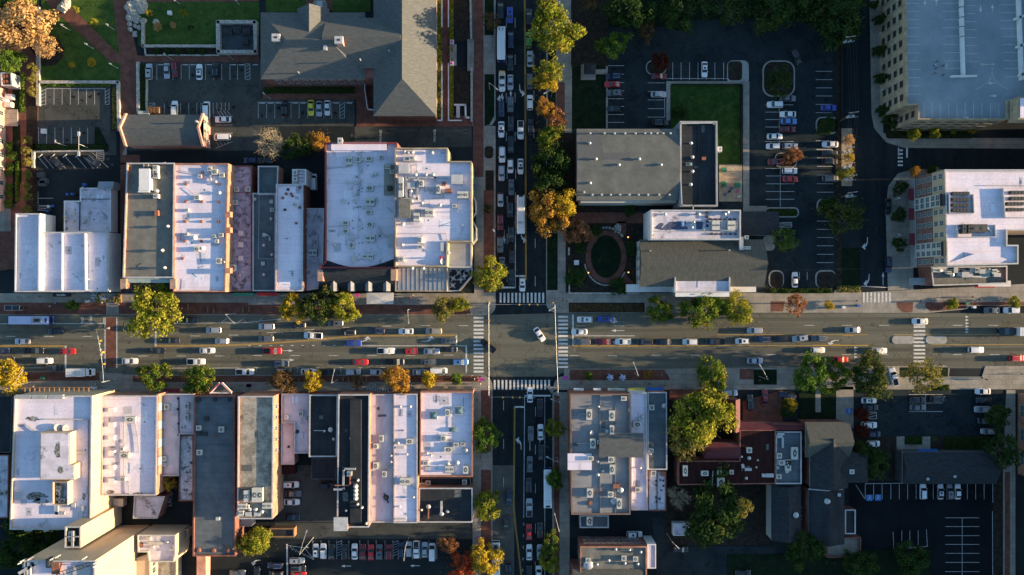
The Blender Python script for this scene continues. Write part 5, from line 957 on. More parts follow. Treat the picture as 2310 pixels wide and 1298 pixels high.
for x, y, k, w_, l_ in ((1105, 382, 'ac1', 2.2, 1.8), (1075, 655, 'ac2', 3.2, 2.2), (1040, 425, 'box', 2.6, .6), (1025, 395, 'vent', 1.1, 1.1), (1058, 310, 'drum', .6, .6), (1085, 472, 'vent', .8, .8), (1130, 765, 'vent', .8, .8), (1035, 830, 'vent', .8, .8), (1040, 912, 'box', 3.4, .4), (1108, 145, 'vent', 1, 1), (1040, 145, 'vent', 1, 1)): fit(B2, k, 'P', x, y, w_, l_)
run(B2, 'P', [(1050, 622), (1040, 640)], .2)
B = bd('corner_brick_shop', 'square white roof inside red brick parapets with two white roof lanterns by the junction', [(948, 884), (1067, 884), (1066, 1076), (947, 1076)], 6.4, b_orange, r_white, .9, b_orange)
for x, y in ((1268, 205), (1440, 172)): fit(B, 'sky', 'P', x, y, 2.3, 2.3, 1.2, m=m_coping)
for x, y, k, w_, l_ in ((1365, 185, 'ac1', 1.4, 2.2), (1398, 303, 'sky', 2.2, 1.4), (1292, 358, 'box', 1, 1), (1335, 362, 'ac1', 1.5, 2.2), (1425, 405, 'ac1', 1.6, 1.4), (1470, 400, 'ac1', 1.4, 1.2), (1370, 438, 'ac1', 2.6, 1.6), (1488, 443, 'vent', 1.7, 1.7), (1215, 530, 'ac1', 1.6, 1.4), (1230, 568, 'box', 1.6, 1.0), (1365, 535, 'vent', 1.4, 1.4), (1427, 530, 'vent', 1.5, 1.5), (1378, 572, 'ac2', 2.6, 2.0), (1488, 575, 'ac1', 1.6, 2.6), (1222, 465, 'vent', .9, .9), (1250, 480, 'vent', .8, .8)): fit(B, k, 'P', x, y, w_, l_)
divider(B, 'P', 1190, 470, 1510, 470, .15, .15, m_coping); run(B, 'P', [(1400, 190), (1400, 290)], .12, .1)
windows(B, 'E', (1.2, 4.0), 8, 1.2, 1.6)
for x in (1650, 1800, 1940): a = gt('K', x, 940, 4); MB().box(a.x, a.y, 3.0, 5.2 if x == 1650 else 2.6, 2.0, .25).build('awning', p_dark, B['root'])
B2 = bd('black_corner_annex', 'black roofed annex with ducts south of the brick parapet corner shop', [(945, 1101), (1066, 1101), (1066, 1179), (944, 1179)], 5.4, b_orange, r_black, .45, m_coping)
for x, y, k, w_, l_ in ((1232, 830, 'vent', 1.4, 1.4), (1322, 880, 'vent', 1.4, 1.4), (1363, 862, 'vent', 1.1, 1.1), (1185, 852, 'vent', .8, .8)): fit(B2, k, 'P', x, y, w_, l_)
run(B2, 'P', [(1322, 795), (1322, 865)], .6, .6, .4, m_coping); run(B2, 'P', [(1234, 840), (1232, 905)], .4, .4, .3, m_rusty)
ct = bd('service_court', 'narrow walled service yard between brick corner shop and black annex', [(950, 1078), (1062, 1078), (1062, 1100), (950, 1100)], 2.2, b_red, m_dark, .8, cat='yard')
for x, y in ((1190, 680), (1230, 665), (1480, 660)): fit(ct, 'ac1', 'P', x, y, 1.5)
# cream tower at the bottom edge
B = bd('cream_tower', 'very tall plain cream tower with antennas on its roof at the bottom edge', [(55, 1265), (214, 1265), (214, 1900), (50, 1900)], 29, p_cream, r_white, 1.0, m_coping)
for pts_, m_ in (([(340, 955), (345, 1090)], m_steel), ([(240, 1060), (390, 970), (430, 940)], m_coping)): run(B, 'T', pts_, .8, .6, .6, m_)
b = MB(); p, q = gt('T', 640, 1092, 30.5), gt('T', 1020, 965, 30.5); d_ = q - p; n2 = Vector((-d_.y, d_.x, 0)).normalized() * .5
b.tube(p + n2, q + n2, .1, n=6).tube(p - n2, q - n2, .1, n=6)
for i in range(11): k = p.lerp(q, i / 10); b.tube(k - n2, k + n2, .1, n=6)
for k in (p, q): b.tube((k.x, k.y, 29), k, .12, n=6)
b.build('lattice_mast', m_dark, B['roof'])
fit(B, 'box', 'T', 640, 1010, 2.2, 3.4, 1.2, m=m_rusty); fit(B, 'ac1', 'T', 570, 950, 1.6, 2.6, 2.0, m=m_dark); fit(B, 'box', 'T', 930, 1050, 5, 3, .3); fit(B, 'box', 'T', 310, 985, 2.5, 1.2, .5)
for i, (X, Y, u, v) in enumerate(((240, 950, -14, 10), (265, 925, -6, 4), (600, 905, 30, -18), (660, 880, 40, -20), (1090, 950, 50, -28), (1085, 985, 60, -25), (960, 900, 40, -25), (350, 905, 40, -25))):
    p = gt('T', X, Y, 30.2); MB().tube((p.x, p.y, 29.2), (p.x, p.y, 31.6), .16, n=6).tube((p.x - .5, p.y, 31), (p.x + .5, p.y, 31), .1, n=6).build('antenna', m_coping, B['roof'])
a = gt('T', 830, 870, 20)
for X, Y, z, L_ in ((840, 880, 23, 3.2), (800, 900, 26, 1.6)): p = gt('T', X, Y, z); MB().box(p.x, p.y, z - 4, 1.6, .5, 6).build('pilaster', p_white, B['root'])
lt = bd('lift_shaft', 'cream lift shaft with steel tanks in its open top beside the tower', [(147, 1188), (182, 1188), (182, 1236), (146, 1236)], 21, p_cream, m_dark, .9, m_coping, cat='shaft')
fit(lt, 'ac1', 'T', 815, 650, 1.8, 3.2, .8, m=m_steel); run(lt, 'T', [(770, 655), (885, 655)], .3, .3, .9); run(lt, 'T', [(830, 600), (830, 770)], .6, .5, .5)
B = bd('tower_wing', 'cream three storey wing with flat white roof joined to the tower', [(310, 1207), (396, 1207), (396, 1247), (392, 1268), (336, 1268), (333, 1246), (311, 1246)], 9, p_cream, r_dirty, .6, m_coping)
for x, y, k, w_, l_ in ((1685, 680, 'box', 1.2, 1.2), (1590, 755, 'drum', 1.6, 1.6), (1765, 730, 'box', 4.2, .9), (1725, 775, 'box', .9, .9), (1940, 805, 'box', .8, .8), (1970, 780, 'box', .5, 1.6), (1895, 722, 'vent', .7, .7)): fit(B, k, 'T', x, y, w_, l_, .7, m=m_steel if k == 'box' else None)
B = bd('tower_podium', 'tan podium in deep shade joining the cream wing to the tower', [(225, 1195), (424, 1195), (424, 1212), (398, 1240), (398, 1400), (225, 1400)], 3.2, p_cream, r_tan, .3)
B = bd('glazed_wing', 'cream wing with ribbon windows between the tower and the white roofed wing', [(222, 1262), (330, 1262), (330, 1420), (222, 1420)], 6.0, p_cream, r_tan, .4)
bE_ = None
bE = bd('ribbon_window_block', 'low block with ribbon windows at the bottom edge beside the tower', [(238, 1282), (338, 1250), (338, 1420), (238, 1420)], 8, p_cream, p_cream, .2); windows(bE, 'E', (1.2, 4.6), 7, 1.6, 1.8, m0=.3, m1=.01); windows(bE, 'N', (1.2, 4.6), 5, 1.5, 1.8)
b_ = bd('edge_shop', 'low blotchy lilac roof cut by the left edge behind the cream office', [(-80, 1026), (20, 1026), (18, 1170), (-80, 1170)], 6, b_red, r_dirty, .3); [fit(b_, 'ac1', 'N', x, y, 1.2) for x, y in ((25, 735), (10, 740))]
bd('edge_black_shop', 'dark roofed shop at the left edge beside the tall cream office', [(-120, 893), (28, 893), (24, 1022), (-120, 1022)], 6.5, p_dark, r_black, .4)
# alley enclosure
B = bd('alley_enclosure', 'brown walled bin enclosure beside the yellow tree in the rear alley', [(608, 1192), (664, 1192), (664, 1212), (608, 1212)], 2.2, m_wood, m_dark, .3, m_wood, cat='enclosure')
a = gt('N', 790 + 0, 800, 2); b = MB(); b.box(a.x, a.y, .0, 5, 2.4, 2.2); o = b.build('yard_air_conditioner', m_ac); tag(o, 'big beige condenser in the small yard behind the vent hood block', 'air conditioner')
# ---- south-east row
B = bd('grey_corner_block', 'wide grey felt roof with ten cooling units right of the junction', [(1286, 889), (1420, 889), (1422, 1161), (1289, 1161)], 10, b_red, r_grey, .6, mat('brown_coping', (.14, .10, .08), (.2, .15, .12), 1))
divider(B, 'Q', 832, 60, 832, 880, .4, .3, r_grey); divider(B, 'Q', 935, 60, 935, 880, .15, .2, r_grey); divider(B, 'Q', 640, 272, 935, 272, .2, .2, r_grey)
for x, y, w_, l_ in ((755, 197, 1.7, 3.2), (910, 205, 1.7, 3.2), (992, 88, 1.7, 1.3), (910, 300, 1.3, 2.6), (780, 395, 1.7, 2.8), (822, 385, 1.2, 1.2), (905, 505, 1.8, 1.8), (912, 572, 1.5, 2.8), (760, 733, 1.8, 2.6), (902, 743, 1.7, 1.6), (960, 805, 1.5, 3), (765, 497, 1.8, 1.4)): fit(B, 'ac1', 'Q', x, y, w_, l_, 1.4)
fit(B, 'box', 'Q', 690, 520, 7.2, 4.6, .8, m=r_white); fit(B, 'box', 'Q', 820, 415, 1.6, 1.5, 1, m=m_rusty); fit(B, 'drum', 'Q', 762, 808, 1.5); fit(B, 'box', 'Q', 940, 687, 1.9, 1.3, 1.0, m=m_rusty); fit(B, 'drum', 'Q', 785, 735, 1.2); fit(B, 'drum', 'Q', 838, 728, 1.0)
for x, y, w_ in ((852, 415, 1.4), (970, 717, 1.8), (928, 790, 2.2), (815, 610, 1.2), (815, 520, 1.0), (850, 585, .9), (820, 145, .8), (845, 452, 1.0)): fit(B, 'vent', 'Q', x, y, w_)
fit(B, 'dish', 'Q', 770, 325, 1.4); run(B, 'Q', [(875, 310), (875, 425)], .9, .7); run(B, 'Q', [(680, 215), (690, 195), (740, 195)], .15); run(B, 'Q', [(670, 395), (775, 393)], .15)
p = gt('Q', 970, 405, 10); hb = rslab(p.x - 6.6, p.y - 3.6, p.x + 6.6, p.y + 3.6, 11.2, 1.0, 'x', r_shin, B['roof'], 'raised_roof', over=0); MB().box(p.x, p.y, 9.98, 13.2, 7.2, 1.2).build('clerestory', p_grey, B['roof'])
for x0_, x1_, m_ in ((650, 718, m_canvas['white']), (785, 835, m_canvas['white']), (883, 1000, p_teal)): awning(B, 'Q', x0_, 20, x1_, 42, 3.4, m_, .6, south=False)
B2 = bd('white_strip_shop', 'narrow white roofed shop beside the wide grey felt roof', [(1421, 886), (1459, 886), (1461, 1151), (1424, 1151)], 7.6, p_white, r_white, .4, m_coping)
for x, y, k, w_, l_ in ((1085, 265, 'ac1', 2.6, 1.8), (1118, 215, 'vent', 1.3, 1.3), (1088, 712, 'ac1', 1.6, 1.6), (1110, 385, 'box', 2.0, 1.6), (1105, 565, 'vent', .9, .9)): fit(B2, k, 'Q', x, y, w_, l_)
run(B2, 'Q', [(1080, 225), (1105, 215)], .2); run(B2, 'Q', [(1120, 390), (1118, 560)], .1, .08); awning(B2, 'Q', 1025, 18, 1138, 40, 3.4, m_canvas['yellow'], .6, south=False)
B3 = bd('black_strip_shop', 'dark grey roofed shop between the white strip and the brick terrace', [(1461, 885), (1504, 885), (1505, 1060), (1461, 1060)], 6.6, b_red, r_slate, .5, m_coping)
for x, y, k, w_ in ((1268, 140, 'vent', 1.5), (1182, 150, 'ac1', 1.6), (1178, 445, 'ac1', 1.4), (1175, 468, 'vent', .9)): fit(B3, k, 'Q', x, y, w_)
awning(B3, 'Q', 1148, 15, 1262, 38, 3.4, m_canvas['blue'], .6, south=False)
B4 = bd('dirty_strip_shop', 'dirty white rear roof studded with small pipes behind the dark strip', [(1462, 1062), (1503, 1062), (1503, 1153), (1462, 1153)], 5.4, b_red, r_dirty, .3)
divider(B4, 'Q', 1220, 585, 1220, 855, .25, .2, m_dark); fit(B4, 'ac1', 'Q', 1195, 600, 1.6, 1.8); fit(B4, 'box', 'Q', 1262, 605, 1.6, 1.4, m=m_rusty)
for x, y in ((1215, 655), (1215, 685), (1245, 650), (1265, 655), (1265, 690), (1215, 770), (1220, 800), (1165, 650), (1250, 720), (1240, 780)): fit(B4, 'drum', 'Q', x, y, .6, m=m_dark)
B = bd('rear_lean_to', 'small grey flat roof with one white unit behind the wide grey roof', [(1308, 1163), (1373, 1163), (1373, 1191), (1308, 1191)], 4.0, b_red, r_slate, .2, m_coping); fit(B, 'ac1', 'Q', 758, 925, 1.8, 2.8, 1.2)
B = bd('brick_tenement', 'red brick block with small windows facing the wide grey roofed corner', [(1309, 1233), (1459, 1233), (1459, 1285), (1459, 1420), (1309, 1420)], 8.6, b_red, r_grav, .5, b_orange)
windows(B, 'N', (1.4, 4.6), 10, 1.2, 1.5); windows(B, 'W', (1.4, 4.6), 4, 1.2, 1.5)
for x, y, k in ((748, 1195, 'ac1'), (993, 1180, 'ac1'), (1072, 1185, 'ac1'), (1000, 1217, 'vent'), (890, 1198, 'vent'), (810, 1225, 'vent'), (937, 1122, 'vent'), (1032, 1125, 'vent'), (1108, 1140, 'vent'), (1088, 1222, 'vent')): fit(B, k, 'Q', x, y, 1.5 if k == 'ac1' else .9)
fit(B, 'vent', 'Q', 750, 1230, 3.0, 3.0, 1.0); bd('white_side_bay', 'pale flat roofed side bay against the brick block with small windows', [(1460, 1228), (1480, 1228), (1480, 1283), (1460, 1283)], 7.5, p_white, r_dirty, .2)
B2 = gabled('brick_tenement_gable', 'shingled gable behind the brick block at the bottom edge', [(1292, 1285), (1450, 1285), (1450, 1420), (1292, 1420)], 8.9, 3, 'x', b_red, r_mshin, 'building')
B = bd('white_shed', 'small flat white garden shed under the dark trees', [(1519, 1181), (1556, 1181), (1556, 1209), (1519, 1209)], 2.6, p_white, r_dirty, .05, cat='shed')
# restaurant with red roofs
B = bd('rust_roofed_restaurant', 'rust brown flat roofed restaurant with white vents behind the red gables', [(1669, 970), (1750, 970), (1750, 1092), (1530, 1095), (1530, 1040), (1668, 1040)], 6.6, b_red, r_rust, .3)
for x, y, k, w_ in ((90, 442, 'ac1', 1.6), (92, 497, 'vent', 1.2), (150, 512, 'vent', .7), (140, 560, 'vent', .7), (190, 615, 'box', 1.1), (218, 615, 'box', 1.1), (245, 615, 'box', 1.1), (72, 635, 'vent', 1), (40, 488, 'vent', .8)): fit(B, k, 'V', x, y, w_, None, None)
for x, y, w_, l_ in ((1412, 582, 1.4, 3), (1545, 600, 2.2, 1.6), (1645, 592, 1.3, 1.3), (1728, 592, 1.2, 1.2), (1655, 665, 2.2, 3.0)): fit(B, 'ac1', 'Q', x, y, w_, l_)
run(B, 'V', [(45, 545), (48, 572), (95, 572)], .8, .6, .3, m_coping); run(B, 'Q', [(1600, 585), (1595, 690)], .2)
B2 = bd('blue_grey_flat_roof', 'blue grey flat roof packed with air conditioners beside rust brown roof', [(1751, 974), (1808, 974), (1808, 1092), (1748, 1092)], 6.0, b_red, r_slate, .5, m_coping)
for x, y, k, w_, l_ in ((295, 480, 'ac1', 1.5, 1.6), (400, 462, 'ac1', 2, 4), (355, 545, 'ac1', 1.8, 3.6), (310, 527, 'ac1', 1.5, 1.5), (350, 527, 'ac1', 2.2, 1.5), (280, 522, 'box', .9, 1.8), (280, 562, 'box', 1.2, .8), (292, 622, 'ac1', 1.6, 1.4), (350, 590, 'vent', 1.2, 1.2), (300, 328, 'box', 2.8, 1.0), (300, 350, 'box', 1.8, .8), (320, 390, 'box', .6, 3)): fit(B2, k, 'V', x, y, w_, l_)
for nm, lb, q, h_, r_, ax in (('red_gable_wing', 'bright red metal gable running north from the rust roof to the terrace', [(1640, 902), (1668, 902), (1668, 972), (1640, 972)], 6.4, 2.6, 'y'), ('red_gable_link', 'low red metal roof with a skylight strip in front of the rust roof', [(1668, 955), (1740, 955), (1740, 979), (1668, 979)], 5.2, 1.8, 'x'), ('red_gable_end', 'narrow red metal roof in front of the blue grey flat roof', [(1740, 959), (1810, 959), (1810, 974), (1740, 974)], 5.4, 1.6, 'x'), ('red_rear_gable', 'dull red metal roof half hidden by the big yellow green tree', [(1590, 1000), (1666, 1000), (1666, 1036), (1590, 1036)], 6.2, 2.0, 'x')):
    Bg = gabled(nm, lb, q, h_, r_, ax, b_red, r_red, 'building', over=.2, trim=m_coping)
    if nm == 'red_gable_link': a = gt('V', 170, 322, 6.6); MB().box(a.x, a.y, 5.9, 5.2, 1.3, .5).build('skylight', m_bluegl, Bg['roof'])
# church with shingled roofs
B = gabled('church', 'brick church with broad grey shingled gable lit along its north slope', [(1819, 955), (1912, 955), (1914, 1030), (1822, 1030)], 7.0, 3.4, 'x', b_red, r_mshin, 'church', over=.3, trim=m_coping)
x0, y0, x1, y1 = B['box']; windows(B, 'W', (1.5,), 3, 1.2, 2.4)
q = wr('V', 505, 350, 765, 700, 7); rslab(q[0], q[1], q[2], q[3], 7.1, 3.4, 'y', r_dshin, B['roof'], 'cross_gable_roof', over=0); MB().prism(ccw([(q[0] + .3, q[1] + .3), (q[2] - .3, q[1] + .3), (q[2] - .3, q[3] - .3), (q[0] + .3, q[3] - .3)]), 0, 7).build('cross_wing', b_red, B['wall'])
q = wr('V', 700, 462, 905, 665, 6.4); rslab(q[0], q[1], q[2], q[3], 6.5, 2.6, 'x', r_dshin, B['roof'], 'east_wing_roof', over=0, hip=(0, 2)); MB().prism(ccw([(q[0] + .3, q[1] + .3), (q[2] - .3, q[1] + .3), (q[2] - .3, q[3] - .3), (q[0] + .3, q[3] - .3)]), 0, 6.4).build('east_wing', b_red, B['wall'])
B['h'] = 8; fit(B, 'chim', 'V', 790, 588, 1.4)
B = gabled('church_hall', 'long dark shingled hall with a white gable edge south of the church', [(1824, 1105), (1905, 1105), (1905, 1228), (1824, 1228)], 6.0, 2.2, 'y', b_red, r_black, 'hall', over=.0)
a = gt('V', 612, 712, 8); b = MB()
for s_, X in ((-1, 497), (1, 730)): p, q = gt('V', X, 708, 6.4), gt('V', 622, 718, 8.5); b.tube(p, q, .22, n=6)
b.build('gable_parapet', m_coping, B['wall']); B['h'] = 7.2; fit(B, 'vent', 'V', 628, 792, 2.0, 2.0, 1.2); fit(B, 'box', 'V', 706, 748, .9)
B = bd('church_side_aisle', 'narrow flat dark roof along the east side of the dark hall', [(1906, 1150), (1930, 1150), (1930, 1205), (1906, 1205)], 4, b_red, r_black, .3, m_coping)
B = bd('concrete_loading_court', 'pale concrete terrace inside brick walls below the dark hall', [(1862, 1212), (1942, 1212), (1942, 1258), (1866, 1258)], 1.6, b_red, m_conc, .7, b_red, cat='terrace')
B = gabled('dark_green_hall', 'dark green roofed hall with a white west gutter and green window', [(1741, 1098), (1806, 1098), (1806, 1218), (1741, 1218)], 5.2, 2.4, 'y', p_siding, r_dshin, 'hall', over=.2, trim=m_coping)
B['h'] = 6.6; fit(B, 'vent', 'V', 412, 888, 1.8, 1.8, 1.2)
for x, y in ((455, 850), (457, 875), (460, 905)): a = gt('V', x, y, 1.5); o = MB().box(0, 0, 0, 1.4, 1.3, 1.2).cyl(0, 0, 1.2, 1.28, .45, m=1).build('ground_air_conditioner', [m_ac, m_dark], loc=(a.x, a.y, 0)); tag(o, 'square condenser in the slot between the dark green hall and church hall', 'air conditioner', 'condensers between the halls')
a = gt('V', 235, 865, 3); MB().box(a.x + .2, a.y, 1.5, .25, 3.6, 2.2).build('window', m_canvas['green'], B['wall'])
B = gabled('dark_long_hall', 'long dark shingled roof beside the fresh black car park', [(2038, 1022), (2245, 1022), (2245, 1090), (2038, 1090)], 5.0, 2.6, 'x', p_dark, r_dshin, 'hall', over=.3)
a = gt('V', 1310, 450, 3); MB().box(a.x, a.y, 2.8, 6.2, 1.4, .25).build('awning', m_canvas['blue'], B['root']); B['h'] = 6; [fit(B, 'vent', 'V', x, y, 1) for x, y in ((1315, 640), (1500, 622))]
for i, (D, a_, rm_) in enumerate(ALLB):
    lt_ = rm_ in (r_white, r_dirty, r_pink); patches(D, min(14, int(a_ / (32 if lt_ else 110))), None if lt_ else RD, i + 3)
# ---------------------------------------------------------------- vehicles (heading along +x, wheels on z = 0)
PAINT = {}
for k, c, me_ in (('white', (.70, .69, .67), 0), ('silver', (.42, .42, .43), .5), ('grey', (.13, .135, .14), .4), ('black', (.013, .014, .016), .1), ('navy', (.018, .032, .075), .3), ('blue', (.03, .06, .34), .2),
                  ('red', (.48, .02, .016), .1), ('maroon', (.17, .015, .018), .2), ('yellow', (.62, .56, .03), 0), ('green', (.08, .22, .03), .2), ('beige', (.40, .34, .25), .4), ('sky blue', (.10, .22, .45), .3)):
    PAINT[k] = mat('car_paint_' + k.replace(' ', '_'), c, rough=.32, metal=me_, coat=.6, spec=.5)
def car_parts(kind):
    L, Wd, Hh, belt, cab, roof = dict(            # cab: x rear base, x front base, x rear roof, x front roof
        sedan=(4.9, 1.86, 1.46, .95, (-1.95, 1.05), (-1.15, .25)), hatch=(4.4, 1.82, 1.55, 1.0, (-2.1, 1.15), (-1.7, .35)),
        suv=(4.9, 1.96, 1.76, 1.12, (-2.3, 1.15), (-2.0, .45)), pickup=(5.7, 2.02, 1.86, 1.15, (-.75, 1.45), (-.45, .75)), van=(5.3, 2.05, 2.15, 1.25, (-2.6, 2.05), (-2.5, 1.1)))[kind]
    hl = L / 2; out = {}
    st = [(-hl, .78, .52, .80), (-hl + .12, .93, .40, .92), (-hl + .6, 1, .28, 1), (-.9, 1, .26, 1.0), (.6, 1, .26, 1.0), (hl - 1.25, 1, .28, .97), (hl - .55, .97, .3, .90), (hl - .15, .88, .38, .80), (hl, .66, .48, .68)]
    b = MB(); n = 10; vs = []
    for x, kw, z0, kz in st:
        w_ = Wd / 2 * kw; z1 = belt * kz; zm = (z0 + z1) / 2 + .08
        vs += [(x, -w_ * .86, z0), (x, -w_, zm - .1), (x, -w_ * .99, zm + .1), (x, -w_ * .93, z1 - .05), (x, -w_ * .72, z1), (x, w_ * .72, z1), (x, w_ * .93, z1 - .05), (x, w_ * .99, zm + .1), (x, w_, zm - .1), (x, w_ * .86, z0)]
    fs = [(i * n + j, (i + 1) * n + j, (i + 1) * n + (j + 1) % n, i * n + (j + 1) % n) for i in range(len(st) - 1) for j in range(n)]
    fs = [f[::-1] for f in fs]
    fs += [tuple(range(n)), tuple(range((len(st) - 1) * n + n - 1, (len(st) - 1) * n - 1, -1))]
    b.add(vs, fs)
    # cabin
    wb, wr_ = Wd / 2 * .93, Wd / 2 * (.74 if kind in ('sedan', 'hatch') else .80)
    (xb0, xb1), (xr0, xr1) = cab, roof; zb = belt - .03; zr = Hh
    base = [(xb0, -wb * .93, zb), (xb1, -wb * .9, zb), (xb1, wb * .9, zb), (xb0, wb * .93, zb)]; top = [(xr0, -wr_, zr - .07), (xr1, -wr_, zr - .05), (xr1, wr_, zr - .05), (xr0, wr_, zr - .07)]
    b.add(base + top, [(0, 1, 5, 4), (1, 2, 6, 5), (2, 3, 7, 6), (3, 0, 4, 7)])
    rv = []; m_ = 5
    for i in range(m_):
        for j in range(m_):
            u, v = i / (m_ - 1), j / (m_ - 1); rv.append((xr0 + (xr1 - xr0) * u, -wr_ + 2 * wr_ * v, zr - .07 + .02 * u + .07 * math.sin(math.pi * (.15 + .7 * u)) * math.sin(math.pi * v) + 0))
    b.add(rv, [(i * m_ + j, (i + 1) * m_ + j, (i + 1) * m_ + j + 1, i * m_ + j + 1) for i in range(m_ - 1) for j in range(m_ - 1)])
    if kind == 'pickup':       # open bed behind the cab
        x0, x1 = -hl + .15, -.85; w_ = Wd / 2 * .80
        b.box((x0 + x1) / 2, 0, belt + .002, x1 - x0, 2 * w_, .012, m=1)
        for s_ in (-1, 1): b.box((x0 + x1) / 2, s_ * (w_ + .05), belt - .05, x1 - x0, .12, .3)
        b.box(x0, 0, belt - .1, .1, 2 * w_ + .2, .32)
    for s_ in (-1, 1): b.box(xb1 - .25, s_ * (Wd / 2 + .06), belt, .16, .2, .14)       # mirrors
    for s_ in (-1, 1):
        if kind == 'suv': b.box((xr0 + xr1) / 2, s_ * wr_ * .86, zr - .02, (xr1 - xr0) * .85, .05, .05, m=2)
    b.box(hl - .02, 0, .36, .1, Wd * .5, .14, m=1); b.box(-hl + .02, 0, .4, .1, Wd * .5, .12, m=1)
    out['body'] = b.mesh('body', [PAINT['white'], m_dark, m_steel], False)
    def pane(a, k=.09, off=.012, kk=None):
        p = [Vector(v) for v in a]; c = sum(p, Vector()) / 4; nn = (p[1] - p[0]).cross(p[3] - p[0]).normalized()
        return [c + (v - c) * (1 - k) + nn * off for v in p]
    q = base + top
    F = lambda ids, k=.1: [tuple(v) for v in pane([q[i] for i in ids], k)]
    out['windshield'] = MB().add(F((1, 2, 6, 5), .03), [(0, 1, 2, 3)]).mesh('windshield', m_glass)
    out['rear_window'] = MB().add(F((3, 0, 4, 7), .05), [(0, 1, 2, 3)]).mesh('rear_window', m_glass)
    for nm, ids in (('near', (0, 1, 5, 4)), ('far', (2, 3, 7, 6))): out['side_window_' + nm] = MB().add(F(ids, .07), [(0, 1, 2, 3)]).mesh('side_window', m_glass)
    w = MB(); w.tube((0, -.11, 0), (0, .11, 0), .34, n=14); w.tube((0, -.12, 0), (0, .12, 0), .2, n=10, m=1); out['wheel'] = w.mesh('wheel', [m_tyre, m_rim])
    out['headlight'] = MB().ball((0, 0, 0), .17, .09, 8, 4).mesh('headlight', m_lamp); out['tail_light'] = MB().box(0, 0, -.1, .1, .34, .2).mesh('tail_light', m_tail)
    kz = .80 * belt
    out['_pos'] = dict(wheel=[(sx * L * .29, sy * (Wd / 2 - .13), .34) for sx in (-1, 1) for sy in (-1, 1)], headlight=[(hl - .24, s_ * Wd * .33, kz - .08) for s_ in (-1, 1)], tail=[(-hl + .06, s_ * Wd * .34, belt * .8) for s_ in (-1, 1)],
                       sun=(((xr0 + xr1) / 2 + .2, 0, zr - .005)))
    return out
CARS = {k: car_parts(k) for k in ('sedan', 'hatch', 'suv', 'pickup', 'van')}
sunroof = MB().box(0, 0, 0, .6, .7, .02).mesh('sunroof', m_glass)
NAME = dict(sedan='sedan', hatch='hatchback', suv='suv', pickup='pickup_truck', van='van')
WORD = dict(sedan='sedan', hatch='hatchback', suv='SUV', pickup='pickup truck', van='van')
def vehicle(kind, color, p, ang, label, group, scale=1.0):
    k = CARS[kind]; r = thing(NAME[kind], (p[0], p[1], p[2] if len(p) > 2 else 0.0), label, 'pickup truck' if kind == 'pickup' else 'van' if kind == 'van' else 'car', group, R(ang)); r.scale = (scale,) * 3
    inst('body', k['body'], r, mats={0: PAINT[color]})
    inst('windshield', k['windshield'], r); inst('rear_window', k['rear_window'], r); inst('side_window', k['side_window_near'], r); inst('side_window', k['side_window_far'], r)
    for q in k['_pos']['wheel']: inst('wheel', k['wheel'], r, q)
    for q in k['_pos']['headlight']: inst('headlight', k['headlight'], r, q)
    for q in k['_pos']['tail']: inst('tail_light', k['tail_light'], r, q)
    if kind in ('sedan', 'suv', 'hatch') and random.random() < .22: inst('sunroof', sunroof, r, k['_pos']['sun'])
    return r
ORD = ('first', 'second', 'third', 'fourth', 'fifth', 'sixth', 'seventh', 'eighth', 'ninth', 'tenth', 'eleventh', 'twelfth')
def cars(phrase, anchor, akey, rows, ang, group):
    """rows: (tile, X, Y, kind, colour[, heading]); akey sorts outward from the anchor"""
    q = []
    for r_ in rows:
        t, X, Y, kind, col = r_[:5]; a = r_[5] if len(r_) > 5 else ang; pp = px(t, X, Y); q.append((akey(pp), pp, kind, col, a))
    q.sort(); cnt = {}
    for e in q: cnt.setdefault((e[2], e[3]), []).append(e)
    for e in q:
        same = cnt[(e[2], e[3])]; cw = e[3] + ' ' + WORD[e[2]]
        lab = f'{cw} {phrase}' if len(same) == 1 else f'{ORD[same.index(e)]} {cw} from the {anchor} {phrase}'
        vehicle(e[2], e[3], g(*e[1]), e[4], lab, group, random.uniform(.97, 1.03))
X_, Y_ = (lambda p: p[0]), (lambda p: p[1])
cars('in the upper westbound lane', 'signal junction', lambda p: -p[0], [('J', 505, 422, 'sedan', 'black'), ('J', 1228, 395, 'sedan', 'navy'), ('J', 1895, 410, 'suv', 'silver'), ('K', 168, 378, 'suv', 'silver'), ('K', 445, 367, 'suv', 'black'), ('K', 775, 350, 'suv', 'grey')], 180, 'cars driving on the avenue')
cars('in the westbound lane beside the yellow line', 'signal junction', lambda p: -p[0], [('J', 212, 509, 'sedan', 'silver'), ('J', 1530, 502, 'sedan', 'black'), ('J', 1968, 506, 'hatch', 'silver'), ('K', 165, 485, 'suv', 'grey'), ('K', 580, 457, 'pickup', 'white', 177), ('K', 885, 430, 'suv', 'black'), ('K', 1140, 413, 'suv', 'navy', 172), ('K', 1397, 421, 'sedan', 'white'), ('K', 1640, 418, 'suv', 'beige')], 180, 'cars driving on the avenue')
cars('turning left before the junction crosswalk', 'stop line', lambda p: -p[0], [('K', 935, 525, 'sedan', 'blue'), ('K', 1775, 505, 'sedan', 'grey')], 0, 'cars driving on the avenue')
cars('in the eastbound lane next to the yellow line', 'stop line', lambda p: -p[0], [('J', 30, 592, 'sedan', 'navy'), ('J', 322, 590, 'pickup', 'black'), ('J', 610, 597, 'sedan', 'red'), ('J', 1400, 592, 'sedan', 'black'), ('J', 1838, 590, 'sedan', 'white'), ('K', 222, 593, 'pickup', 'red'), ('K', 1220, 592, 'pickup', 'white'), ('K', 1440, 597, 'hatch', 'red'), ('K', 1622, 597, 'sedan', 'silver'), ('K', 1788, 580, 'hatch', 'black')], 0, 'cars driving on the avenue')
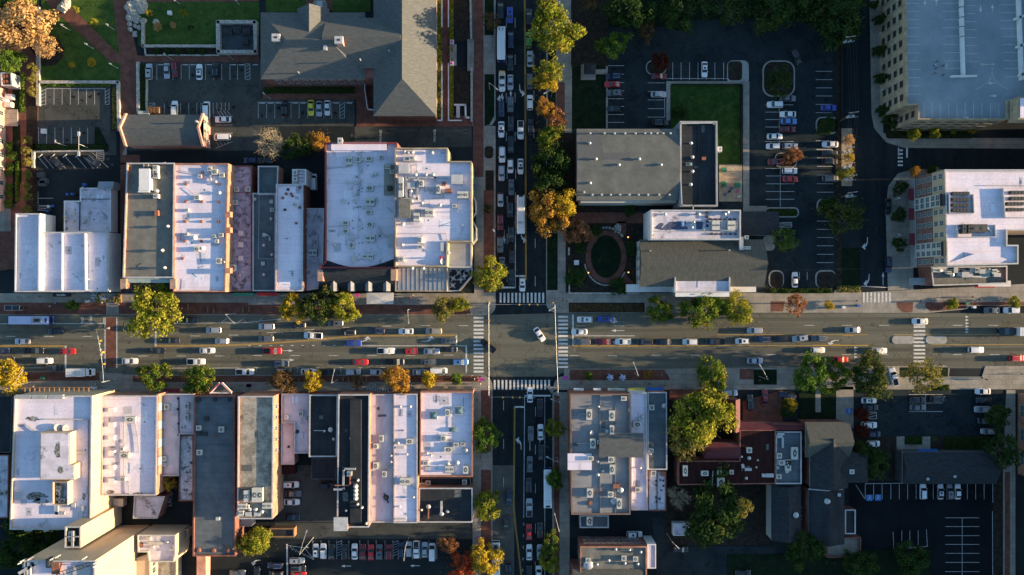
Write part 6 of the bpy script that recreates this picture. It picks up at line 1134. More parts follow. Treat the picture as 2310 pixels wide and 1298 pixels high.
cars('in the eastbound lane beside parked cars', 'stop line', lambda p: -p[0], [('J', 75, 672, 'suv', 'black'), ('J', 410, 680, 'suv', 'white'), ('J', 1157, 683, 'sedan', 'white'), ('J', 1742, 687, 'pickup', 'white'), ('K', 298, 704, 'suv', 'navy'), ('K', 995, 692, 'sedan', 'red'), ('K', 1300, 688, 'pickup', 'black'), ('K', 1592, 690, 'sedan', 'grey'), ('K', 1873, 690, 'suv', 'sky blue')], 0, 'cars driving on the avenue')
cars('parked along the lower kerb of the avenue', 'junction', lambda p: -p[0], [('J', 482, 742, 'suv', 'black'), ('J', 2172, 777, 'pickup', 'white'), ('K', 320, 772, 'suv', 'grey'), ('K', 540, 777, 'sedan', 'white'), ('K', 722, 780, 'pickup', 'black'), ('K', 930, 778, 'suv', 'silver'), ('K', 1130, 780, 'hatch', 'silver'), ('K', 1255, 770, 'hatch', 'navy'), ('K', 1520, 782, 'sedan', 'silver'), ('K', 1685, 768, 'van', 'white')], 0, 'cars parked on the avenue')
cars('parked by the upper kerb beside the big yellow green tree', 'tree', X_, [('J', 1685, 322, 'sedan', 'black')], 180, 'cars parked on the avenue')
cars('turning across the junction', 'signals', X_, [('K', 2120, 548, 'pickup', 'black', 140), ('L', 535, 447, 'sedan', 'white', 304)], 0, 'cars in the junction')
cars('waiting at the east stop line', 'crosswalk', X_, [('L', 935, 317, 'suv', 'white'), ('L', 1118, 312, 'sedan', 'blue'), ('L', 887, 425, 'sedan', 'white')], 180, 'cars driving on the avenue')
cars('in the long turning queue east of the junction', 'crosswalk', X_, [('L', 912, 513, 'suv', 'grey'), ('L', 1093, 512, 'sedan', 'maroon'), ('L', 1272, 512, 'sedan', 'white'), ('L', 1462, 513, 'suv', 'black'), ('L', 1625, 513, 'sedan', 'black'), ('L', 1862, 513, 'suv', 'white'), ('L', 2080, 510, 'pickup', 'black'), ('M', 45, 460, 'hatch', 'white'), ('M', 208, 445, 'suv', 'navy'), ('M', 355, 437, 'hatch', 'black'), ('M', 507, 437, 'suv', 'silver', 188), ('M', 660, 437, 'suv', 'grey')], 180, 'cars queueing on the avenue')
cars('driving west beyond the turning queue', 'junction', X_, [('M', 145, 375, 'suv', 'silver'), ('M', 928, 370, 'sedan', 'silver'), ('M', 1465, 302, 'sedan', 'white')], 180, 'cars driving on the avenue')
cars('parked in the bay opposite the white trailer', 'bay', X_, [('M', 2040, 215, 'sedan', 'grey'), ('M', 2195, 213, 'suv', 'white')], 180, 'cars parked on the avenue')
cars('driving east below the traffic islands', 'junction', X_, [('M', 650, 532, 'hatch', 'white'), ('M', 1140, 537, 'sedan', 'white'), ('M', 1912, 530, 'suv', 'white'), ('M', 2240, 597, 'suv', 'red'), ('M', 830, 607, 'sedan', 'red'), ('M', 147, 617, 'sedan', 'silver')], 0, 'cars driving on the avenue')
cars('half under the dark trees by the avenue', 'kerb', X_, [('M', 1253, 745, 'pickup', 'white', 105)], 0, 'cars beside the avenue')
cars('at the mouth of the south east car park', 'avenue', Y_, [('M', 1968, 862, 'sedan', 'white')], 180, 'cars in the south east car park')
cars('in the kerb lane of the northern side road', 'junction', lambda p: -p[1], [('C', 188, 100, 'sedan', 'black'), ('C', 195, 943, 'suv', 'navy'), ('C', 195, 1120, 'sedan', 'white'), ('G', 202, 115, 'suv', 'white'), ('G', 197, 273, 'suv', 'silver'), ('G', 188, 503, 'hatch', 'silver'), ('G', 187, 695, 'suv', 'maroon'), ('G', 185, 887, 'suv', 'grey'), ('G', 200, 1060, 'sedan', 'grey')], 270, 'cars on the northern side road')
cars('in the middle lane of the northern side road', 'junction', lambda p: -p[1], [('C', 268, 138, 'suv', 'blue'), ('C', 276, 350, 'sedan', 'navy'), ('C', 272, 545, 'sedan', 'black'), ('C', 272, 715, 'sedan', 'silver'), ('C', 273, 905, 'suv', 'grey'), ('C', 276, 1070, 'suv', 'black'), ('G', 276, 30, 'van', 'black'), ('G', 273, 213, 'hatch', 'white'), ('G', 281, 395, 'sedan', 'grey'), ('G', 270, 585, 'suv', 'black'), ('G', 277, 795, 'suv', 'black'), ('G', 285, 985, 'hatch', 'black'), ('G', 280, 1165, 'sedan', 'black')], 270, 'cars on the northern side road')
cars('in the turning lane of the northern side road', 'junction', lambda p: -p[1], [('C', 360, 1125, 'pickup', 'white'), ('G', 360, 216, 'sedan', 'white'), ('G', 375, 1227, 'hatch', 'white')], 270, 'cars on the northern side road')
cars('driving away up the northern side road', 'top edge', Y_, [('C', 430, 355, 'suv', 'green'), ('C', 432, 150, 'sedan', 'black'), ('C', 440, 513, 'sedan', 'silver'), ('C', 440, 708, 'sedan', 'grey'), ('C', 440, 890, 'suv', 'white'), ('C', 447, 1100, 'suv', 'black')], 90, 'cars on the northern side road')
cars('at the stop line south of the junction', 'crosswalk', Y_, [('Q', 350, 62, 'sedan', 'white'), ('Q', 418, 150, 'pickup', 'black')], 90, 'cars on the southern side road')
cars('in the inner lane of the southern side road', 'junction', Y_, [('Q', 355, 328, 'suv', 'grey'), ('Q', 349, 535, 'sedan', 'grey'), ('Q', 342, 678, 'suv', 'black'), ('Q', 345, 830, 'pickup', 'silver'), ('Q', 343, 997, 'sedan', 'red'), ('Q', 345, 1135, 'sedan', 'white'), ('Q', 345, 1280, 'sedan', 'black')], 90, 'cars on the southern side road')
cars('in the outer lane of the southern side road', 'junction', Y_, [('Q', 422, 315, 'sedan', 'white'), ('Q', 425, 455, 'sedan', 'black'), ('Q', 418, 985, 'suv', 'black'), ('Q', 418, 1135, 'suv', 'silver'), ('Q', 410, 1275, 'hatch', 'white')], 90, 'cars on the southern side road')
cars('driving down the southern side road', 'junction', Y_, [('Q', 207, 760, 'sedan', 'navy'), ('Q', 187, 940, 'sedan', 'black'), ('Q', 202, 1255, 'suv', 'black')], 270, 'cars on the southern side road')
cars('parked in the upper row of the campus car park', 'brick path', X_, [('A', 1297, 625, 'suv', 'silver', 90), ('A', 1447, 617, 'sedan', 'silver', 270), ('A', 1518, 605, 'suv', 'maroon', 270), ('A', 1725, 627, 'sedan', 'white', 90), ('A', 1868, 613, 'suv', 'black')], 90, 'cars in the campus car park')
cars('parked behind the brick gable house', 'house', Y_, [('A', 1515, 943, 'suv', 'white', 90), ('A', 1790, 955, 'van', 'white', 90), ('A', 1928, 1035, 'sedan', 'white', 180)], 90, 'cars in the campus car park')
cars('beside the bare tree and brick gable house', 'house', Y_, [('A', 1922, 1188, 'van', 'white', 180)], 90, 'cars in the campus car park')
cars('parked against the hall with hipped roofs', 'hall', X_, [('B', 283, 940, 'suv', 'black'), ('B', 508, 935, 'sedan', 'yellow', 270), ('B', 578, 942, 'sedan', 'silver', 270), ('B', 648, 935, 'sedan', 'white', 270)], 90, 'cars in the campus car park')
cars('parked askew in the small rear car park', 'wall', X_, [('E', 498, 185, 'sedan', 'black', 318), ('E', 818, 172, 'suv', 'black', 318)], 318, 'cars in the rear yards')
cars('in the dark alley under the bare tree', 'tree', X_, [('F', 30, 205, 'hatch', 'navy', 180), ('F', 150, 205, 'sedan', 'black', 180)], 180, 'cars in the rear yards')
cars('in the alley beside the theatre wall', 'wall', X_, [('F', 572, 390, 'van', 'white', 92)], 90, 'cars in the rear yards')
cars('parked by the gazebo lawn', 'gazebo', Y_, [('C', 1158, 667, 'suv', 'navy'), ('C', 1148, 733, 'sedan', 'red'), ('C', 1163, 808, 'suv', 'grey'), ('C', 1163, 945, 'hatch', 'black')], 180, 'cars in the inn car park')
cars('parked beside the fenced yard', 'red tree', Y_, [('C', 1548, 665, 'sedan', 'maroon', 0), ('C', 1545, 820, 'sedan', 'silver', 0), ('C', 1938, 605, 'sedan', 'white', 270), ('C', 1560, 1063, 'suv', 'black')], 0, 'cars in the inn car park')
cars('parked in the double row east of the yard', 'big island', Y_, [('D', 410, 795, 'sedan', 'grey', 0), ('D', 307, 845, 'suv', 'white', 180), ('D', 410, 922, 'sedan', 'white', 180), ('D', 418, 978, 'sedan', 'sky blue', 0), ('D', 412, 1042, 'sedan', 'maroon', 0), ('D', 305, 1100, 'sedan', 'white', 0), ('D', 293, 1178, 'hatch', 'white', 180), ('D', 427, 1178, 'suv', 'silver', 0), ('I', 313, 165, 'suv', 'maroon', 180), ('I', 425, 237, 'suv', 'white', 0), ('I', 430, 303, 'sedan', 'red', 0)], 0, 'cars in the inn car park')
cars('by the utility poles at the edge of the inn car park', 'top', Y_, [('D', 737, 870, 'sedan', 'blue'), ('D', 748, 1162, 'sedan', 'white', 180), ('I', 745, 95, 'sedan', 'black'), ('I', 745, 158, 'suv', 'black'), ('I', 748, 300, 'suv', 'grey')], 0, 'cars in the inn car park')
cars('turning near the large planted island', 'island', Y_, [('D', 472, 463, 'suv', 'black', 300)], 0, 'cars in the inn car park')
cars('parked alone at the lower end of the inn car park', 'hedge', Y_, [('I', 466, 1107, 'sedan', 'white', 90)], 0, 'cars in the inn car park')
cars('at the kerb in front of the hotel', 'avenue', lambda p: -p[1], [('I', 1210, 520, 'sedan', 'black', 270), ('I', 1213, 985, 'suv', 'navy', 270)], 0, 'cars by the hotel')
cars('in the narrow alley below the yellow rooftop tree', 'tree', Y_, [('N', 1165, 770, 'sedan', 'grey', 90)], 0, 'cars in the rear yards')
cars('parked in the yard below the pink rear wing', 'orange wall', Y_, [('P', 297, 672, 'suv', 'white'), ('P', 313, 735, 'sedan', 'grey'), ('P', 303, 792, 'sedan', 'white'), ('P', 303, 895, 'sedan', 'black'), ('P', 540, 682, 'hatch', 'black')], 0, 'cars in the rear yards')
cars('in the long row of the rear alley car park', 'hatched corner', X_, [('P', 467, 1125, 'hatch', 'white'), ('P', 518, 1127, 'suv', 'white'), ('P', 577, 1133, 'sedan', 'black'), ('P', 663, 1133, 'suv', 'black'), ('P', 731, 1130, 'sedan', 'white'), ('P', 790, 1133, 'sedan', 'maroon'), ('P', 843, 1135, 'sedan', 'red'), ('P', 901, 1133, 'suv', 'grey'), ('P', 965, 1133, 'suv', 'maroon'), ('P', 1046, 1118, 'suv', 'navy'), ('P', 1101, 1113, 'suv', 'silver'), ('P', 1152, 1115, 'pickup', 'white', 270), ('P', 1209, 1118, 'sedan', 'silver'), ('P', 1260, 1130, 'van', 'white')], 90, 'cars in the rear alley car park')
cars('by the pale kerb left of the rear alley row', 'hatched corner', lambda p: -p[0] + p[1], [('P', 338, 1190, 'suv', 'silver'), ('P', 345, 1243, 'suv', 'black'), ('P', 348, 1288, 'sedan', 'red'), ('P', 190, 1223, 'suv', 'navy', 180), ('P', 195, 1283, 'hatch', 'black', 180), ('P', 65, 1285, 'sedan', 'black', 90), ('N', 1630, 1275, 'sedan', 'grey')], 0, 'cars in the rear alley car park')
cars('parked by the shed and brick block', 'block', X_, [('Q', 1062, 1012, 'suv', 'white', 0), ('Q', 1378, 1115, 'sedan', 'black')], 0, 'cars in the rear yards')
cars('beside the avenue kerb near the big yellow green tree', 'tree', X_, [('L', 2210, 962, 'suv', 'silver')], 0, 'cars beside the avenue')
cars('on the brick forecourt of the red roofed restaurant', 'tree', X_, [('V', 90, 115, 'suv', 'black', 90), ('V', 192, 80, 'sedan', 'maroon', 90), ('V', 350, 70, 'sedan', 'navy', 165)], 0, 'cars in the restaurant yard')
cars('in the west column of the south east car park', 'avenue', Y_, [('V', 903, 100, 'sedan', 'white'), ('V', 915, 148, 'sedan', 'black'), ('V', 903, 267, 'suv', 'white'), ('V', 935, 330, 'hatch', 'navy'), ('V', 930, 395, 'hatch', 'white')], 0, 'cars in the south east car park')
cars('in the middle bays of the south east car park', 'west end', X_, [('V', 1235, 95, 'sedan', 'black'), ('V', 1372, 88, 'suv', 'black'), ('V', 1235, 147, 'sedan', 'grey')], 0, 'cars in the south east car park')
cars('in the east column of the south east car park', 'avenue', Y_, [('V', 1685, 98, 'sedan', 'black'), ('V', 1675, 160, 'suv', 'silver'), ('V', 1697, 238, 'suv', 'black'), ('V', 1712, 310, 'hatch', 'silver')], 180, 'cars in the south east car park')
cars('in the fresh black car park below the dark roof', 'hall', X_, [('V', 1270, 720, 'suv', 'white'), ('V', 1390, 722, 'sedan', 'silver'), ('V', 1450, 722, 'suv', 'grey'), ('V', 1508, 722, 'sedan', 'white')], 90, 'cars in the fresh car park')
cars('alone on the shaded drive at the bottom edge', 'hall', X_, [('V', 45, 1275, 'sedan', 'black')], 0, 'cars in the rear yards')

# ---- buses and lorries
m_busw, m_busb = PAINT['white'], mat('bus_blue_paint', (.05, .09, .42), rough=.35, coat=.5)
m_lil = mat('lilac_bus_paint', (.42, .44, .60), rough=.4, coat=.4)
def bus(t, X, Y, ang, label, L=12.2, cols=(None, None), kit=(), nose=0, blue=0.0):
    p = gt(t, X, Y, 0); r = thing('bus', (p.x, p.y, 0), label, 'bus', 'buses', R(ang)); hl = L / 2; Wd, Hh = 2.6, 3.1
    sec = [(-1.30, .35), (-1.30, 2.7), (-1.22, 2.95), (-1.0, 3.08), (1.0, 3.08), (1.22, 2.95), (1.30, 2.7), (1.30, .35)]; b = MB(); vs = []; xs = [(-hl, .9), (-hl + .15, 1), (-hl + blue, 1), (hl - .5, 1), (hl, .86)]
    for x, k in xs: vs += [(x, y * k, .35 + (z - .35) * (1 if k == 1 else .97)) for y, z in sec]
    n = 8; fs = [(i * n + j, i * n + (j + 1) % n, (i + 1) * n + (j + 1) % n, (i + 1) * n + j) for i in range(len(xs) - 1) for j in range(n)]; ms = []
    for i in range(len(xs) - 1):
        for j in range(n): b.add([vs[k] for k in (i * n + j, i * n + (j + 1) % n, (i + 1) * n + (j + 1) % n, (i + 1) * n + j)], [(3, 2, 1, 0)], 1 if (blue and i <= 1) or j in (0, 6, 7) else 0)
    b.add(vs[:n], [tuple(range(n))], 1); b.add(vs[-n:], [tuple(range(n - 1, -1, -1))], 1)
    inst('body', b.mesh('body', [cols[0] or m_busw, cols[1] or m_busb]), r)
    inst('windshield', MB().box(hl - .02, 0, 1.2, .08, 2.05, 1.5).mesh('windshield', m_glass), r); inst('rear_window', MB().box(-hl, 0, 1.7, .06, 1.9, .9).mesh('rear_window', m_glass), r)
    for s_ in (-1, 1): inst('side_window', MB().box(-.2, s_ * 1.305, 1.45, L * .84, .05, 1.0).mesh('side_window', m_glass), r)
    for x in (-L * .27, L * .3):
        for s_ in (-1, 1): inst('wheel', CARS['van']['wheel'], r, (x, s_ * 1.15, .48), scl=(1.42, 1.3, 1.42))
    for s_ in (-1, 1): inst('headlight', CARS['van']['headlight'], r, (hl - .05, s_ * .9, .8)); inst('tail_light', CARS['van']['tail_light'], r, (-hl + .02, s_ * 1.0, 1.0)); inst('mirror', MB().box(hl + .1, s_ * 1.38, 2.0, .15, .28, .5).mesh('mirror', m_dark), r)
    for k in kit:
        if k[0] == 'hatch': inst('roof_hatch', MB().box(0, 0, 0, .85, .85, .08).box(0, 0, .08, .7, .7, .03).mesh('roof_hatch', [m_busw if not cols[0] else cols[0]]), r, (k[1], 0, 3.07)); inst('hatch_frame', MB().box(0, 0, 0, 1.0, 1.0, .04).mesh('hatch_frame', p_grey), r, (k[1], 0, 3.065))
        if k[0] == 'ac': inst('roof_unit', MB().box(0, 0, 0, k[2], 1.7, .28).box(.2, 0, .28, k[2] * .6, 1.0, .04, m=1).mesh('roof_unit', [p_grey, m_dark]), r, (k[1], 0, 3.06))
        if k[0] == 'vent': inst('roof_vent', MB().box(0, 0, 0, .5, 1.3, .1).mesh('roof_vent', m_dark), r, (k[1], 0, 3.07))
    return r
bus('J', 307, 321, 0, 'lilac and pale blue bus standing in the marked bus zone', 12.6, (m_lil, m_busb), (('hatch', -4.2), ('ac', 2.6, 3.0), ('vent', 5.4)))
bus('C', 194, 398, 270, 'short white bus with blue nose on the northern side road', 10.4, (m_busw, m_busb), (('hatch', -4.2), ('vent', -4.3)), blue=0)
r_ = bus('G', 362, 633, 270, 'white bus numbered 1302 on its roof beside the orange yellow tree', 12.0, (m_busw, m_busb), (('hatch', -3.6), ('hatch', 3.6), ('vent', -5.6)))
o = lettering('roof_number', '1302', None, 0, 0, 1.0, 0, m_dark, parent=r_); o.location = (2.5, 0, 3.095); o.rotation_euler = (0, 0, R(-90)); o.rotation_euler = (0, 0, R(-90))
bus('Q', 470, 690, 90, 'white and blue bus at the kerb under a small yellow green tree', 12.0, (m_busw, m_busb), (('hatch', -4), ('hatch', 3.5), ('vent', -5.4)))
bus('Q', 118, 1185, 90, 'white bus partly hidden by the yellow and red trees at the bottom', 12.0, (m_busw, m_busw), (('ac', 4.6, 2.0), ('hatch', 0)))
def lorry(t, X, Y, ang, label, box_l, cab, name, boxw=2.45, boxh=(1.0, 3.2), cabcol='white', scale=1):
    p = gt(t, X, Y); r = thing(name, (p.x, p.y, 0), label, 'truck', 'trucks', R(ang)); L = box_l + cab + .4
    x0 = -L / 2; b = MB(); b.box(x0 + box_l / 2, 0, boxh[0], box_l, boxw, boxh[1] - boxh[0]); 
    for i in range(int(box_l / .6)): b.box(x0 + .3 + i * .6, 0, boxh[1] - .01, .05, boxw * .98, .03)
    inst('cargo_box', b.mesh('cargo_box', p_white), r)
    c = MB(); xc = x0 + box_l + .3; pts = [(xc, .6), (xc + cab, .6), (xc + cab, 1.35), (xc + cab * .62, 1.5), (xc + cab * .42, 2.5), (xc, 2.6)]
    c.add([(x, -1.05, z) for x, z in pts] + [(x, 1.05, z) for x, z in pts], [tuple(range(6))[::1], tuple(range(11, 5, -1))] + [(i, i + 6, (i + 1) % 6 + 6, (i + 1) % 6) for i in range(6)])
    for s_ in (-1, 1): c.box(xc + cab * .5, s_ * 1.2, 1.5, .15, .25, .35)
    inst('cab', c.mesh('cab', PAINT[cabcol]), r)
    inst('windshield', MB().add([(xc + cab * .60, -.9, 1.56), (xc + cab * .60, .9, 1.56), (xc + cab * .45, .9, 2.42), (xc + cab * .45, -.9, 2.42)], [(0, 1, 2, 3)]).add([(xc + cab * .60 + .03, -.9, 1.57), (xc + cab * .60 + .03, .9, 1.57), (xc + cab * .45 + .03, .9, 2.43), (xc + cab * .45 + .03, -.9, 2.43)], [(0, 1, 2, 3)]).mesh('windshield', m_glass), r)
    inst('chassis', MB().box(0, 0, .55, L - .3, 1.0, .45).mesh('chassis', m_dark), r)
    xw = [x0 + box_l * .22, xc + cab * .65] + ([x0 + box_l * .12, xc - .2] if box_l > 8 else [])
    for x in xw:
        for s_ in (-1, 1): inst('wheel', CARS['van']['wheel'], r, (x, s_ * 1.0, .48), scl=(1.4, 1.5, 1.4))
    for s_ in (-1, 1): inst('headlight', CARS['van']['headlight'], r, (xc + cab - .02, s_ * .8, 1.0))
    return r
lorry('J', 745, 778, 0, 'white box truck parked on the lower kerb beside the signal wire', 5.6, 1.9, 'box_truck')
lorry('M', 2345, 381, 180, 'black tractor hauling a long white trailer along the avenue', 15.5, 4.4, 'semi_truck', 2.6, (1.2, 4.05), 'black')
r_ = vehicle('pickup', 'white', gt('C', 201, 715), 270, 'white recovery pickup with lift gear on its bed on the northern side road', 'cars on the northern side road', 1.03)
inst('lift_gear', MB().box(-2.5, 0, 1.1, 1.4, 1.7, .5).box(-2.9, 0, 1.6, .3, 1.8, .15, m=1).box(-2.2, 0, 1.6, .2, 1.2, .3, m=1).mesh('lift_gear', [p_white, m_sig]), r_)
a = gt('I', 692, 798); r_ = thing('motorcycle', (a.x, a.y, 0), 'dark motorcycle parked by the big dark tree in the inn car park', 'motorcycle', None, R(20))
inst('body', MB().box(0, 0, .45, 1.1, .3, .35).box(-.4, 0, .8, .7, .28, .12).tube((.45, -.4, 1.05), (.45, .4, 1.05), .03).tube((.7, 0, .35), (.4, 0, 1.05), .04).ball((.15, 0, .85), .25, .15).mesh('body', m_dark), r_)
for x in (-.7, .7): inst('wheel', CARS['van']['wheel'], r_, (x, 0, .33), scl=(1, .5, 1))
# ---------------------------------------------------------------- trees, shrubs, hedges
LEAF = dict(
    yg=leafmat('yellow_green_leaves', (.11, .15, .018), (.34, .31, .04), (.46, .37, .06)), olive=leafmat('olive_leaves', (.12, .13, .028), (.34, .27, .075), (.20, .22, .035)),
    green=leafmat('green_leaves', (.045, .10, .018), (.15, .23, .035), (.30, .33, .05)), dark=leafmat('dark_green_leaves', (.025, .055, .016), (.06, .095, .024), (.12, .11, .025)),
    orange=leafmat('orange_leaves', (.30, .15, .025), (.46, .25, .05), (.36, .27, .05)), rust=leafmat('rust_leaves', (.21, .085, .035), (.36, .17, .08), (.42, .23, .12)),
    yellow=leafmat('yellow_leaves', (.36, .24, .022), (.52, .38, .04), (.28, .25, .04)), red=leafmat('red_leaves', (.30, .05, .025), (.42, .10, .04), (.34, .17, .05)),
    turn=leafmat('turning_leaves', (.04, .11, .018), (.20, .22, .03), (.46, .20, .035)), brown=leafmat('brown_leaves', (.10, .065, .03), (.20, .12, .05), (.28, .17, .07)), pale=leafmat('peach_leaves', (.42, .24, .09), (.60, .38, .16), (.66, .47, .24)),
    mixed=leafmat('dark_mixed_leaves', (.03, .06, .016), (.10, .11, .028), (.24, .13, .05)), dred=leafmat('shaded_red_leaves', (.08, .018, .014), (.15, .035, .022), (.10, .05, .02)))  # last entry: red leaves darkened for trees standing in shade
def crown_mesh(seed, clumps, per, leaf, hollow=.35, cone=0.0, ragged=.2, clump_r=(.2, .32)):
    rn = random.Random(seed); b = MB(); ph = [rn.uniform(0, 6.28) for _ in range(4)]
    def rad(u): return 1 + ragged * (.5 * math.sin(2 * u + ph[0]) + .45 * math.sin(3 * u + ph[1]) + .4 * math.sin(5 * u + ph[2]) + .3 * math.sin(8 * u + ph[3]))
    for c in range(clumps):
        z = rn.uniform(-.55, 1) if not cone else rn.uniform(-.9, 1); u = rn.uniform(0, 6.283); q = math.sqrt(max(0, 1 - z * z)) if not cone else (1 - (z + .9) / 2.2)
        k = rn.uniform(hollow, .9) ** .7 * rad(u); cr = rn.uniform(*clump_r) * (1 if not cone else .8)
        cc = Vector((q * math.cos(u) * k * .95, q * math.sin(u) * k * .95, z * min(k, .95)))
        for i in range(per):
            d = Vector((rn.gauss(0, 1), rn.gauss(0, 1), rn.gauss(0, 1))).normalized(); p = cc + d * cr * rn.uniform(.55, 1.12) * Vector((1, 1, .8)).length / 1.62
            nn = (d + .25 * cc + Vector((rn.gauss(0, .55), rn.gauss(0, .55), rn.gauss(0, .55)))).normalized(); a = nn.orthogonal().normalized(); e = nn.cross(a); t = rn.uniform(0, 6.28)
            a, e = a * math.cos(t) + e * math.sin(t), e * math.cos(t) - a * math.sin(t); s = leaf * rn.uniform(.6, 1.3)
            b.add([p - a * s - e * s * .3, p + a * s * .1 - e * s * .75, p + a * s + e * s * .3, p - a * s * .1 + e * s * .75], [(0, 1, 2, 3)])
    return b.mesh('crown', LEAF['green'])
CROWN = [crown_mesh(i, 66, 80, .05, ragged=.28, hollow=.45, clump_r=(.13, .32)) for i in range(5)] + [crown_mesh(20 + i, 52, 85, .055, ragged=.36, hollow=.5, clump_r=(.13, .3)) for i in range(3)]
SPARSE = [crown_mesh(40 + i, 55, 38, .05, ragged=.28, clump_r=(.14, .22)) for i in range(3)]
CONE = [crown_mesh(60, 60, 70, .07, cone=1)]
SMALL = [crown_mesh(70 + i, 24, 70, .085, ragged=.25, clump_r=(.28, .4)) for i in range(4)]
def trunk(h, r, R_, n=7, seed=0, twigs=0):
    rn = random.Random(seed); b = MB(); top = Vector((rn.uniform(-.3, .3), rn.uniform(-.3, .3), h * .55)); mid = Vector((top.x * .4, top.y * .4, h * .28))
    b.tube((0, 0, -.1), (0, 0, .25), r * 1.5, r, 9).tube((0, 0, .25), mid, r, r * .8, 9).tube(mid, top, r * .8, r * .55, 9)
    for i in range(n):
        u = 6.283 * i / n + rn.uniform(-.4, .4); s = mid.lerp(top, rn.uniform(.3, 1)); k = rn.uniform(.55, .9); e = Vector((math.cos(u) * R_ * k, math.sin(u) * R_ * k, h * rn.uniform(.6, .95))); m = s.lerp(e, .5) + Vector((0, 0, -h * .04))
        b.tube(s, m, r * .4, r * .25, 6).tube(m, e, r * .25, r * .08, 6)
        for j in range(twigs):
            q = m.lerp(e, rn.uniform(0, 1)); v = Vector((rn.uniform(-1, 1), rn.uniform(-1, 1), rn.uniform(0, 1))).normalized() * R_ * rn.uniform(.25, .5); b.tube(q, q + v, r * .14, r * .03, 4)
            for _ in range(2): w_ = q + v * rn.uniform(.4, .9); b.tube(w_, w_ + Vector((rn.uniform(-1, 1), rn.uniform(-1, 1), rn.uniform(.0, .8))).normalized() * R_ * .22, r * .07, r * .02, 3)
    b.tube(top, (top.x, top.y, h * .85), r * .5, r * .1, 6)
    return b
tc_ = [0]
def tree(x, y, rp, h, leaf, label, kind='full', name='tree', group='street and garden trees', squash=1.0):
    tc_[0] += 1; s = tc_[0]; hc = h * .62; p = g(x, y, hc); Rw = rp / S * (H - hc) / H
    r = thing(name, (p.x, p.y, 0), label, 'shrub' if 'shrub' in name or 'bush' in name else 'tree', group); random.seed(s)
    if kind == 'bare': trunk(h, .2 + h * .012, Rw, 15, s, 16).build('trunk', m_pbark, r, loc=(0, 0, 0)).parent = r; r.children[-1].matrix_parent_inverse = Matrix(); return r
    if h > 1.7:
        t = trunk(h, .06 + h * .016, Rw, 7, s, 3 if kind == 'sparse' else 0); o = t.build('trunk', m_bark); o.parent = r
    me = (SPARSE if kind == 'sparse' else CONE if kind == 'cone' else SMALL if kind == 'small' else CROWN); rz = min(h * .45, Rw * 1.15) if kind not in ('cone',) else h * .5
    if h <= 1.7: rz = h * .52
    inst('crown', random.choice(me), r, (0, 0, h - rz * 1.02), random.uniform(0, 6.28), (Rw * 1.04, Rw * 1.04 * squash, rz), {0: LEAF[leaf]})
    return r
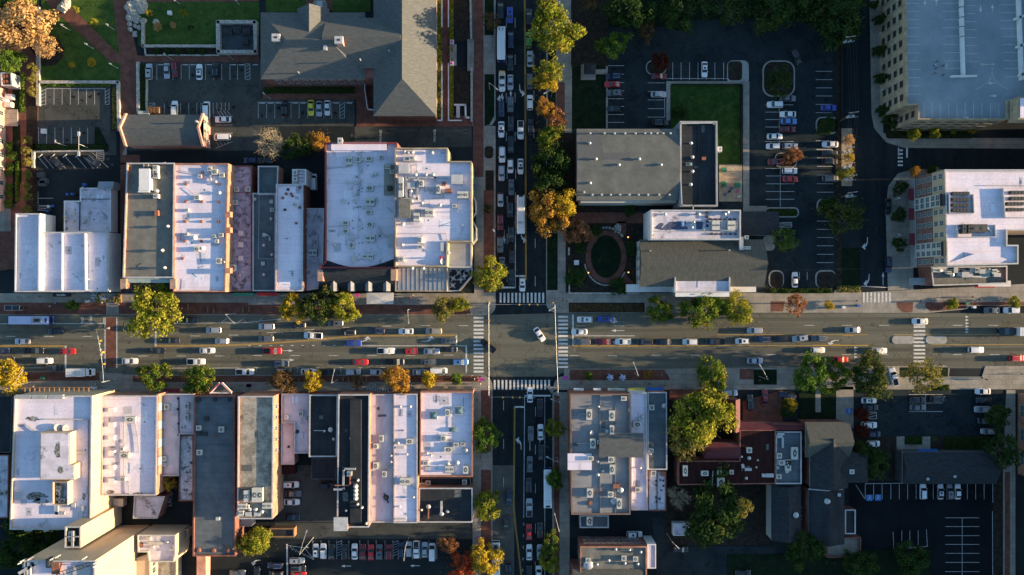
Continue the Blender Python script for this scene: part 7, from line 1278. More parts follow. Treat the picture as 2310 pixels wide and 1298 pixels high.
TREES = [
 (350, 702, 60, 12, 'yg', 'broad yellow green tree above the bus zone crossing'), (660, 697, 32, 10, 'yellow', 'bright yellow tree joined to the brown and green ones by the upper kerb'), (718, 688, 42, 11, 'mixed', 'brown middle tree of the tight group by the upper kerb'), (776, 692, 33, 10, 'yg', 'fresh yellow green tree at the east end of the tight kerb group'),
 (1000, 696, 26, 7, 'olive', 'olive half of the small pair by the avenue west of the junction'), (1037, 688, 20, 6.5, 'yg', 'smaller yellow green half of the pair by the junction'), (1105, 620, 37, 10, 'yg', 'yellow green tree at the north west junction corner'),
 (1250, 60, 56, 19, 'yg', 'largest yellow green tree on the northern side road'), (1235, 20, 30, 16, 'olive', 'olive tree crowding the biggest yellow green one at the top edge'), (1240, 165, 36, 14, 'yg', 'yellow tree with thin top below the biggest yellow green one', 'sparse'), (1228, 185, 24, 12, 'yellow', 'small yellow crown leaning over the side road below the thin tree'),
 (1232, 248, 22, 10, 'orange', 'small orange crown on the side road verge'), (1255, 272, 27, 10, 'rust', 'rusty orange crown beside the grey gable hall corner', 'sparse'), (1240, 312, 30, 11, 'turn', 'shaded red brown tree by the corner of the grey low gable hall'), (1245, 362, 42, 12, 'dark', 'dark green tree beside the west wall of the grey low gable hall'), (1240, 415, 36, 12, 'dark', 'second dark green crown directly above the orange yellow tree'),
 (1237, 480, 48, 14, 'orange', 'glowing orange yellow tree beside the bus numbered 1302'), (1270, 462, 30, 13, 'yellow', 'golden crown on the upper side of the glowing orange tree'), (1302, 522, 31, 9, 'rust', 'rust brown tree between the glowing orange tree and the oval garden'),
 (1487, 700, 30, 9, 'turn', 'green orange street tree below the inn gable corner'), (1582, 702, 42, 11, 'turn', 'large patchy orange tree in front of the white portico'), (1622, 690, 24, 9, 'green', 'small green crown between patchy orange and yellow trees'), (1665, 698, 35, 9.5, 'yg', 'yellow green tree east of the white portico'), (1797, 685, 28, 8, 'rust', 'round rust brown tree beside the hedge on the avenue', 'sparse'),
 (1605, 846, 38, 11, 'turn', 'green and orange tree above the large spreading tree'), (1830, 846, 42, 11, 'green', 'deep green tree on the lower kerb east of the brick forecourt'), (1893, 842, 28, 9, 'turn', 'small green orange tree wedged between deep green and brown ones'), (1966, 848, 47, 12, 'mixed', 'dark brown flecked tree beside the half hidden white pickup'), (2088, 850, 44, 9, 'olive', 'pale feathery olive tree on the planted corner by the car park', 'sparse'),
 (1582, 945, 66, 16, 'yg', 'great spreading yellow green tree beside the red gable'), (1620, 925, 36, 15, 'yg', 'upper lobe of the great tree nearest the avenue'), (1545, 998, 46, 13, 'olive', 'olive brown crown on the lower side of the great spreading tree', 'sparse'),
 (1097, 984, 34, 8, 'green', 'fresh green street tree beside the brick corner shop'), (1097, 1142, 32, 8, 'yg', 'neat round yellow green tree beside the black corner annex'), (1096, 1262, 36, 10, 'yellow', 'yellow orange tree hiding the white bus at the bottom'), (1043, 1277, 31, 8, 'red', 'vivid red tree at the bottom edge beside the yellow one'), (1012, 1230, 20, 7, 'rust', 'small reddish tree beside the white van row'),
 (1253, 967, 21, 7, 'yg', 'small yellow green tree by the upper part of the southern side road'), (1252, 1081, 21, 7, 'green', 'small green tree leaning over the white and blue bus'), (1244, 1228, 22, 8, 'turn', 'tall orange tinted tree on the lower part of the southern side road'), (1240, 1268, 24, 8, 'yg', 'yellow green crown under the orange tinted one at the bottom'),
 (573, 1222, 35, 10, 'yg', 'yellow green tree behind the tan gravel roof'), (350, 850, 35, 8, 'turn', 'red and orange tree on the lower kerb west of the sign arch'), (446, 856, 36, 8, 'turn', 'green and orange tree just left of the sign arch'), (15, 848, 37, 10, 'yellow', 'pale peach yellow tree cut by the left edge beside the avenue'), (637, 862, 27, 8, 'brown', 'dark bronze round tree on the lower kerb'), (705, 860, 24, 7, 'yellow', 'small gold tree next to the dark bronze one'),
 (806, 862, 18, 6, 'brown', 'small dark bare looking tree beside the kerb lamp', 'sparse'), (895, 858, 32, 9, 'orange', 'tall amber tree overlapping the white and pink roofs'), (967, 856, 19, 6, 'yellow', 'little golden ball tree by the striped awning', 'small'), (1030, 855, 13, 4.5, 'green', 'little bright green tree at the south west corner', 'small'),
 (38, 50, 62, 13, 'pale', 'big peach tree in the upper left corner'), (100, 105, 30, 9, 'pale', 'peach side crown over the round mulch bed', 'sparse'), (20, 138, 27, 9, 'green', 'bright green tree below the big peach tree at the left edge'), (30, 2, 38, 11, 'green', 'green tree behind the peach tree at the top left corner'),
 (1330, 5, 24, 10, 'brown', 'thin pinkish bare topped tree at the top edge', 'sparse'), (1430, 10, 56, 13, 'dark', 'dark tree west of the top wooded edge'), (1535, 15, 48, 13, 'dark', 'dark bushy tree in the middle of the wooded edge'), (1640, 8, 55, 13, 'dark', 'dark tree with lit twig tips in the wooded edge', 'sparse'), (1745, 14, 52, 13, 'dark', 'dark tree next to the lamp in the wooded edge'), (1820, 5, 44, 13, 'dark', 'dark tree just left of the olive one on the wooded edge'),
 (1893, 38, 58, 14, 'dark', 'wide dark olive tree overhanging the concrete pad'), (1386, 102, 31, 9, 'green', 'dark green solitary tree near the gazebo'), (1457, 66, 22, 7, 'brown', 'dull brown small tree by the curved drive'), (1492, 138, 21, 6, 'dred', 'dark red tree on the small rounded island'), (1760, 182, 35, 7, 'dark', 'dull olive spreading tree on the large planted island', 'sparse'), (1865, 284, 21, 6, 'dark', 'dark little tree on the round end island by the poles'),
 (1788, 350, 19, 5.5, 'rust', 'little orange tree on the island between parked cars'), (1905, 490, 50, 13, 'mixed', 'large brown olive tree over the side street kerb', 'sparse'), (1872, 470, 24, 9, 'dark', 'dark crown behind the large brown olive tree'), (1772, 540, 32, 8, 'green', 'shaded green tree beside the dark carport', 'sparse'), (1915, 355, 16, 6, 'yellow', 'sunlit yellow vine tree between the utility poles', 'sparse'), (1910, 390, 17, 6, 'yg', 'yellow green vine mound below the sunlit yellow one'), (1914, 315, 14, 6, 'pale', 'peach coloured vine clump at the upper utility pole', 'sparse'),
 (1620, 1150, 66, 13, 'dark', 'very large dark tree south of the rust brown roof'), (1672, 1140, 20, 13.5, 'olive', 'sunlit top of the very large dark tree as a paler crown'), (1600, 1190, 40, 11, 'dark', 'dark tree beside the white garden shed'), (1818, 1240, 42, 10, 'dark', 'dark round tree below the dark green hall'), (1972, 1050, 34, 9, 'dark', 'dark tree between the church and the long dark roof'), (1950, 1020, 24, 8, 'dark', 'dark narrow tree against the church east wing'), (2262, 1018, 46, 11, 'dark', 'big dull dark tree at the east end of the long dark roof', 'sparse'),  # paler second crown stands for sunlight on top of the big dark tree
 (1946, 935, 16, 4.5, 'dred', 'dark red bush tree between parked cars and lawn'), (1946, 972, 16, 4.5, 'dred', 'lower dark red bush tree near the white hatchback'), (1786, 913, 15, 5, 'yellow', 'yellow topped bush tree in the restaurant courtyard', 'small'), (1775, 925, 18, 3.5, 'dark', 'dark bush under the yellow topped courtyard tree'), (2058, 1262, 40, 9, 'dark', 'dark broad tree on the lawn under the small bays'), (1945, 1278, 36, 9, 'dark', 'dark tree at the bottom edge below the terrace'), (2252, 940, 28, 9, 'dark', 'dark tree hugging the office block wall'),
 (380, 1091, 19, 6, 'yellow', 'yellow rooftop tree growing in the alley gap', 'sparse'), (40, 1232, 52, 11, 'dark', 'big dark tree in the lower left corner'), (90, 1225, 32, 9, 'dark', 'smaller dark tree at the foot of the lift shaft'), (1107, 47, 22, 7, 'brown', 'thin dark tree on the verge by the northern side road', 'sparse'), (660, 332, 30, 7, 'dark', 'dark green bushy tree between bare tree and orange shrubs'), (690, 322, 18, 5, 'olive', 'dull green crown behind the theatre hall'), (718, 318, 21, 6, 'orange', 'orange shrub tree at the corner of the theatre hall'),
 (1975, 8, 12, 5, 'dark', 'topmost columnar evergreen along the car park wall', 'cone'), (1988, 42, 14, 6, 'dark', 'second columnar evergreen along the car park wall', 'cone'), (1988, 112, 15, 6, 'dark', 'middle columnar evergreen along the car park wall', 'cone'), (1992, 175, 16, 6, 'dark', 'fourth columnar evergreen along the car park wall', 'cone'), (1998, 248, 16, 6, 'dark', 'lowest columnar evergreen by the car park corner', 'cone'),
 (2020, 272, 24, 5, 'dark', 'dark tree at the foot of the car park corner'), (2065, 299, 16, 5, 'yg', 'largest sunlit bush below the car park wall', 'small'), (2109, 298, 14, 5, 'yg', 'second sunlit bush below the car park wall', 'small'), (2150, 297, 7, 3, 'yg', 'smallest sunlit bush below the car park wall', 'small'), (2194, 295, 8, 4, 'yellow', 'easternmost sunlit bush below the car park wall', 'small'),
 (2031, 424, 16, 5, 'dark', 'upper dark street tree in front of the hotel'), (2029, 486, 17, 5, 'dark', 'middle dark street tree in front of the hotel'), (2031, 551, 15, 5, 'dark', 'lower dark street tree in front of the hotel'), (2065, 386, 12, 4.5, 'orange', 'orange bush at the hotel corner', 'small'), (2102, 383, 12, 4, 'dark', 'dark bush behind the hotel roof edge', 'small'),
]
for t_ in TREES: tree(*t_)
tree(615, 325, 42, 10, 'brown', 'leafless grey tree spreading over the alley beside the gable house', 'bare')
tree(1528, 1120, 28, 8, 'brown', 'leafless dark tree beside the dirty white rear roof', 'bare')
for x, y, h, lf, lab in ((172, 21, 3, 'yg', 'thin yellow sapling north of the diagonal brick path'), (210, 50, 3.6, 'yg', 'bright yellow sapling with mulch ring beside the diagonal path'), (336, 29, 3, 'yellow', 'yellow sapling next to the pale boulders'), (414, 29, 3.6, 'yg', 'yellow green sapling on the lit half of the campus lawn'), (354, 61, 3.2, 'pale', 'peach sapling at the shade line of the campus lawn'), (390, 57, 2, 'pale', 'tiny peach sapling on the shaded lawn'), (430, 63, 3, 'dark', 'dark sapling on the shaded lawn'), (205, 141, 3.4, 'yellow', 'golden sapling below the diagonal brick path'), (163, 147, 2.2, 'yellow', 'smallest golden sapling beside the round mulch bed')):
    tree(x, y, 9 if h > 3 else 7, h, lf, lab, 'small', 'sapling_tree', 'saplings on the campus lawn')
for i, y in enumerate((612, 706, 800, 910, 1000, 1092, 1200)): tree(*px('Y', 222, y), 10, 3.6, 'olive', f'{ORD[i]} small tree down the brick walk from the car park entrance', 'small', 'sapling_tree', 'small trees along the brick walk')
for i, (x, y) in enumerate(((268, 8), (268, 105), (262, 212))): tree(*px('Y', x, y), 11, 3.6, 'olive', f'{ORD[i]} small tree down the upper brick walk beside the car park wall', 'small', 'sapling_tree', 'small trees along the brick walk')
for i, (x, y, r_) in enumerate(((72, 660, 9), (88, 740, 13), (82, 833, 9), (72, 887, 9), (78, 1005, 8), (75, 1065, 9), (70, 1152, 10))): tree(*px('Y', x, y), r_, 1.6, 'green', f'{ORD[i]} clipped ball shrub along the dormitory wall from the porch', 'small', 'ball_shrub', 'ball shrubs along the dormitory')
for i, x in enumerate((1345, 1435, 1535, 1640, 1735)): tree(*px('A', x, 442), 8, 1.4, 'dark', f'{ORD[i]} round shrub from the stone corner in the shaded bed', 'small', 'round_shrub', 'round shrubs in the shaded bed')
for i, (x, y) in enumerate(((160, 690), (690, 1, ))[:1]): tree(160, 690, 13, 4, 'green', 'small green tree on the brick strip above the bus zone', 'small')
for x, y, r_, h, lf, lab in ((1328, 848, 11, 4, 'green', 'small green tree left of the blue parasols'), (1462, 846, 10, 3.5, 'orange', 'small orange tree right of the blue parasols'), (1871, 689, 10, 2, 'yellow', 'yellow shrub in the small bed by the driveway'), (2150, 686, 14, 2, 'yg', 'yellow green shrub on the strip near the parked white SUV'), (2290, 684, 14, 2, 'yg', 'yellow green shrub near the right edge above the trailer'),
                           (1100, 470, 9, 3, 'dark', 'dark little tree on the verge beside the zigzag glass front'), (1290, 470, 14, 2, 'dark', 'dark shrub at the garden corner beside the glowing orange tree'), (1300, 625, 24, 3, 'dark', 'dark bushy shrub below the oval garden'), (1345, 520, 14, 2, 'dark', 'dark shrub above the oval garden ring'), (1425, 560, 16, 2, 'dark', 'dark shrub between the oval garden and inn'), (1395, 645, 20, 2, 'dark', 'dark shrub by the avenue below the oval garden'), (1310, 560, 15, 2, 'dark', 'dark shrub on the west side of the oval garden'), (1420, 475, 15, 2, 'dark', 'dark shrub beneath the grey hall wall'),
                           (1533, 250, 16, 3, 'dark', 'dark bush in the corner of the fenced yard'), (2010, 640, 0, 0, '', '')):
    if r_: tree(x, y, r_, h, lf, lab, 'small' if h > 2 else 'small', 'garden_shrub' if h < 3.4 else 'small_tree', 'shrubs and small trees')
def hedge(x0, y0, x1, y1, h, lf, label, n=2600, leaf=.28):
    p, q = g(x0, y0), g(x1, y1); xs, ys = sorted((p.x, q.x)), sorted((p.y, q.y)); rn = random.Random(x0); b = MB()
    for i in range(n):
        x, y = rn.uniform(*xs), rn.uniform(*ys); e = min(x - xs[0], xs[1] - x, y - ys[0], ys[1] - y); z = .14 + h * rn.uniform(.15, 1) * (.75 + .25 * math.sin(x * 1.3) * math.sin(y * 1.7 + 1)) * min(1, .55 + e)
        nn = Vector((rn.gauss(0, .6), rn.gauss(0, .6), 1)).normalized(); a = nn.orthogonal().normalized(); c = nn.cross(a); s = leaf * rn.uniform(.5, 1.1); v = Vector((x, y, z)); b.add([v - a * s, v - c * s * .6, v + a * s, v + c * s * .6], [(0, 1, 2, 3)])
    o = b.build('hedge', LEAF[lf]); tag(o, label, 'hedge', 'hedges'); return o
hedge(986, 0, 997, 268, 1.2, 'yg', 'hedge strip against the east wall of the hipped roof hall'); hedge(1013, 0, 1023, 268, 1.0, 'yg', 'hedge strip between the brick walk and the stepped lawn'); hedge(92, 189, 250, 196, .8, 'green', 'thin grass hedge above the upper left car park', 1200)
hedge(1735, 651, 1875, 661, 1.4, 'dark', 'dark hedge along the avenue below the inn car park', 2400); hedge(1732, 473, 1796, 487, .9, 'dark', 'low hedge on the long island by the carport', 1200); hedge(46, 165, 57, 255, .5, 'green', 'clipped hedge beside the upper brick walk', 900); hedge(36, 365, 44, 455, .5, 'green', 'clipped hedge beside the lower brick walk', 900)
hedge(80, 328, 240, 341, .8, 'dark', 'low dark hedge under the double headed lamp', 1400); hedge(595, 198, 800, 212, 1.0, 'dark', 'dark foundation hedge below the hipped roof hall', 2200, .3); hedge(2042, 985, 2078, 1002, .9, 'dark', 'square clipped hedge in the small shaded court', 900); hedge(2130, 985, 2240, 1015, 1.0, 'dark', 'loose planting along the long dark roof', 1600); hedge(1850, 876, 1882, 888, .9, 'green', 'small lit hedge on the church lawn', 700); hedge(1285, 686, 1450, 703, .4, 'brown', 'low brown ground planting in the long kerb bed', 1500, .2)
hedge(2095, 868, 2140, 880, 1.2, 'dark', 'dark hedge below the feathery olive tree', 700); hedge(1888, 645, 1940, 660, .7, 'olive', 'rough planting by the side street corner', 600); hedge(2000, 285, 2190, 311, .5, 'dark', 'dark ground planting below the car park wall', 1500); hedge(254, 198, 270, 292, .6, 'olive', 'planting strip beside the upper left car park', 900)
hedge(318, 146, 333, 256, .5, 'dark', 'planting strip at the west side of the campus car park', 900)
fl = {k: MB() for k in ('orange', 'yellow', 'rust')}; rn = random.Random(11)
for t_ in TREES:
    if t_[4] in ('orange', 'yellow', 'rust', 'turn', 'yg', 'pale', 'red', 'olive', 'mixed') and t_[3] > 5:
        for _ in range(55):
            u, k = rn.uniform(0, 6.28), t_[2] * rn.uniform(.2, 1.7); p = g(t_[0] + k * math.cos(u), t_[1] + k * math.sin(u)); s_ = rn.uniform(.08, .2); a = rn.uniform(0, 3.14); x, y = s_ * math.cos(a), s_ * math.sin(a); z = .19 + rn.uniform(0, .03)
            fl[rn.choice(('orange', 'yellow', 'rust'))].add([(p.x - x, p.y - y, z), (p.x + y * .6, p.y - x * .6, z + .02), (p.x + x, p.y + y, z), (p.x - y * .6, p.y + x * .6, z + .03)], [(0, 1, 2, 3)])
for k, b in fl.items(): o = b.build('fallen_leaves', LEAF[k]); o['kind'] = 'stuff'; tag(o, k + ' fallen leaves scattered below the autumn trees', 'leaves')
# ---------------------------------------------------------------- walls, rails and boulders
def wall_run(name, label, pts, h, th, m, cat='wall', cap=None, group=None):
    q = [g(*p) for p in pts]; c = sum(q, Vector()) / len(q); r = thing(name, (c.x, c.y, 0), label, cat, group); b = MB(); k = MB()
    for a, e in zip(q, q[1:]):
        d = e - a; mid = (a + e) / 2; an = math.atan2(d.y, d.x); b.box(mid.x, mid.y, 0, d.length + th * .6, th, h, an)
        if cap: k.box(mid.x, mid.y, h, d.length + th * .6, th + .12, .1, an)
    b.build('wall', m, r)
    if cap: k.build('coping', cap, r)
    return r
wall_run('stone_wall', 'pale stone wall along the west side of the upper left car park', [(89, 20), (89, 238)], .9, 1.0, m_stone)
wall_run('stone_wall', 'pale stone wall turning the corner between lawn and upper left car park', [(92, 187), (269, 187), (271, 295)], .9, .9, m_stone)
wall_run('stone_wall', 'rough stone wall on the west side of the campus car park', [(313, 143), (314, 255)], .9, .8, m_stone)
wall_run('stone_wall', 'thin stone wall between planting strip and campus car park bays', [(333, 147), (332, 250)], .6, .5, m_stone)
wall_run('stone_wall', 'stone retaining wall between shaded lawn and round shrubs', [(325, 55), (325, 106), (492, 106)], 1.0, .8, m_stone)
wall_run('stone_wall', 'low pale wall below the round shrubs in the shaded bed', [(328, 108), (330, 126), (495, 126)], .6, .35, m_stone)
wall_run('stone_wall', 'square stone enclosure around the dark machines on the shaded lawn', [(496, 54), (579, 54), (581, 121), (497, 121), (496, 54)], 1.8, 1.1, m_stone, 'enclosure')
wall_run('stone_wall', 'stone wall beside the small rear car park and bins', [(78, 345), (78, 378)], .9, .8, m_stone)
wall_run('stone_wall', 'low stone wall behind the angled bays under the lamp', [(78, 343), (235, 341)], .7, .5, m_stone)
wall_run('retaining_wall', 'white wall along the inner edge of the brick walk by the hipped hall', [(997, -40), (997, 62)], .7, .4, p_white); wall_run('retaining_wall', 'white wall along the lower brick walk by the hipped hall', [(997, 145), (997, 273), (985, 273)], .7, .4, p_white)
wall_run('retaining_wall', 'white wall between upper hedge strip and sunken lawn', [(1012, -40), (1012, 62)], .7, .35, p_white); wall_run('retaining_wall', 'white wall between lower hedge strip and sunken lawn', [(1012, 145), (1012, 273), (1041, 273)], .7, .35, p_white)
wall_run('stone_wall', 'stone wall edging the upper sunken lawn beside the brick pavement', [(1061, -40), (1063, 88)], .7, .6, m_stone); wall_run('stone_wall', 'stone wall edging the lower sunken lawn beside the brick pavement', [(1064, 155), (1064, 274)], .7, .6, m_stone)
wall_run('bench_wall', 'white angled bench wall round the pale bench', [(1026, 238), (1050, 238), (1051, 266), (1058, 267)], .8, .5, p_white)
a = gt('B', 1770, 968); o = MB().box(0, 0, .14, 1.0, 3.6, .5).box(0, 0, .64, 1.1, 3.7, .12, m=1).build('stone_bench', [m_conc, m_coping], loc=(a.x, a.y, 0)); tag(o, 'long pale stone bench inside the white bench wall', 'bench')
for nm, X0, X1, Y0, Y1, lab in (('stone_steps', 1700, 1756, 385, 570, 'inner flight of pale steps between brick walk and sunken court'), ('stone_steps', 1850, 1905, 345, 615, 'outer fan of pale steps down to the brick pavement')):
    p, q = gt('B', X0, Y0), gt('B', X1, Y1); b = MB(); n_ = 5
    for i in range(n_): x0, x1 = p.x + (q.x - p.x) * i / n_, q.x; b.box((x0 + x1) / 2, (p.y + q.y) / 2, .12, (x1 - x0), abs(p.y - q.y) - .1 * i, .16 * (1 + 0) * (n_ - i) if False else .12) if False else b.box(p.x + (q.x - p.x) * (i + .5) / n_, (p.y + q.y) / 2, .1, (q.x - p.x) / n_, abs(p.y - q.y), .75 - .13 * i)
    tag(b.build(nm, m_conc), lab, 'steps')
for x, y, lab in ((1020, 97, 'upper pale pedestal with pink flowers by the steps'), (1020, 146, 'lower pale pedestal with pink flowers by the steps')):
    a = g(x, y); r = thing('flower_pedestal', (a.x, a.y, 0), lab, 'planter'); MB().box(a.x, a.y, .1, 1.2, 1.2, 1.1).build('pedestal', p_white, r); MB().ball((a.x, a.y, 1.3), .4, .3).build('flowers', m_canvas['magenta'], r)
wall_run('garden_wall', 'curved stone seat wall above the oval garden', [(1367 + 52 * math.cos(R(t)), 580 - 66 * math.sin(R(t))) for t in range(45, 112, 8)], .6, .7, m_stone)
wall_run('garden_wall', 'curved stone edge below the oval garden', [(1367 + 50 * math.cos(R(t)), 580 - 64 * math.sin(R(t))) for t in range(195, 335, 12)], .45, .4, m_stone)
wall_run('garden_wall', 'stone wall between garden bed and avenue pavement', [(1283, 662), (1440, 662)], .7, .5, m_stone); wall_run('garden_wall', 'short stone wall by the garden gate on the side road', [(1283, 560), (1283, 575)], .9, .5, m_stone); wall_run('garden_wall', 'lower stone wall by the side road garden bed', [(1284, 610), (1284, 660)], .7, .4, m_stone)
wall_run('picket_fence', 'dark fence around the shaded yard of the inn', [(1514, 192), (1672, 192), (1672, 372)], 1.2, .08, m_dark, 'fence'); wall_run('picket_fence', 'dark fence between the strip of mulch and the side street', [(1897, 60), (1897, 290)], 1.3, .1, m_dark, 'fence')
rn = random.Random(5)
for i, (X, Y, s_) in enumerate(((1130, 62, 1.9), (1175, 45, 1.7), (1222, 48, 2.3), (1215, 88, 1.6), (1150, 110, 1.9), (1128, 155, 1.5), (1180, 150, 1.2), (1120, 210, .8), (1180, 185, 1.0), (1235, 185, 1.1), (1125, 255, .8), (1200, 240, .8), (1165, 225, .7), (1345, 195, 1.0), (548, 70, 1.6), (565, 50, 1.5), (580, 20, 1.3), (520, 75, 1.0))):
    b = MB(); b.ball((0, 0, .2), s_, s_ * .75, 9, 6); b.v = [(x * (1 + rn.uniform(-.22, .22)), y * (1 + rn.uniform(-.22, .22)), z * (1 + rn.uniform(-.15, .15))) for x, y, z in b.v]; a = gt('A', X, Y)
    big = s_ > 1.4; lab = ('large pale boulder in the heap at the top of the campus brick path' if i < 6 else 'small pale boulder below the heap by the campus brick path' if i < 13 else 'lone boulder by the peach sapling' if i == 13 else 'boulder at the lawn edge west of the diagonal brick path')
    o = b.build('boulder', m_stone, loc=(a.x, a.y, 0)); tag(o, lab, 'boulder', 'boulders ' + ('in the big heap' if i < 6 else 'below the heap' if i < 13 else 'on the lawn'))
for i, (X, Y) in enumerate(((1980, 285), (2055, 270), (2135, 285), (2120, 370))):
    a = gt('A', X, Y); o = MB().box(0, 0, .1, 2.2, 1.7, 1.5).box(0, 0, 1.6, 1.8, 1.3, .12, m=1).cyl(0, 0, 1.72, 1.8, .5, m=1).build('chiller_unit', [p_dark, m_dark], loc=(a.x, a.y, 0)); tag(o, ('dark machine nearest the round shrubs side', 'largest dark machine in the middle of the upper row', 'small dark machine by the hall wall', 'dark machine alone in the lower half')[i] + ' inside the stone enclosure', 'machine', 'machines in the stone enclosure')
for i, (X, Y) in enumerate(((1470, 120),)): a = gt('A', X, Y); tag(MB().box(0, 0, .1, 1.1, 1.1, .9).box(0, 0, 1.0, 1.2, 1.2, .06).build('utility_cabinet', p_white, loc=(a.x, a.y, 0)), 'white utility box on the lit campus lawn', 'utility box')
a = gt('A', 1167, 298); tag(MB().box(0, 0, .1, 1.4, 1.8, .5).box(0, 0, .6, .9, 1.2, .02, m=1).build('memorial_plinth', [m_conc, p_grey], loc=(a.x, a.y, 0)), 'pale plinth with blue grey plaque beside the campus brick path', 'plinth')
a = gt('A', 385, 1135); tag(MB().box(0, 0, 0, 1.4, 1.5, .9).build('utility_cabinet', p_white, loc=(a.x, a.y, 0)), 'white box standing in a bay of the upper left car park', 'utility box')
a = gt('B', 580, 50); tag(MB().cyl(0, 0, .1, .3, 2.3, n=28).box(0, 0, .3, 2.0, 2.0, .6, m=1).build('memorial_plinth', [m_conc, m_coping], loc=(a.x, a.y, 0)), 'round stone memorial base north of the hipped hall', 'plinth')
a = g(1393, 515); tag(MB().prism([(a.x - 1, a.y - 1.4), (a.x + 1, a.y - 1.4), (a.x + 1.1, a.y + .8), (a.x, a.y + 1.5), (a.x - 1.1, a.y + .6)], .1, .4).box(a.x, a.y, .4, .8, .8, .5).build('garden_monument', m_stone), 'pale pointed stone slab above the oval garden', 'monument')
a = g(1300, 593); tag(MB().box(a.x, a.y, .1, 1.4, 1.4, .7).box(a.x, a.y, .8, 1.5, 1.5, .08).build('garden_box', p_white), 'white square box in the dark garden by the side road', 'box')

# ---------------------------------------------------------------- signals, lamps, poles
def pole(name, label, x, y, h, arm=None, cat='pole', group=None, r=.08, heads=1, m=None):
    p = g(x, y); t = thing(name, (p.x, p.y, 0), label, cat, group); m = m or m_pole; b = MB(); b.cyl(p.x, p.y, 0, h, r * 1.3, r * .8, 10); b.cyl(p.x, p.y, 0, .35, r * 2.4, r * 2.0, 10); b.build('post', m, t)
    if arm:
        c = MB(); k = MB(); e = g(*arm, h + .2); s = Vector((p.x, p.y, h - .2)); c.tube(s, s.lerp(e, .5) + Vector((0, 0, .35)), .07, .06, 8).tube(s.lerp(e, .5) + Vector((0, 0, .35)), e, .06, .045, 8); c.build('arm', m, t)
        d = (e - s).normalized(); k.box(e.x, e.y, e.z - .1, .85, .34, .16, math.atan2(d.y, d.x)); k.box(e.x, e.y, e.z - .13, .7, .3, .03, math.atan2(d.y, d.x), m=1); k.build('lamp_head', [m_pole, m_lamp], t)
    return t
for t, X, Y, X2, Y2, h, lab in (('K', 1440, 225, 1416, 345, 8, 'grey street lamp reaching over the avenue above the waiting beige SUV'), ('J', 2078, 265, 2064, 345, 8, 'grey street lamp reaching over the empty angled bays'), ('L', 1372, 790, 1369, 703, 8, 'grey street lamp on the brick strip right of the blue parasols'), ('K', 790, 850, 760, 765, 8, 'grey street lamp over the parked black pickup'),
                              ('M', 188, 745, 194, 655, 8, 'grey street lamp by the driveway mouth below the silver sedan'), ('J', 275, 870, 196, 770, 8, 'grey lamp with white fixture by the peach tree'), ('C', 95, 772, 157, 769, 8, 'lamp reaching over the kerb lane of the northern side road'), ('C', 625, 830, 570, 803, 8, 'lamp reaching from the east verge over the northern side road'),
                              ('G', 125, 768, 130, 765, 7, 'short armed lamp by the west kerb of the northern side road'), ('Q', 545, 95, 500, 95, 7, 'lamp by the south east corner reaching over the side road'), ('Q', 535, 490, 470, 490, 7, 'lamp above the parked bus on the southern side road'), ('Q', 540, 945, 520, 880, 8, 'lamp by the lower kerb of the southern side road'),
                              ('P', 400, 1095, 398, 1000, 8, 'pole lamp at the hatched corner of the rear alley'), ('P', 445, 1040, 400, 1105, 8, 'slanting pole lamp beside the hatched corner'), ('P', 1100, 1040, 1065, 1190, 8, 'tall pole lamp leaning over the rear alley cars'), ('Q', 1285, 1010, 1365, 1110, 8, 'lamp over the black sedan by the brick block'),
                              ('A', 1545, 35, 1500, 0, 5, 'lamp at the top of the lit campus lawn'), ('A', 2057, 38, 2030, 0, 5, 'lamp at the top of the shaded campus lawn'), ('A', 602, 262, 530, 212, 5, 'lamp on the lawn above the diagonal brick path'), ('A', 985, 258, 920, 210, 5, 'lamp between the diagonal path and the wide brick path'), ('A', 805, 420, 738, 377, 5, 'lamp at the middle edge of the diagonal path'),
                              ('A', 1015, 590, 948, 550, 5, 'lamp by the wide brick path near the car park corner'), ('A', 1493, 522, 1417, 467, 5, 'lamp on the brick walk above the campus car park'), ('A', 2010, 515, 1945, 455, 5, 'lamp on the brick walk below the stone enclosure'), ('B', 150, 850, 95, 805, 5, 'lamp on the brick court by the hipped hall'), ('A', 580, 1260, 475, 1215, 6, 'single lamp below the upper left car park'),
                              ('I', 1260, 468, 1305, 450, 5, 'upper thin lamp in front of the hotel'), ('I', 1262, 765, 1310, 745, 5, 'lower thin lamp in front of the hotel'), ('D', 1105, 312, 1160, 265, 5, 'upper thin lamp along the car park pavement'), ('D', 1120, 758, 1170, 720, 5, 'lower thin lamp along the car park pavement'), ('D', 265, 105, 312, 68, 7, 'lamp in the dark woods at the top edge')):
    pole('street_lamp', lab, *px(t, X, Y), h, px(t, X2, Y2), 'street lamp', 'street lamps')
p_ = px('A', 760, 1275); q_ = px('A', 678, 1240); c0 = g(*p_); t = thing('twin_lamp', (c0.x, c0.y, 0), 'white double headed lamp over the upper left car park', 'street lamp', 'street lamps'); e = g(*q_, 10)
MB().tube(c0, e, .13, .09).build('post', m_coping, t); [MB().box(e.x, e.y + s_ * 3.0, 9.9, .7, 1.3, .25).tube(e, (e.x, e.y + s_ * 3.0, 10), .06).build('lamp_head', m_coping, t) for s_ in (-1, 1)]
for X, Y, lab in ((1275, 827, 'upper lit globe lamp east of the oval garden'), (937, 1130, 'lit globe lamp south west of the oval garden'), (1278, 1127, 'lower lit globe lamp south east of the oval garden')):
    p = gt('G', X, Y); t = thing('garden_lamp', (p.x, p.y, 0), lab, 'garden lamp', 'lit globe lamps'); MB().cyl(p.x, p.y, .1, 2.4, .06).build('post', m_dark, t); MB().ball((p.x, p.y, 2.6), .22, .22, 12, 8).build('globe', glow('lamp_glow', (1.0, .42, .1), .9), t)
SIGH = 5.6
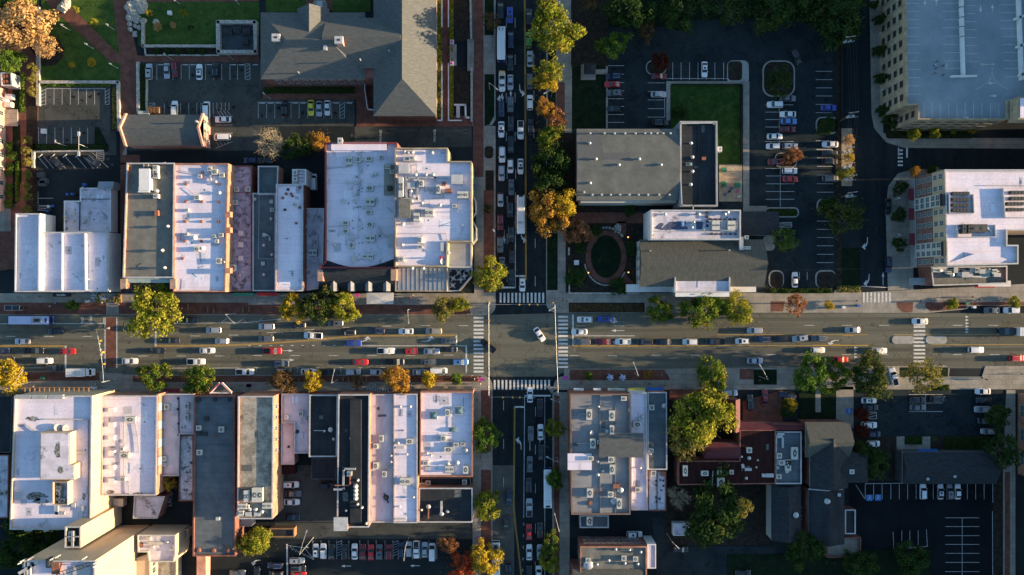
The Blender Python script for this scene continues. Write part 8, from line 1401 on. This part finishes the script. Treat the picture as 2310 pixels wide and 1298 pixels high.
sigm = MB().box(0, 0, 0, .42, .42, 1.05).box(0, 0, 1.05, .25, .25, .12).mesh('housing', m_sig); lens = MB().tube((.2, 0, 0), (.36, 0, 0), .13, .14, 10).mesh('lens', m_dark)
def signal(t, X, Y, ang, label, h=SIGH):
    p = gt(t, X, Y, h + .8); r = thing('traffic_signal', (p.x, p.y, h), label, 'traffic light', 'traffic signals on the span wires', R(ang)); inst('housing', sigm, r)
    for z in (.2, .52, .84): inst('lens', lens, r, (0, 0, z))
def span(label, pts, h=6.9, ends=True):
    q = [gt(t, X, Y, h) for t, X, Y in pts]; r = thing('signal_span_wire', (q[0].x, q[0].y, 0), label, 'signal wire', 'signal span wires'); b = MB()
    for a, e in zip(q, q[1:]):
        n_ = 10; pr = None
        for i in range(n_ + 1): k = a.lerp(e, i / n_); k.z -= .7 * math.sin(math.pi * i / n_); pr is not None and b.tube(pr, k, .045, n=5); pr = k
    b.build('wire', m_steel, r)
    if ends:
        for s_ in (q[0], q[-1]): MB().cyl(s_.x, s_.y, 0, h + 1, .18, .13, 10).cyl(s_.x, s_.y, 0, .4, .35, .3, 10).build('pole', m_pole, r)
span('wire with yellow signals along the west side of the junction', [('L', 88, 180), ('L', 90, 985)]); span('wire with yellow signals along the east side of the junction', [('L', 672, 185), ('L', 703, 985)])
span('wire with yellow signals along the north side of the junction', [('L', 92, 184), ('L', 668, 188)], ends=False); span('wire with yellow signals along the south side of the junction', [('L', 95, 1003), ('L', 500, 1010)], ends=False)
span('wire with signals over the brick crossing on the avenue', [('J', 850, 405), ('J', 915, 868)])
for i, y in enumerate((165, 330, 430, 517)): signal('L', 90, y, 180, f'{ORD[i]} yellow signal down the wire on the west side of the junction')
for i, x in enumerate((358, 447, 519)): signal('L', x, 187, 90, f'{ORD[i]} yellow signal from the west on the north junction wire')
for i, (x, y) in enumerate(((657, 170), (680, 490), (684, 580), (688, 668))): signal('L', x, y, 0, f'{ORD[i]} yellow signal down the wire on the east side of the junction')
for i, x in enumerate((212, 300, 362)): signal('L', x, 1007, 270, f'{ORD[i]} yellow signal from the west on the south junction wire')
for i, (x, y) in enumerate(((862, 405), (884, 505), (903, 608), (916, 711))): signal('J', x, y, 0 if i % 2 else 180, f'{ORD[i]} yellow signal down the wire over the brick crossing')
for i, (x, y) in enumerate(((877, 530), (887, 585), (895, 628))):
    p = gt('J', x, y, 6); o = MB().box(0, 0, 0, .5, .08, .6).box(0, 0, .25, .75, .5, .05).build('hanging_sign', m_coping, loc=(p.x, p.y, 5.7)); tag(o, f'{ORD[i]} white hanging sign down the wire over the brick crossing', 'sign', 'hanging signs on the wire')
pole('signal_pole', 'bare grey signal mast at the north east corner beside the wire', 1247, 692, 8.5, px('L', 630, 235), 'signal mast')
for i, (X, Y, X2, Y2) in enumerate(((825, 360, 915, 300), (835, 975, 915, 905), (820, 110 + 320 * 0, 0, 0))[:2]):
    pass
def utility(label, base, top, wires=True):
    p, q = g(*base), g(*top, 11.5); r = thing('utility_pole', (p.x, p.y, 0), label, 'utility pole', 'utility poles by the inn car park'); MB().tube(p, q, .19, .13, 10).build('post', m_wood, r)
    MB().box(q.x, q.y, 11.0, 3.0, .16, .2, .12).box(q.x - .3, q.y - 1.3, 10.2, 2.6, .16, .2, .12).build('crossarm', m_steel, r)
    b = MB(); [b.cyl(q.x + dx, q.y + dx * .12 + (0 if k == 0 else -1.3), 11.2 - k * .8, 11.55 - k * .8, .1) for dx in (-1.3, -.5, .5, 1.3) for k in (0, 1)]; b.build('insulator', m_coping, r)
    MB().cyl(q.x - .9, q.y - .9, 8.8, 10.0, .38).build('transformer', m_pole, r); MB().cyl(q.x + .5, q.y - .7, 8.8, 9.9, .34).build('transformer', m_pole, r); return q
tops = []
for lab, b_, t_ in (('uppermost utility pole beside the concrete pad', ('D', 825, 365), ('D', 925, 292)), ('utility pole beside the blue sedan bays', ('D', 832, 975), ('D', 950, 900)), ('utility pole above the sunlit yellow vines', ('I', 815, 110), ('I', 915, 45)), ('utility pole amid the yellow vines', ('I', 820, 222), ('I', 918, 172)), ('utility pole at the lower end of the vines', ('I', 820, 315), ('I', 935, 270)), ('utility pole near the dark carport trees', ('I', 845, 445), ('I', 940, 405))):
    tops.append(utility(lab, px(*b_), px(*t_)))
for k in (-1.3, -.5, .5, 1.3):
    b = MB()
    for a, e in zip(tops, tops[1:]): b.tube((a.x + k, a.y, 11.5), (e.x + k, e.y, 11.5), .03, n=4)
    o = b.build('power_line', m_dark); tag(o, 'thin power line strung along the utility poles', 'power line', 'power lines on the utility poles')
# bus shelter, parasols, racks, booths
a = gt('J', 158, 212); r = thing('bus_shelter', (a.x, a.y, 0), 'glass roofed bus shelter on the brick strip behind the lilac bus', 'bus shelter'); MB().box(a.x, a.y, 2.6, 4.6, 1.5, .08).build('glass_roof', m_glass, r); b = MB()
for sx in (-2.3, 0, 2.3):
    for sy in (-.75, .75): b.cyl(a.x + sx, a.y + sy, .12, 2.7, .05, n=6)
    b.box(a.x + sx, a.y, 2.68, .1, 1.6, .08)
for sy in (-.78, .78): b.box(a.x, a.y + sy, 2.68, 4.7, .1, .08)
b.build('frame', p_grey, r); MB().box(a.x, a.y + .3, .55, 3, .4, .08).box(a.x, a.y + .3, .12, 2.6, .1, .45).build('bench_seat', m_wood, r)
for i, (X, Y) in enumerate(((1162, 832), (1272, 832))):
    a = gt('L', X, Y, 2.4); r = thing('parasol', (a.x, a.y, .13), ('west' if i == 0 else 'east') + ' blue and white parasol over the pavement tables', 'parasol', 'blue and white parasols'); b = MB(); n_ = 12
    for k in range(n_):
        u0, u1 = 6.2832 * k / n_, 6.2832 * (k + 1) / n_; b.add([(a.x, a.y, 2.75), (a.x + .95 * math.cos(u0), a.y + .95 * math.sin(u0), 2.3), (a.x + .95 * math.cos(u1), a.y + .95 * math.sin(u1), 2.3), (a.x, a.y, 2.7)], [(0, 1, 2), (3, 2, 1)], k % 2)
    b.build('canopy', [m_canvas['blue'], m_canvas['white']], r); MB().cyl(a.x, a.y, .13, 2.7, .04).cyl(a.x, a.y, .13, .25, .3).build('post', m_steel, r)
    q = MB().cyl(0, 0, .7, .75, .6).cyl(0, 0, 0, .7, .05)
    for k in range(4): u = k * 1.571 + .4; q.box(.95 * math.cos(u), .95 * math.sin(u), .4, .42, .42, .05, u).box(.95 * math.cos(u), .95 * math.sin(u), 0, .35, .35, .4, u).box(1.15 * math.cos(u), 1.15 * math.sin(u), .4, .05, .42, .5, u)
    o = q.build('cafe_table', m_steel, loc=(a.x, a.y, .13)); tag(o, 'metal cafe table with stools beneath the ' + ('west' if i == 0 else 'east') + ' blue parasol', 'table', 'cafe tables')
for t, X, Y, col, lab, an in (('K', 2055, 843, 'magenta', 'magenta covered stall table at the south west corner', 0), ('L', 765, 830, 'magenta', 'magenta mat tilted on the south east corner pavement', 15), ('J', 2205, 898, 'magenta', 'magenta cloth panel on the pavement near the sign arch', 0), ('K', 12, 897, 'magenta', 'magenta cloth panel by the dark bronze tree', 0), ('K', 968, 102, 'magenta', 'magenta cloth panel west of the entrance canopy', 0), ('P', 1580, 1040, 'magenta', 'magenta cloth panel by the rear alley mouth', 0)):
    a = gt(t, X, Y); o = MB().box(0, 0, .7, 1.4, 1.0, .06).box(-.6, -.4, 0, .06, .06, .7).box(.6, -.4, 0, .06, .06, .7).box(-.6, .4, 0, .06, .06, .7).box(.6, .4, 0, .06, .06, .7).build('stall_table', m_canvas[col], loc=(a.x, a.y, .13)); o.rotation_euler = (0, 0, R(an)); tag(o, lab, 'stall table', 'magenta tables')
for i, (X, w_, n_) in enumerate(((838, 2, 3), (905, 3, 3), (1025, 4, 4))):
    for k in range(n_):
        a = gt('J', X + (k % 2) * 26, 108 + 16 * (k // 2) if i == 0 else 120 + 14 * k); q = MB().cyl(0, 0, .7, .75, .5).cyl(0, 0, 0, .7, .05)
        for m_ in range(4): u = m_ * 1.571; q.box(.75 * math.cos(u), .75 * math.sin(u), 0, .35, .35, .45, u)
        o = q.build('cafe_table', m_steel if i != 2 else m_wood, loc=(a.x, a.y, .13)); tag(o, ('steel cafe table beside the black shop sign west of the planters', 'steel cafe table between the green planter boxes', 'wooden cafe table inside the eastern planter boxes')[i], 'table', ('cafe tables by the black sign', 'cafe tables between planters', 'wooden cafe tables')[i])
for X, Y, lx, ly, lab in ((875, 128, .5, 2.8, 'western planter box with yellow green plants outside the white warehouse'), (905, 155, 3, .5, 'lower planter box with yellow green plants outside the white warehouse'), (1068, 120, .5, 3, 'eastern planter box with yellow green plants by the brick pier'), (1030, 152, 3.6, .5, 'long planter box below the wooden cafe tables')):
    a = gt('J', X, Y); r = thing('planter_box', (a.x, a.y, .13), lab, 'planter', 'cafe planters'); MB().box(a.x, a.y, .13, lx, ly, .5).build('box', m_wood, r); c = MB(); rn = random.Random(X)
    for i in range(160):
        v = Vector((a.x + rn.uniform(-lx, lx) / 2, a.y + rn.uniform(-ly, ly) / 2, .65 + rn.uniform(0, .4))); nn = Vector((rn.gauss(0, .6), rn.gauss(0, .6), 1)).normalized(); e = nn.orthogonal() * .13; f = nn.cross(e); c.add([v - e, v - f * .6, v + e, v + f * .6], [(0, 1, 2, 3)])
    c.build('foliage', LEAF['yg'], r)
for t, pts, lab in (('J', ((1665, 205), (1840, 232), (1892, 238), (2150, 228), (2205, 225)), 'upper kerb'), ('K', ((452, 850), (840, 850), (888, 850), (1045, 858)), 'lower kerb')):
    for i, (X, Y) in enumerate(pts):
        a = gt(t, X, Y); r = thing('street_bench', (a.x, a.y, .13), f'{ORD[i]} narrow bench from the west on the brick strip of the {lab}', 'bench', 'street benches'); MB().box(a.x, a.y, .5, .45, 1.7, .07).build('seat', m_wood, r); MB().box(a.x + .25, a.y, .6, .06, 1.7, .45).build('backrest', m_wood, r); [MB().box(a.x, a.y + s_ * .65, .13, .4, .08, .37).build('leg', m_dark, r) for s_ in (-1, 1)]
for i, (t, X, Y, col, lab) in enumerate((('J', 390, 832, 'green', 'dark green kiosk box on the lower kerb by the peach tree'), ('J', 848, 918, 'white', 'white newspaper box below the brick crossing wire'), ('E', 742, 372, 'blue', 'blue bin beside the white annex tank'), ('F', 1943, 415, 'blue', 'blue mailbox by the corner block east wall'), ('M', 1838, 160, 'green', 'dark green pavement bin on the brick strip by the hotel'), ('J', 785, 158, 'white', 'white sandwich board on the pavement by the planters'), ('M', 1895, 188, 'white', 'white meter cabinet on the kerb by the parked grey sedan'), ('M', 852, 190, 'white', 'white cover box on the corner bed by the driveway'), ('M', 972, 177, 'blue', 'blue kerb sign plate by the driveway crossing'))):
    a = gt(t, X, Y); tag(MB().box(0, 0, 0, .9, .7, 1.1, top=.94).box(0, 0, 1.1, .95, .75, .06).build('pavement_box', m_canvas[col], loc=(a.x, a.y, .13)), lab, 'box')
for X, Y, lab in ((370, 290, 'upper green bin in the small rear yard'), (395, 340, 'large black bin in the small rear yard'), (380, 365, 'lowest black bin in the small rear yard')): a = gt('E', X, Y); tag(MB().box(0, 0, 0, 2.0, 1.5, 1.3, top=1.08).box(0, 0, 1.35, 2.2, 1.7, .08).build('rubbish_skip', p_dark, loc=(a.x, a.y, 0)), lab, 'skip', 'skips in the rear yard')
for i in range(4): a = gt('E', 592 + i * 22, 455); tag(MB().box(0, 0, 0, .6, .7, 1.0, top=1.1).box(0, .03, 1.0, .66, .78, .06).build('wheelie_bin', m_canvas['blue' if i % 2 == 0 else 'black'], loc=(a.x, a.y, 0)), ('blue' if i % 2 == 0 else 'black') + ' wheelie bin in the row beside the white annex', 'bin', 'wheelie bins by the annex ' + str('blue' if i % 2 == 0 else 'black'))
for i, (X, Y) in enumerate(((430, 560), (465, 555), (420, 600), (450, 590))): a = gt('E', X, Y); tag(MB().cyl(0, 0, 0, .95, .33, .38).cyl(0, 0, .95, 1.02, .42, .3).build('rubbish_bin', m_canvas['blue'] if i in (1, 2) else m_canvas['white'] if i == 0 else m_canvas['black'], loc=(a.x, a.y, 0)), (('white round bin', 'upper blue round bin', 'lower blue round bin', 'black round bin')[i]) + ' behind the white warehouse', 'bin')
for i, (X, Y, col) in enumerate(((2115, 240, 'green'), (2110, 360, 'green'), (2230, 370, 'green'))): a = gt('G', X, Y, 2); r = thing('play_house', (a.x, a.y, .13), ('upper', 'left hand lower', 'eastern')[i].replace('left hand lower', 'western lower') + ' green roofed playhouse in the sandy play yard', 'playhouse', 'playhouses'); MB().box(a.x, a.y, .13, 1.3, 1.3, 1.2).build('wall', m_wood, r); rslab(a.x - .7, a.y - .7, a.x + .7, a.y + .7, 1.35, .7, 'x', m_canvas['green'], r, over=.1)
for i, (X, Y, col, nm) in enumerate(((2120, 455, 'blue', 'blue ride on toy lowest in the sandy yard'), (2225, 430, 'magenta', 'magenta toy car in the sandy yard'), (2175, 405, 'blue', 'blue toy near the middle of the sandy yard'), (2235, 475, 'white', 'white toy by the yard edge'), (2155, 430, 'black', 'dark toy near the blue ride on'))): a = gt('G', X, Y); tag(MB().box(0, 0, .1, .9, .5, .4, .5).ball((.1, .05, .55), .25).cyl(.3, .2, 0, .25, .12).build('toy_car', m_canvas[col], loc=(a.x, a.y, .13)), nm, 'toy')
a = gt('A', 1340, 960); b = MB(); [b.box(a.x - 1.8 + i * .45, a.y, 0, .1, 1.8, 1.7) for i in range(9)]; b.box(a.x, a.y + .9, 0, 4.2, .1, 1.7).box(a.x, a.y - .9, 1.0, 4.2, .1, .1); tag(b.build('wooden_crib', m_wood), 'brown slatted bin crib behind the brick gable house', 'enclosure')
a = gt('A', 1255, 980); tag(MB().box(a.x, a.y, 0, 3.3, .9, 1.4, top=.95).box(a.x, a.y, 1.4, 3.4, 1.0, .08).build('rubbish_skip', p_teal), 'pale green skip by the brick gable house', 'skip')
a = gt('K', 1148, 940); b = MB(); [b.box(a.x - 3.2 + i * .8, a.y, .13, .4, 1.4, 1.0) for i in range(9)]; b.box(a.x, a.y + .8, 1.0, 7, .1, .1).box(a.x, a.y - .8, 1.0, 7, .1, .1); tag(b.build('bike_rack', m_coping), 'white slatted bicycle stand beside the tall amber tree', 'bicycle stand')
def stops(t, pts, ang, label, group, m=None):
    me = MB().box(0, 0, 0, 1.7, .22, .14, top=.96).mesh('wheel_stop', m_white)
    for X, Y in pts: a = gt(t, X, Y); o = inst('wheel_stop', me, None, (a.x, a.y, -.005), R(ang)); tag(o, label, 'wheel stop', group)
stops('B', [(x, 890) for x in (83, 155, 225, 365, 436, 716, 832)], 0, 'white wheel stop at the head of an empty bay by the hipped hall', 'wheel stops by the hipped hall')
stops('A', [(x, 560) for x in (1385, 1597, 1663, 1805, 2010, 2080, 2200)], 0, 'white wheel stop at the head of an upper campus car park bay', 'wheel stops in the campus car park')
stops('E', [(348, 122), (455, 122), (560, 122), (668, 118)], 40, 'slanted wheel stop at the head of an angled rear bay', 'wheel stops in the small rear car park')

# ---------------------------------------------------------------- people
def figure(pose):
    me = bpy.data.meshes.new('figure'); V, E, Rr = [], [], []
    def add(p, r, par=None):
        V.append(p); Rr.append(r); i = len(V) - 1
        if par is not None: E.append((par, i))
        return i
    s = .32 if pose == 'walk' else .06
    pel = add((0, 0, .95), .145); wa = add((0, 0, 1.12), .135, pel); ch = add((.01, 0, 1.34), .165, wa); nk = add((.02, 0, 1.5), .065, ch); hd = add((.03, 0, 1.62), .095, nk); cr = add((.03, 0, 1.72), .085, hd); add((.125, 0, 1.62), .022, hd)
    for sd in (-1, 1):
        f = s * sd; hp = add((0, sd * .1, .9), .105, pel); kn = add((f * .55 + .04, sd * .1, .5), .07, hp); an = add((f - .03, sd * .1, .1), .048, kn); add((f + .14, sd * .11, .04), .042, an)
        sh = add((0, sd * .2, 1.42), .075, ch)
        if pose == 'reach': el = add((.22, sd * .24, 1.25), .05, sh); wr = add((.46, sd * .2, 1.2), .036, el); d = Vector((1, 0, -.1))
        else: el = add((-f * .35, sd * .27, 1.14), .05, sh); wr = add((-f * .6 + .08, sd * .28, .9), .036, el); d = Vector((.25, 0, -1))
        w_ = Vector(V[wr]); pa = add(tuple(w_ + d * .07), .034, wr)
        for k in range(4): add(tuple(w_ + d * (.155 - .008 * abs(k - 1.3)) + Vector((0, (k - 1.5) * .02, 0) if pose != 'reach' else (0, (k - 1.5) * .02, 0)) + Vector((.02, 0, 0))), .0095, pa)
        add(tuple(w_ + d * .09 + Vector((.05, -sd * .02, 0))), .0105, pa)
    me.from_pydata(V, E, []); o = bpy.data.objects.new('figure', me); C.objects.link(o); m = o.modifiers.new('skin', 'SKIN'); m.use_smooth_shade = True
    for i, r in enumerate(Rr): me.skin_vertices[0].data[i].radius = (r, r)
    me.skin_vertices[0].data[0].use_root = True; sub = o.modifiers.new('sub', 'SUBSURF'); sub.levels = sub.render_levels = 1
    dg = bpy.context.evaluated_depsgraph_get(); out = bpy.data.meshes.new_from_object(o.evaluated_get(dg)); bpy.data.objects.remove(o); out.materials.clear()
    for mm in (M_SK, M_SH[0], M_TR[0], M_TR[1]): out.materials.append(mm)
    for p in out.polygons:
        c = p.center; p.material_index = 3 if c.z < .09 else 2 if c.z < 1.0 and abs(c.y) < .22 else 1 if (1.0 <= c.z < 1.49 and not (pose != 'reach' and c.z < 1.0)) and not (pose == 'reach' and c.x > .42) else 0
    return out
M_SK = mat('skin', (.42, .25, .17), rough=.6)
M_SH = [mat('cloth_' + n, c, tuple(x * 1.25 for x in c), 9) for n, c in (('white', (.5, .49, .47)), ('navy', (.03, .05, .13)), ('black', (.025, .025, .028)), ('red', (.35, .05, .05)), ('pale_blue', (.22, .32, .5)), ('grey', (.2, .2, .2)))]
SHN = ('white', 'navy', 'black', 'red', 'pale blue', 'grey')
M_TR = [mat('trousers_' + n, c, tuple(x * 1.2 for x in c), 9) for n, c in (('denim', (.05, .08, .16)), ('black', (.02, .02, .022)), ('khaki', (.25, .2, .13)))]
M_HR = [mat('hair_' + n, c, tuple(x * 1.4 for x in c), 20) for n, c in (('brown', (.06, .035, .02)), ('black', (.015, .012, .01)), ('blond', (.3, .2, .09)))]
FIG = {k: figure(k) for k in ('walk', 'stand', 'reach')}
hairm = MB().ball((.015, 0, 1.69), .112, .1, 10, 6).mesh('hair', M_HR[0])
def people(where, group, rows, z=.13):
    cnt = {}; q = []
    for t, X, Y, sh, ang, pose in rows: q.append((px(t, X, Y), sh, ang, pose)); cnt[sh] = cnt.get(sh, 0) + 1
    q.sort(key=lambda e: e[0][0]); seen = {}
    for p, sh, ang, pose in q:
        seen[sh] = seen.get(sh, 0) + 1; v = dict(walk='walking', stand='standing', reach='with arms forward')[pose]
        lab = f'person in {SHN[sh]} top {v} {where}' if cnt[sh] == 1 else f'{ORD[seen[sh]-1]} person from the west in {SHN[sh]} {where}'
        a = g(*p, z + 1 if z > 1 else 0); r = thing('person', (a.x, a.y, z), lab, 'person', group, R(ang)); s_ = random.uniform(.94, 1.05); r.scale = (s_,) * 3
        inst('body', FIG[pose], r, mats={1: M_SH[sh], 2: random.choice(M_TR)}); inst('hair', hairm, r, mats={0: random.choice(M_HR)})
people('outside the white warehouse', 'pedestrians', [('J', 510, 170, 4, 30, 'walk'), ('J', 515, 185, 2, 40, 'walk'), ('J', 462, 198, 0, 200, 'stand'), ('J', 365, 112, 5, 0, 'stand'), ('J', 910, 232, 1, 90, 'stand'), ('J', 885, 232, 2, 60, 'stand'), ('J', 240, 215, 2, 180, 'stand')])
people('near the entrance canopy', 'pedestrians', [('K', 1458, 102, 5, 180, 'walk'), ('K', 1437, 122, 3, 0, 'walk'), ('K', 1583, 147, 0, 180, 'walk'), ('K', 1357, 148, 0, 270, 'walk'), ('K', 1360, 182, 4, 270, 'walk'), ('K', 1355, 160, 2, 270, 'walk'), ('K', 1510, 152, 1, 180, 'walk')])
people('at the south west corner of the junction', 'pedestrians', [('K', 1972, 812, 2, 180, 'walk'), ('K', 2000, 838, 0, 180, 'walk'), ('K', 2028, 828, 5, 0, 'stand'), ('K', 2032, 850, 3, 0, 'reach'), ('K', 2090, 846, 1, 180, 'reach'), ('K', 2052, 882, 0, 200, 'walk'), ('K', 2120, 912, 2, 90, 'walk')])
people('at the north west corner of the junction', 'pedestrians', [('K', 1968, 258, 1, 0, 'stand'), ('K', 2060, 250, 2, 0, 'walk'), ('K', 2018, 167, 2, 200, 'walk'), ('K', 1942, 263, 5, 0, 'stand')])
people('at the north east corner of the junction', 'pedestrians', [('L', 713, 200, 1, 180, 'stand'), ('L', 725, 188, 4, 270, 'stand'), ('L', 750, 215, 5, 180, 'walk'), ('L', 740, 148, 2, 0, 'walk'), ('L', 775, 152, 2, 0, 'walk'), ('L', 692, 222, 2, 200, 'stand'), ('L', 672, 138, 1, 90, 'walk')])
people('on the pavement below the blue parasols', 'pedestrians', [('L', 895, 880, 3, 200, 'walk'), ('L', 905, 865, 2, 180, 'walk'), ('L', 1500, 880, 2, 0, 'walk'), ('L', 1640, 898, 5, 0, 'walk'), ('L', 1825, 912, 1, 90, 'walk'), ('L', 1610, 808, 0, 0, 'stand')])
people('on the pavement in front of the hotel', 'pedestrians', [('M', 1880, 108, 2, 180, 'walk'), ('M', 1935, 128, 2, 180, 'walk'), ('M', 2085, 135, 1, 180, 'walk'), ('M', 1905, 143, 5, 0, 'walk'), ('M', 1590, 137, 4, 0, 'stand'), ('M', 955, 138, 2, 0, 'walk'), ('M', 1465, 143, 2, 0, 'stand')])
people('on the lower pavement near the office block', 'pedestrians', [('M', 1955, 752, 2, 180, 'walk'), ('M', 1992, 765, 2, 200, 'walk'), ('M', 2275, 722, 1, 90, 'walk'), ('M', 180, 772, 3, 90, 'walk')])
people('on the lower pavement by the sign arch', 'pedestrians', [('J', 858, 885, 0, 90, 'walk'), ('J', 632, 905, 4, 0, 'stand'), ('J', 320, 908, 5, 0, 'stand'), ('J', 2055, 915, 2, 0, 'stand'), ('J', 2133, 900, 2, 90, 'stand'), ('K', 1133, 892, 0, 180, 'walk'), ('J', 1010, 845, 2, 0, 'stand')])
people('on the open deck of the car park', 'people on the car deck', [('D', 1612, 492, 2, 330, 'reach'), ('D', 1600, 522, 0, 20, 'stand'), ('D', 1605, 548, 2, 60, 'stand'), ('D', 1662, 528, 1, 180, 'reach'), ('D', 1668, 600, 2, 120, 'reach'), ('D', 1595, 588, 1, 40, 'reach')], 14.6)
people('by the rear alley mouth and southern side road', 'pedestrians', [('P', 1585, 972, 0, 180, 'walk'), ('P', 1568, 95, 2, 270, 'walk'), ('P', 1590, 488, 5, 90, 'walk'), ('B', 1925, 545, 2, 90, 'walk')])
a = gt('D', 1690, 525, 15.6); o = MB().tube((0, 0, .9), (.08, 0, .95), .75, .75, 20).tube((0, 0, 0), (0, 0, .9), .03).build('photo_reflector', m_canvas['white'], loc=(a.x, a.y, 14.6)); tag(o, 'round white reflector held up by the group on the car deck', 'reflector')
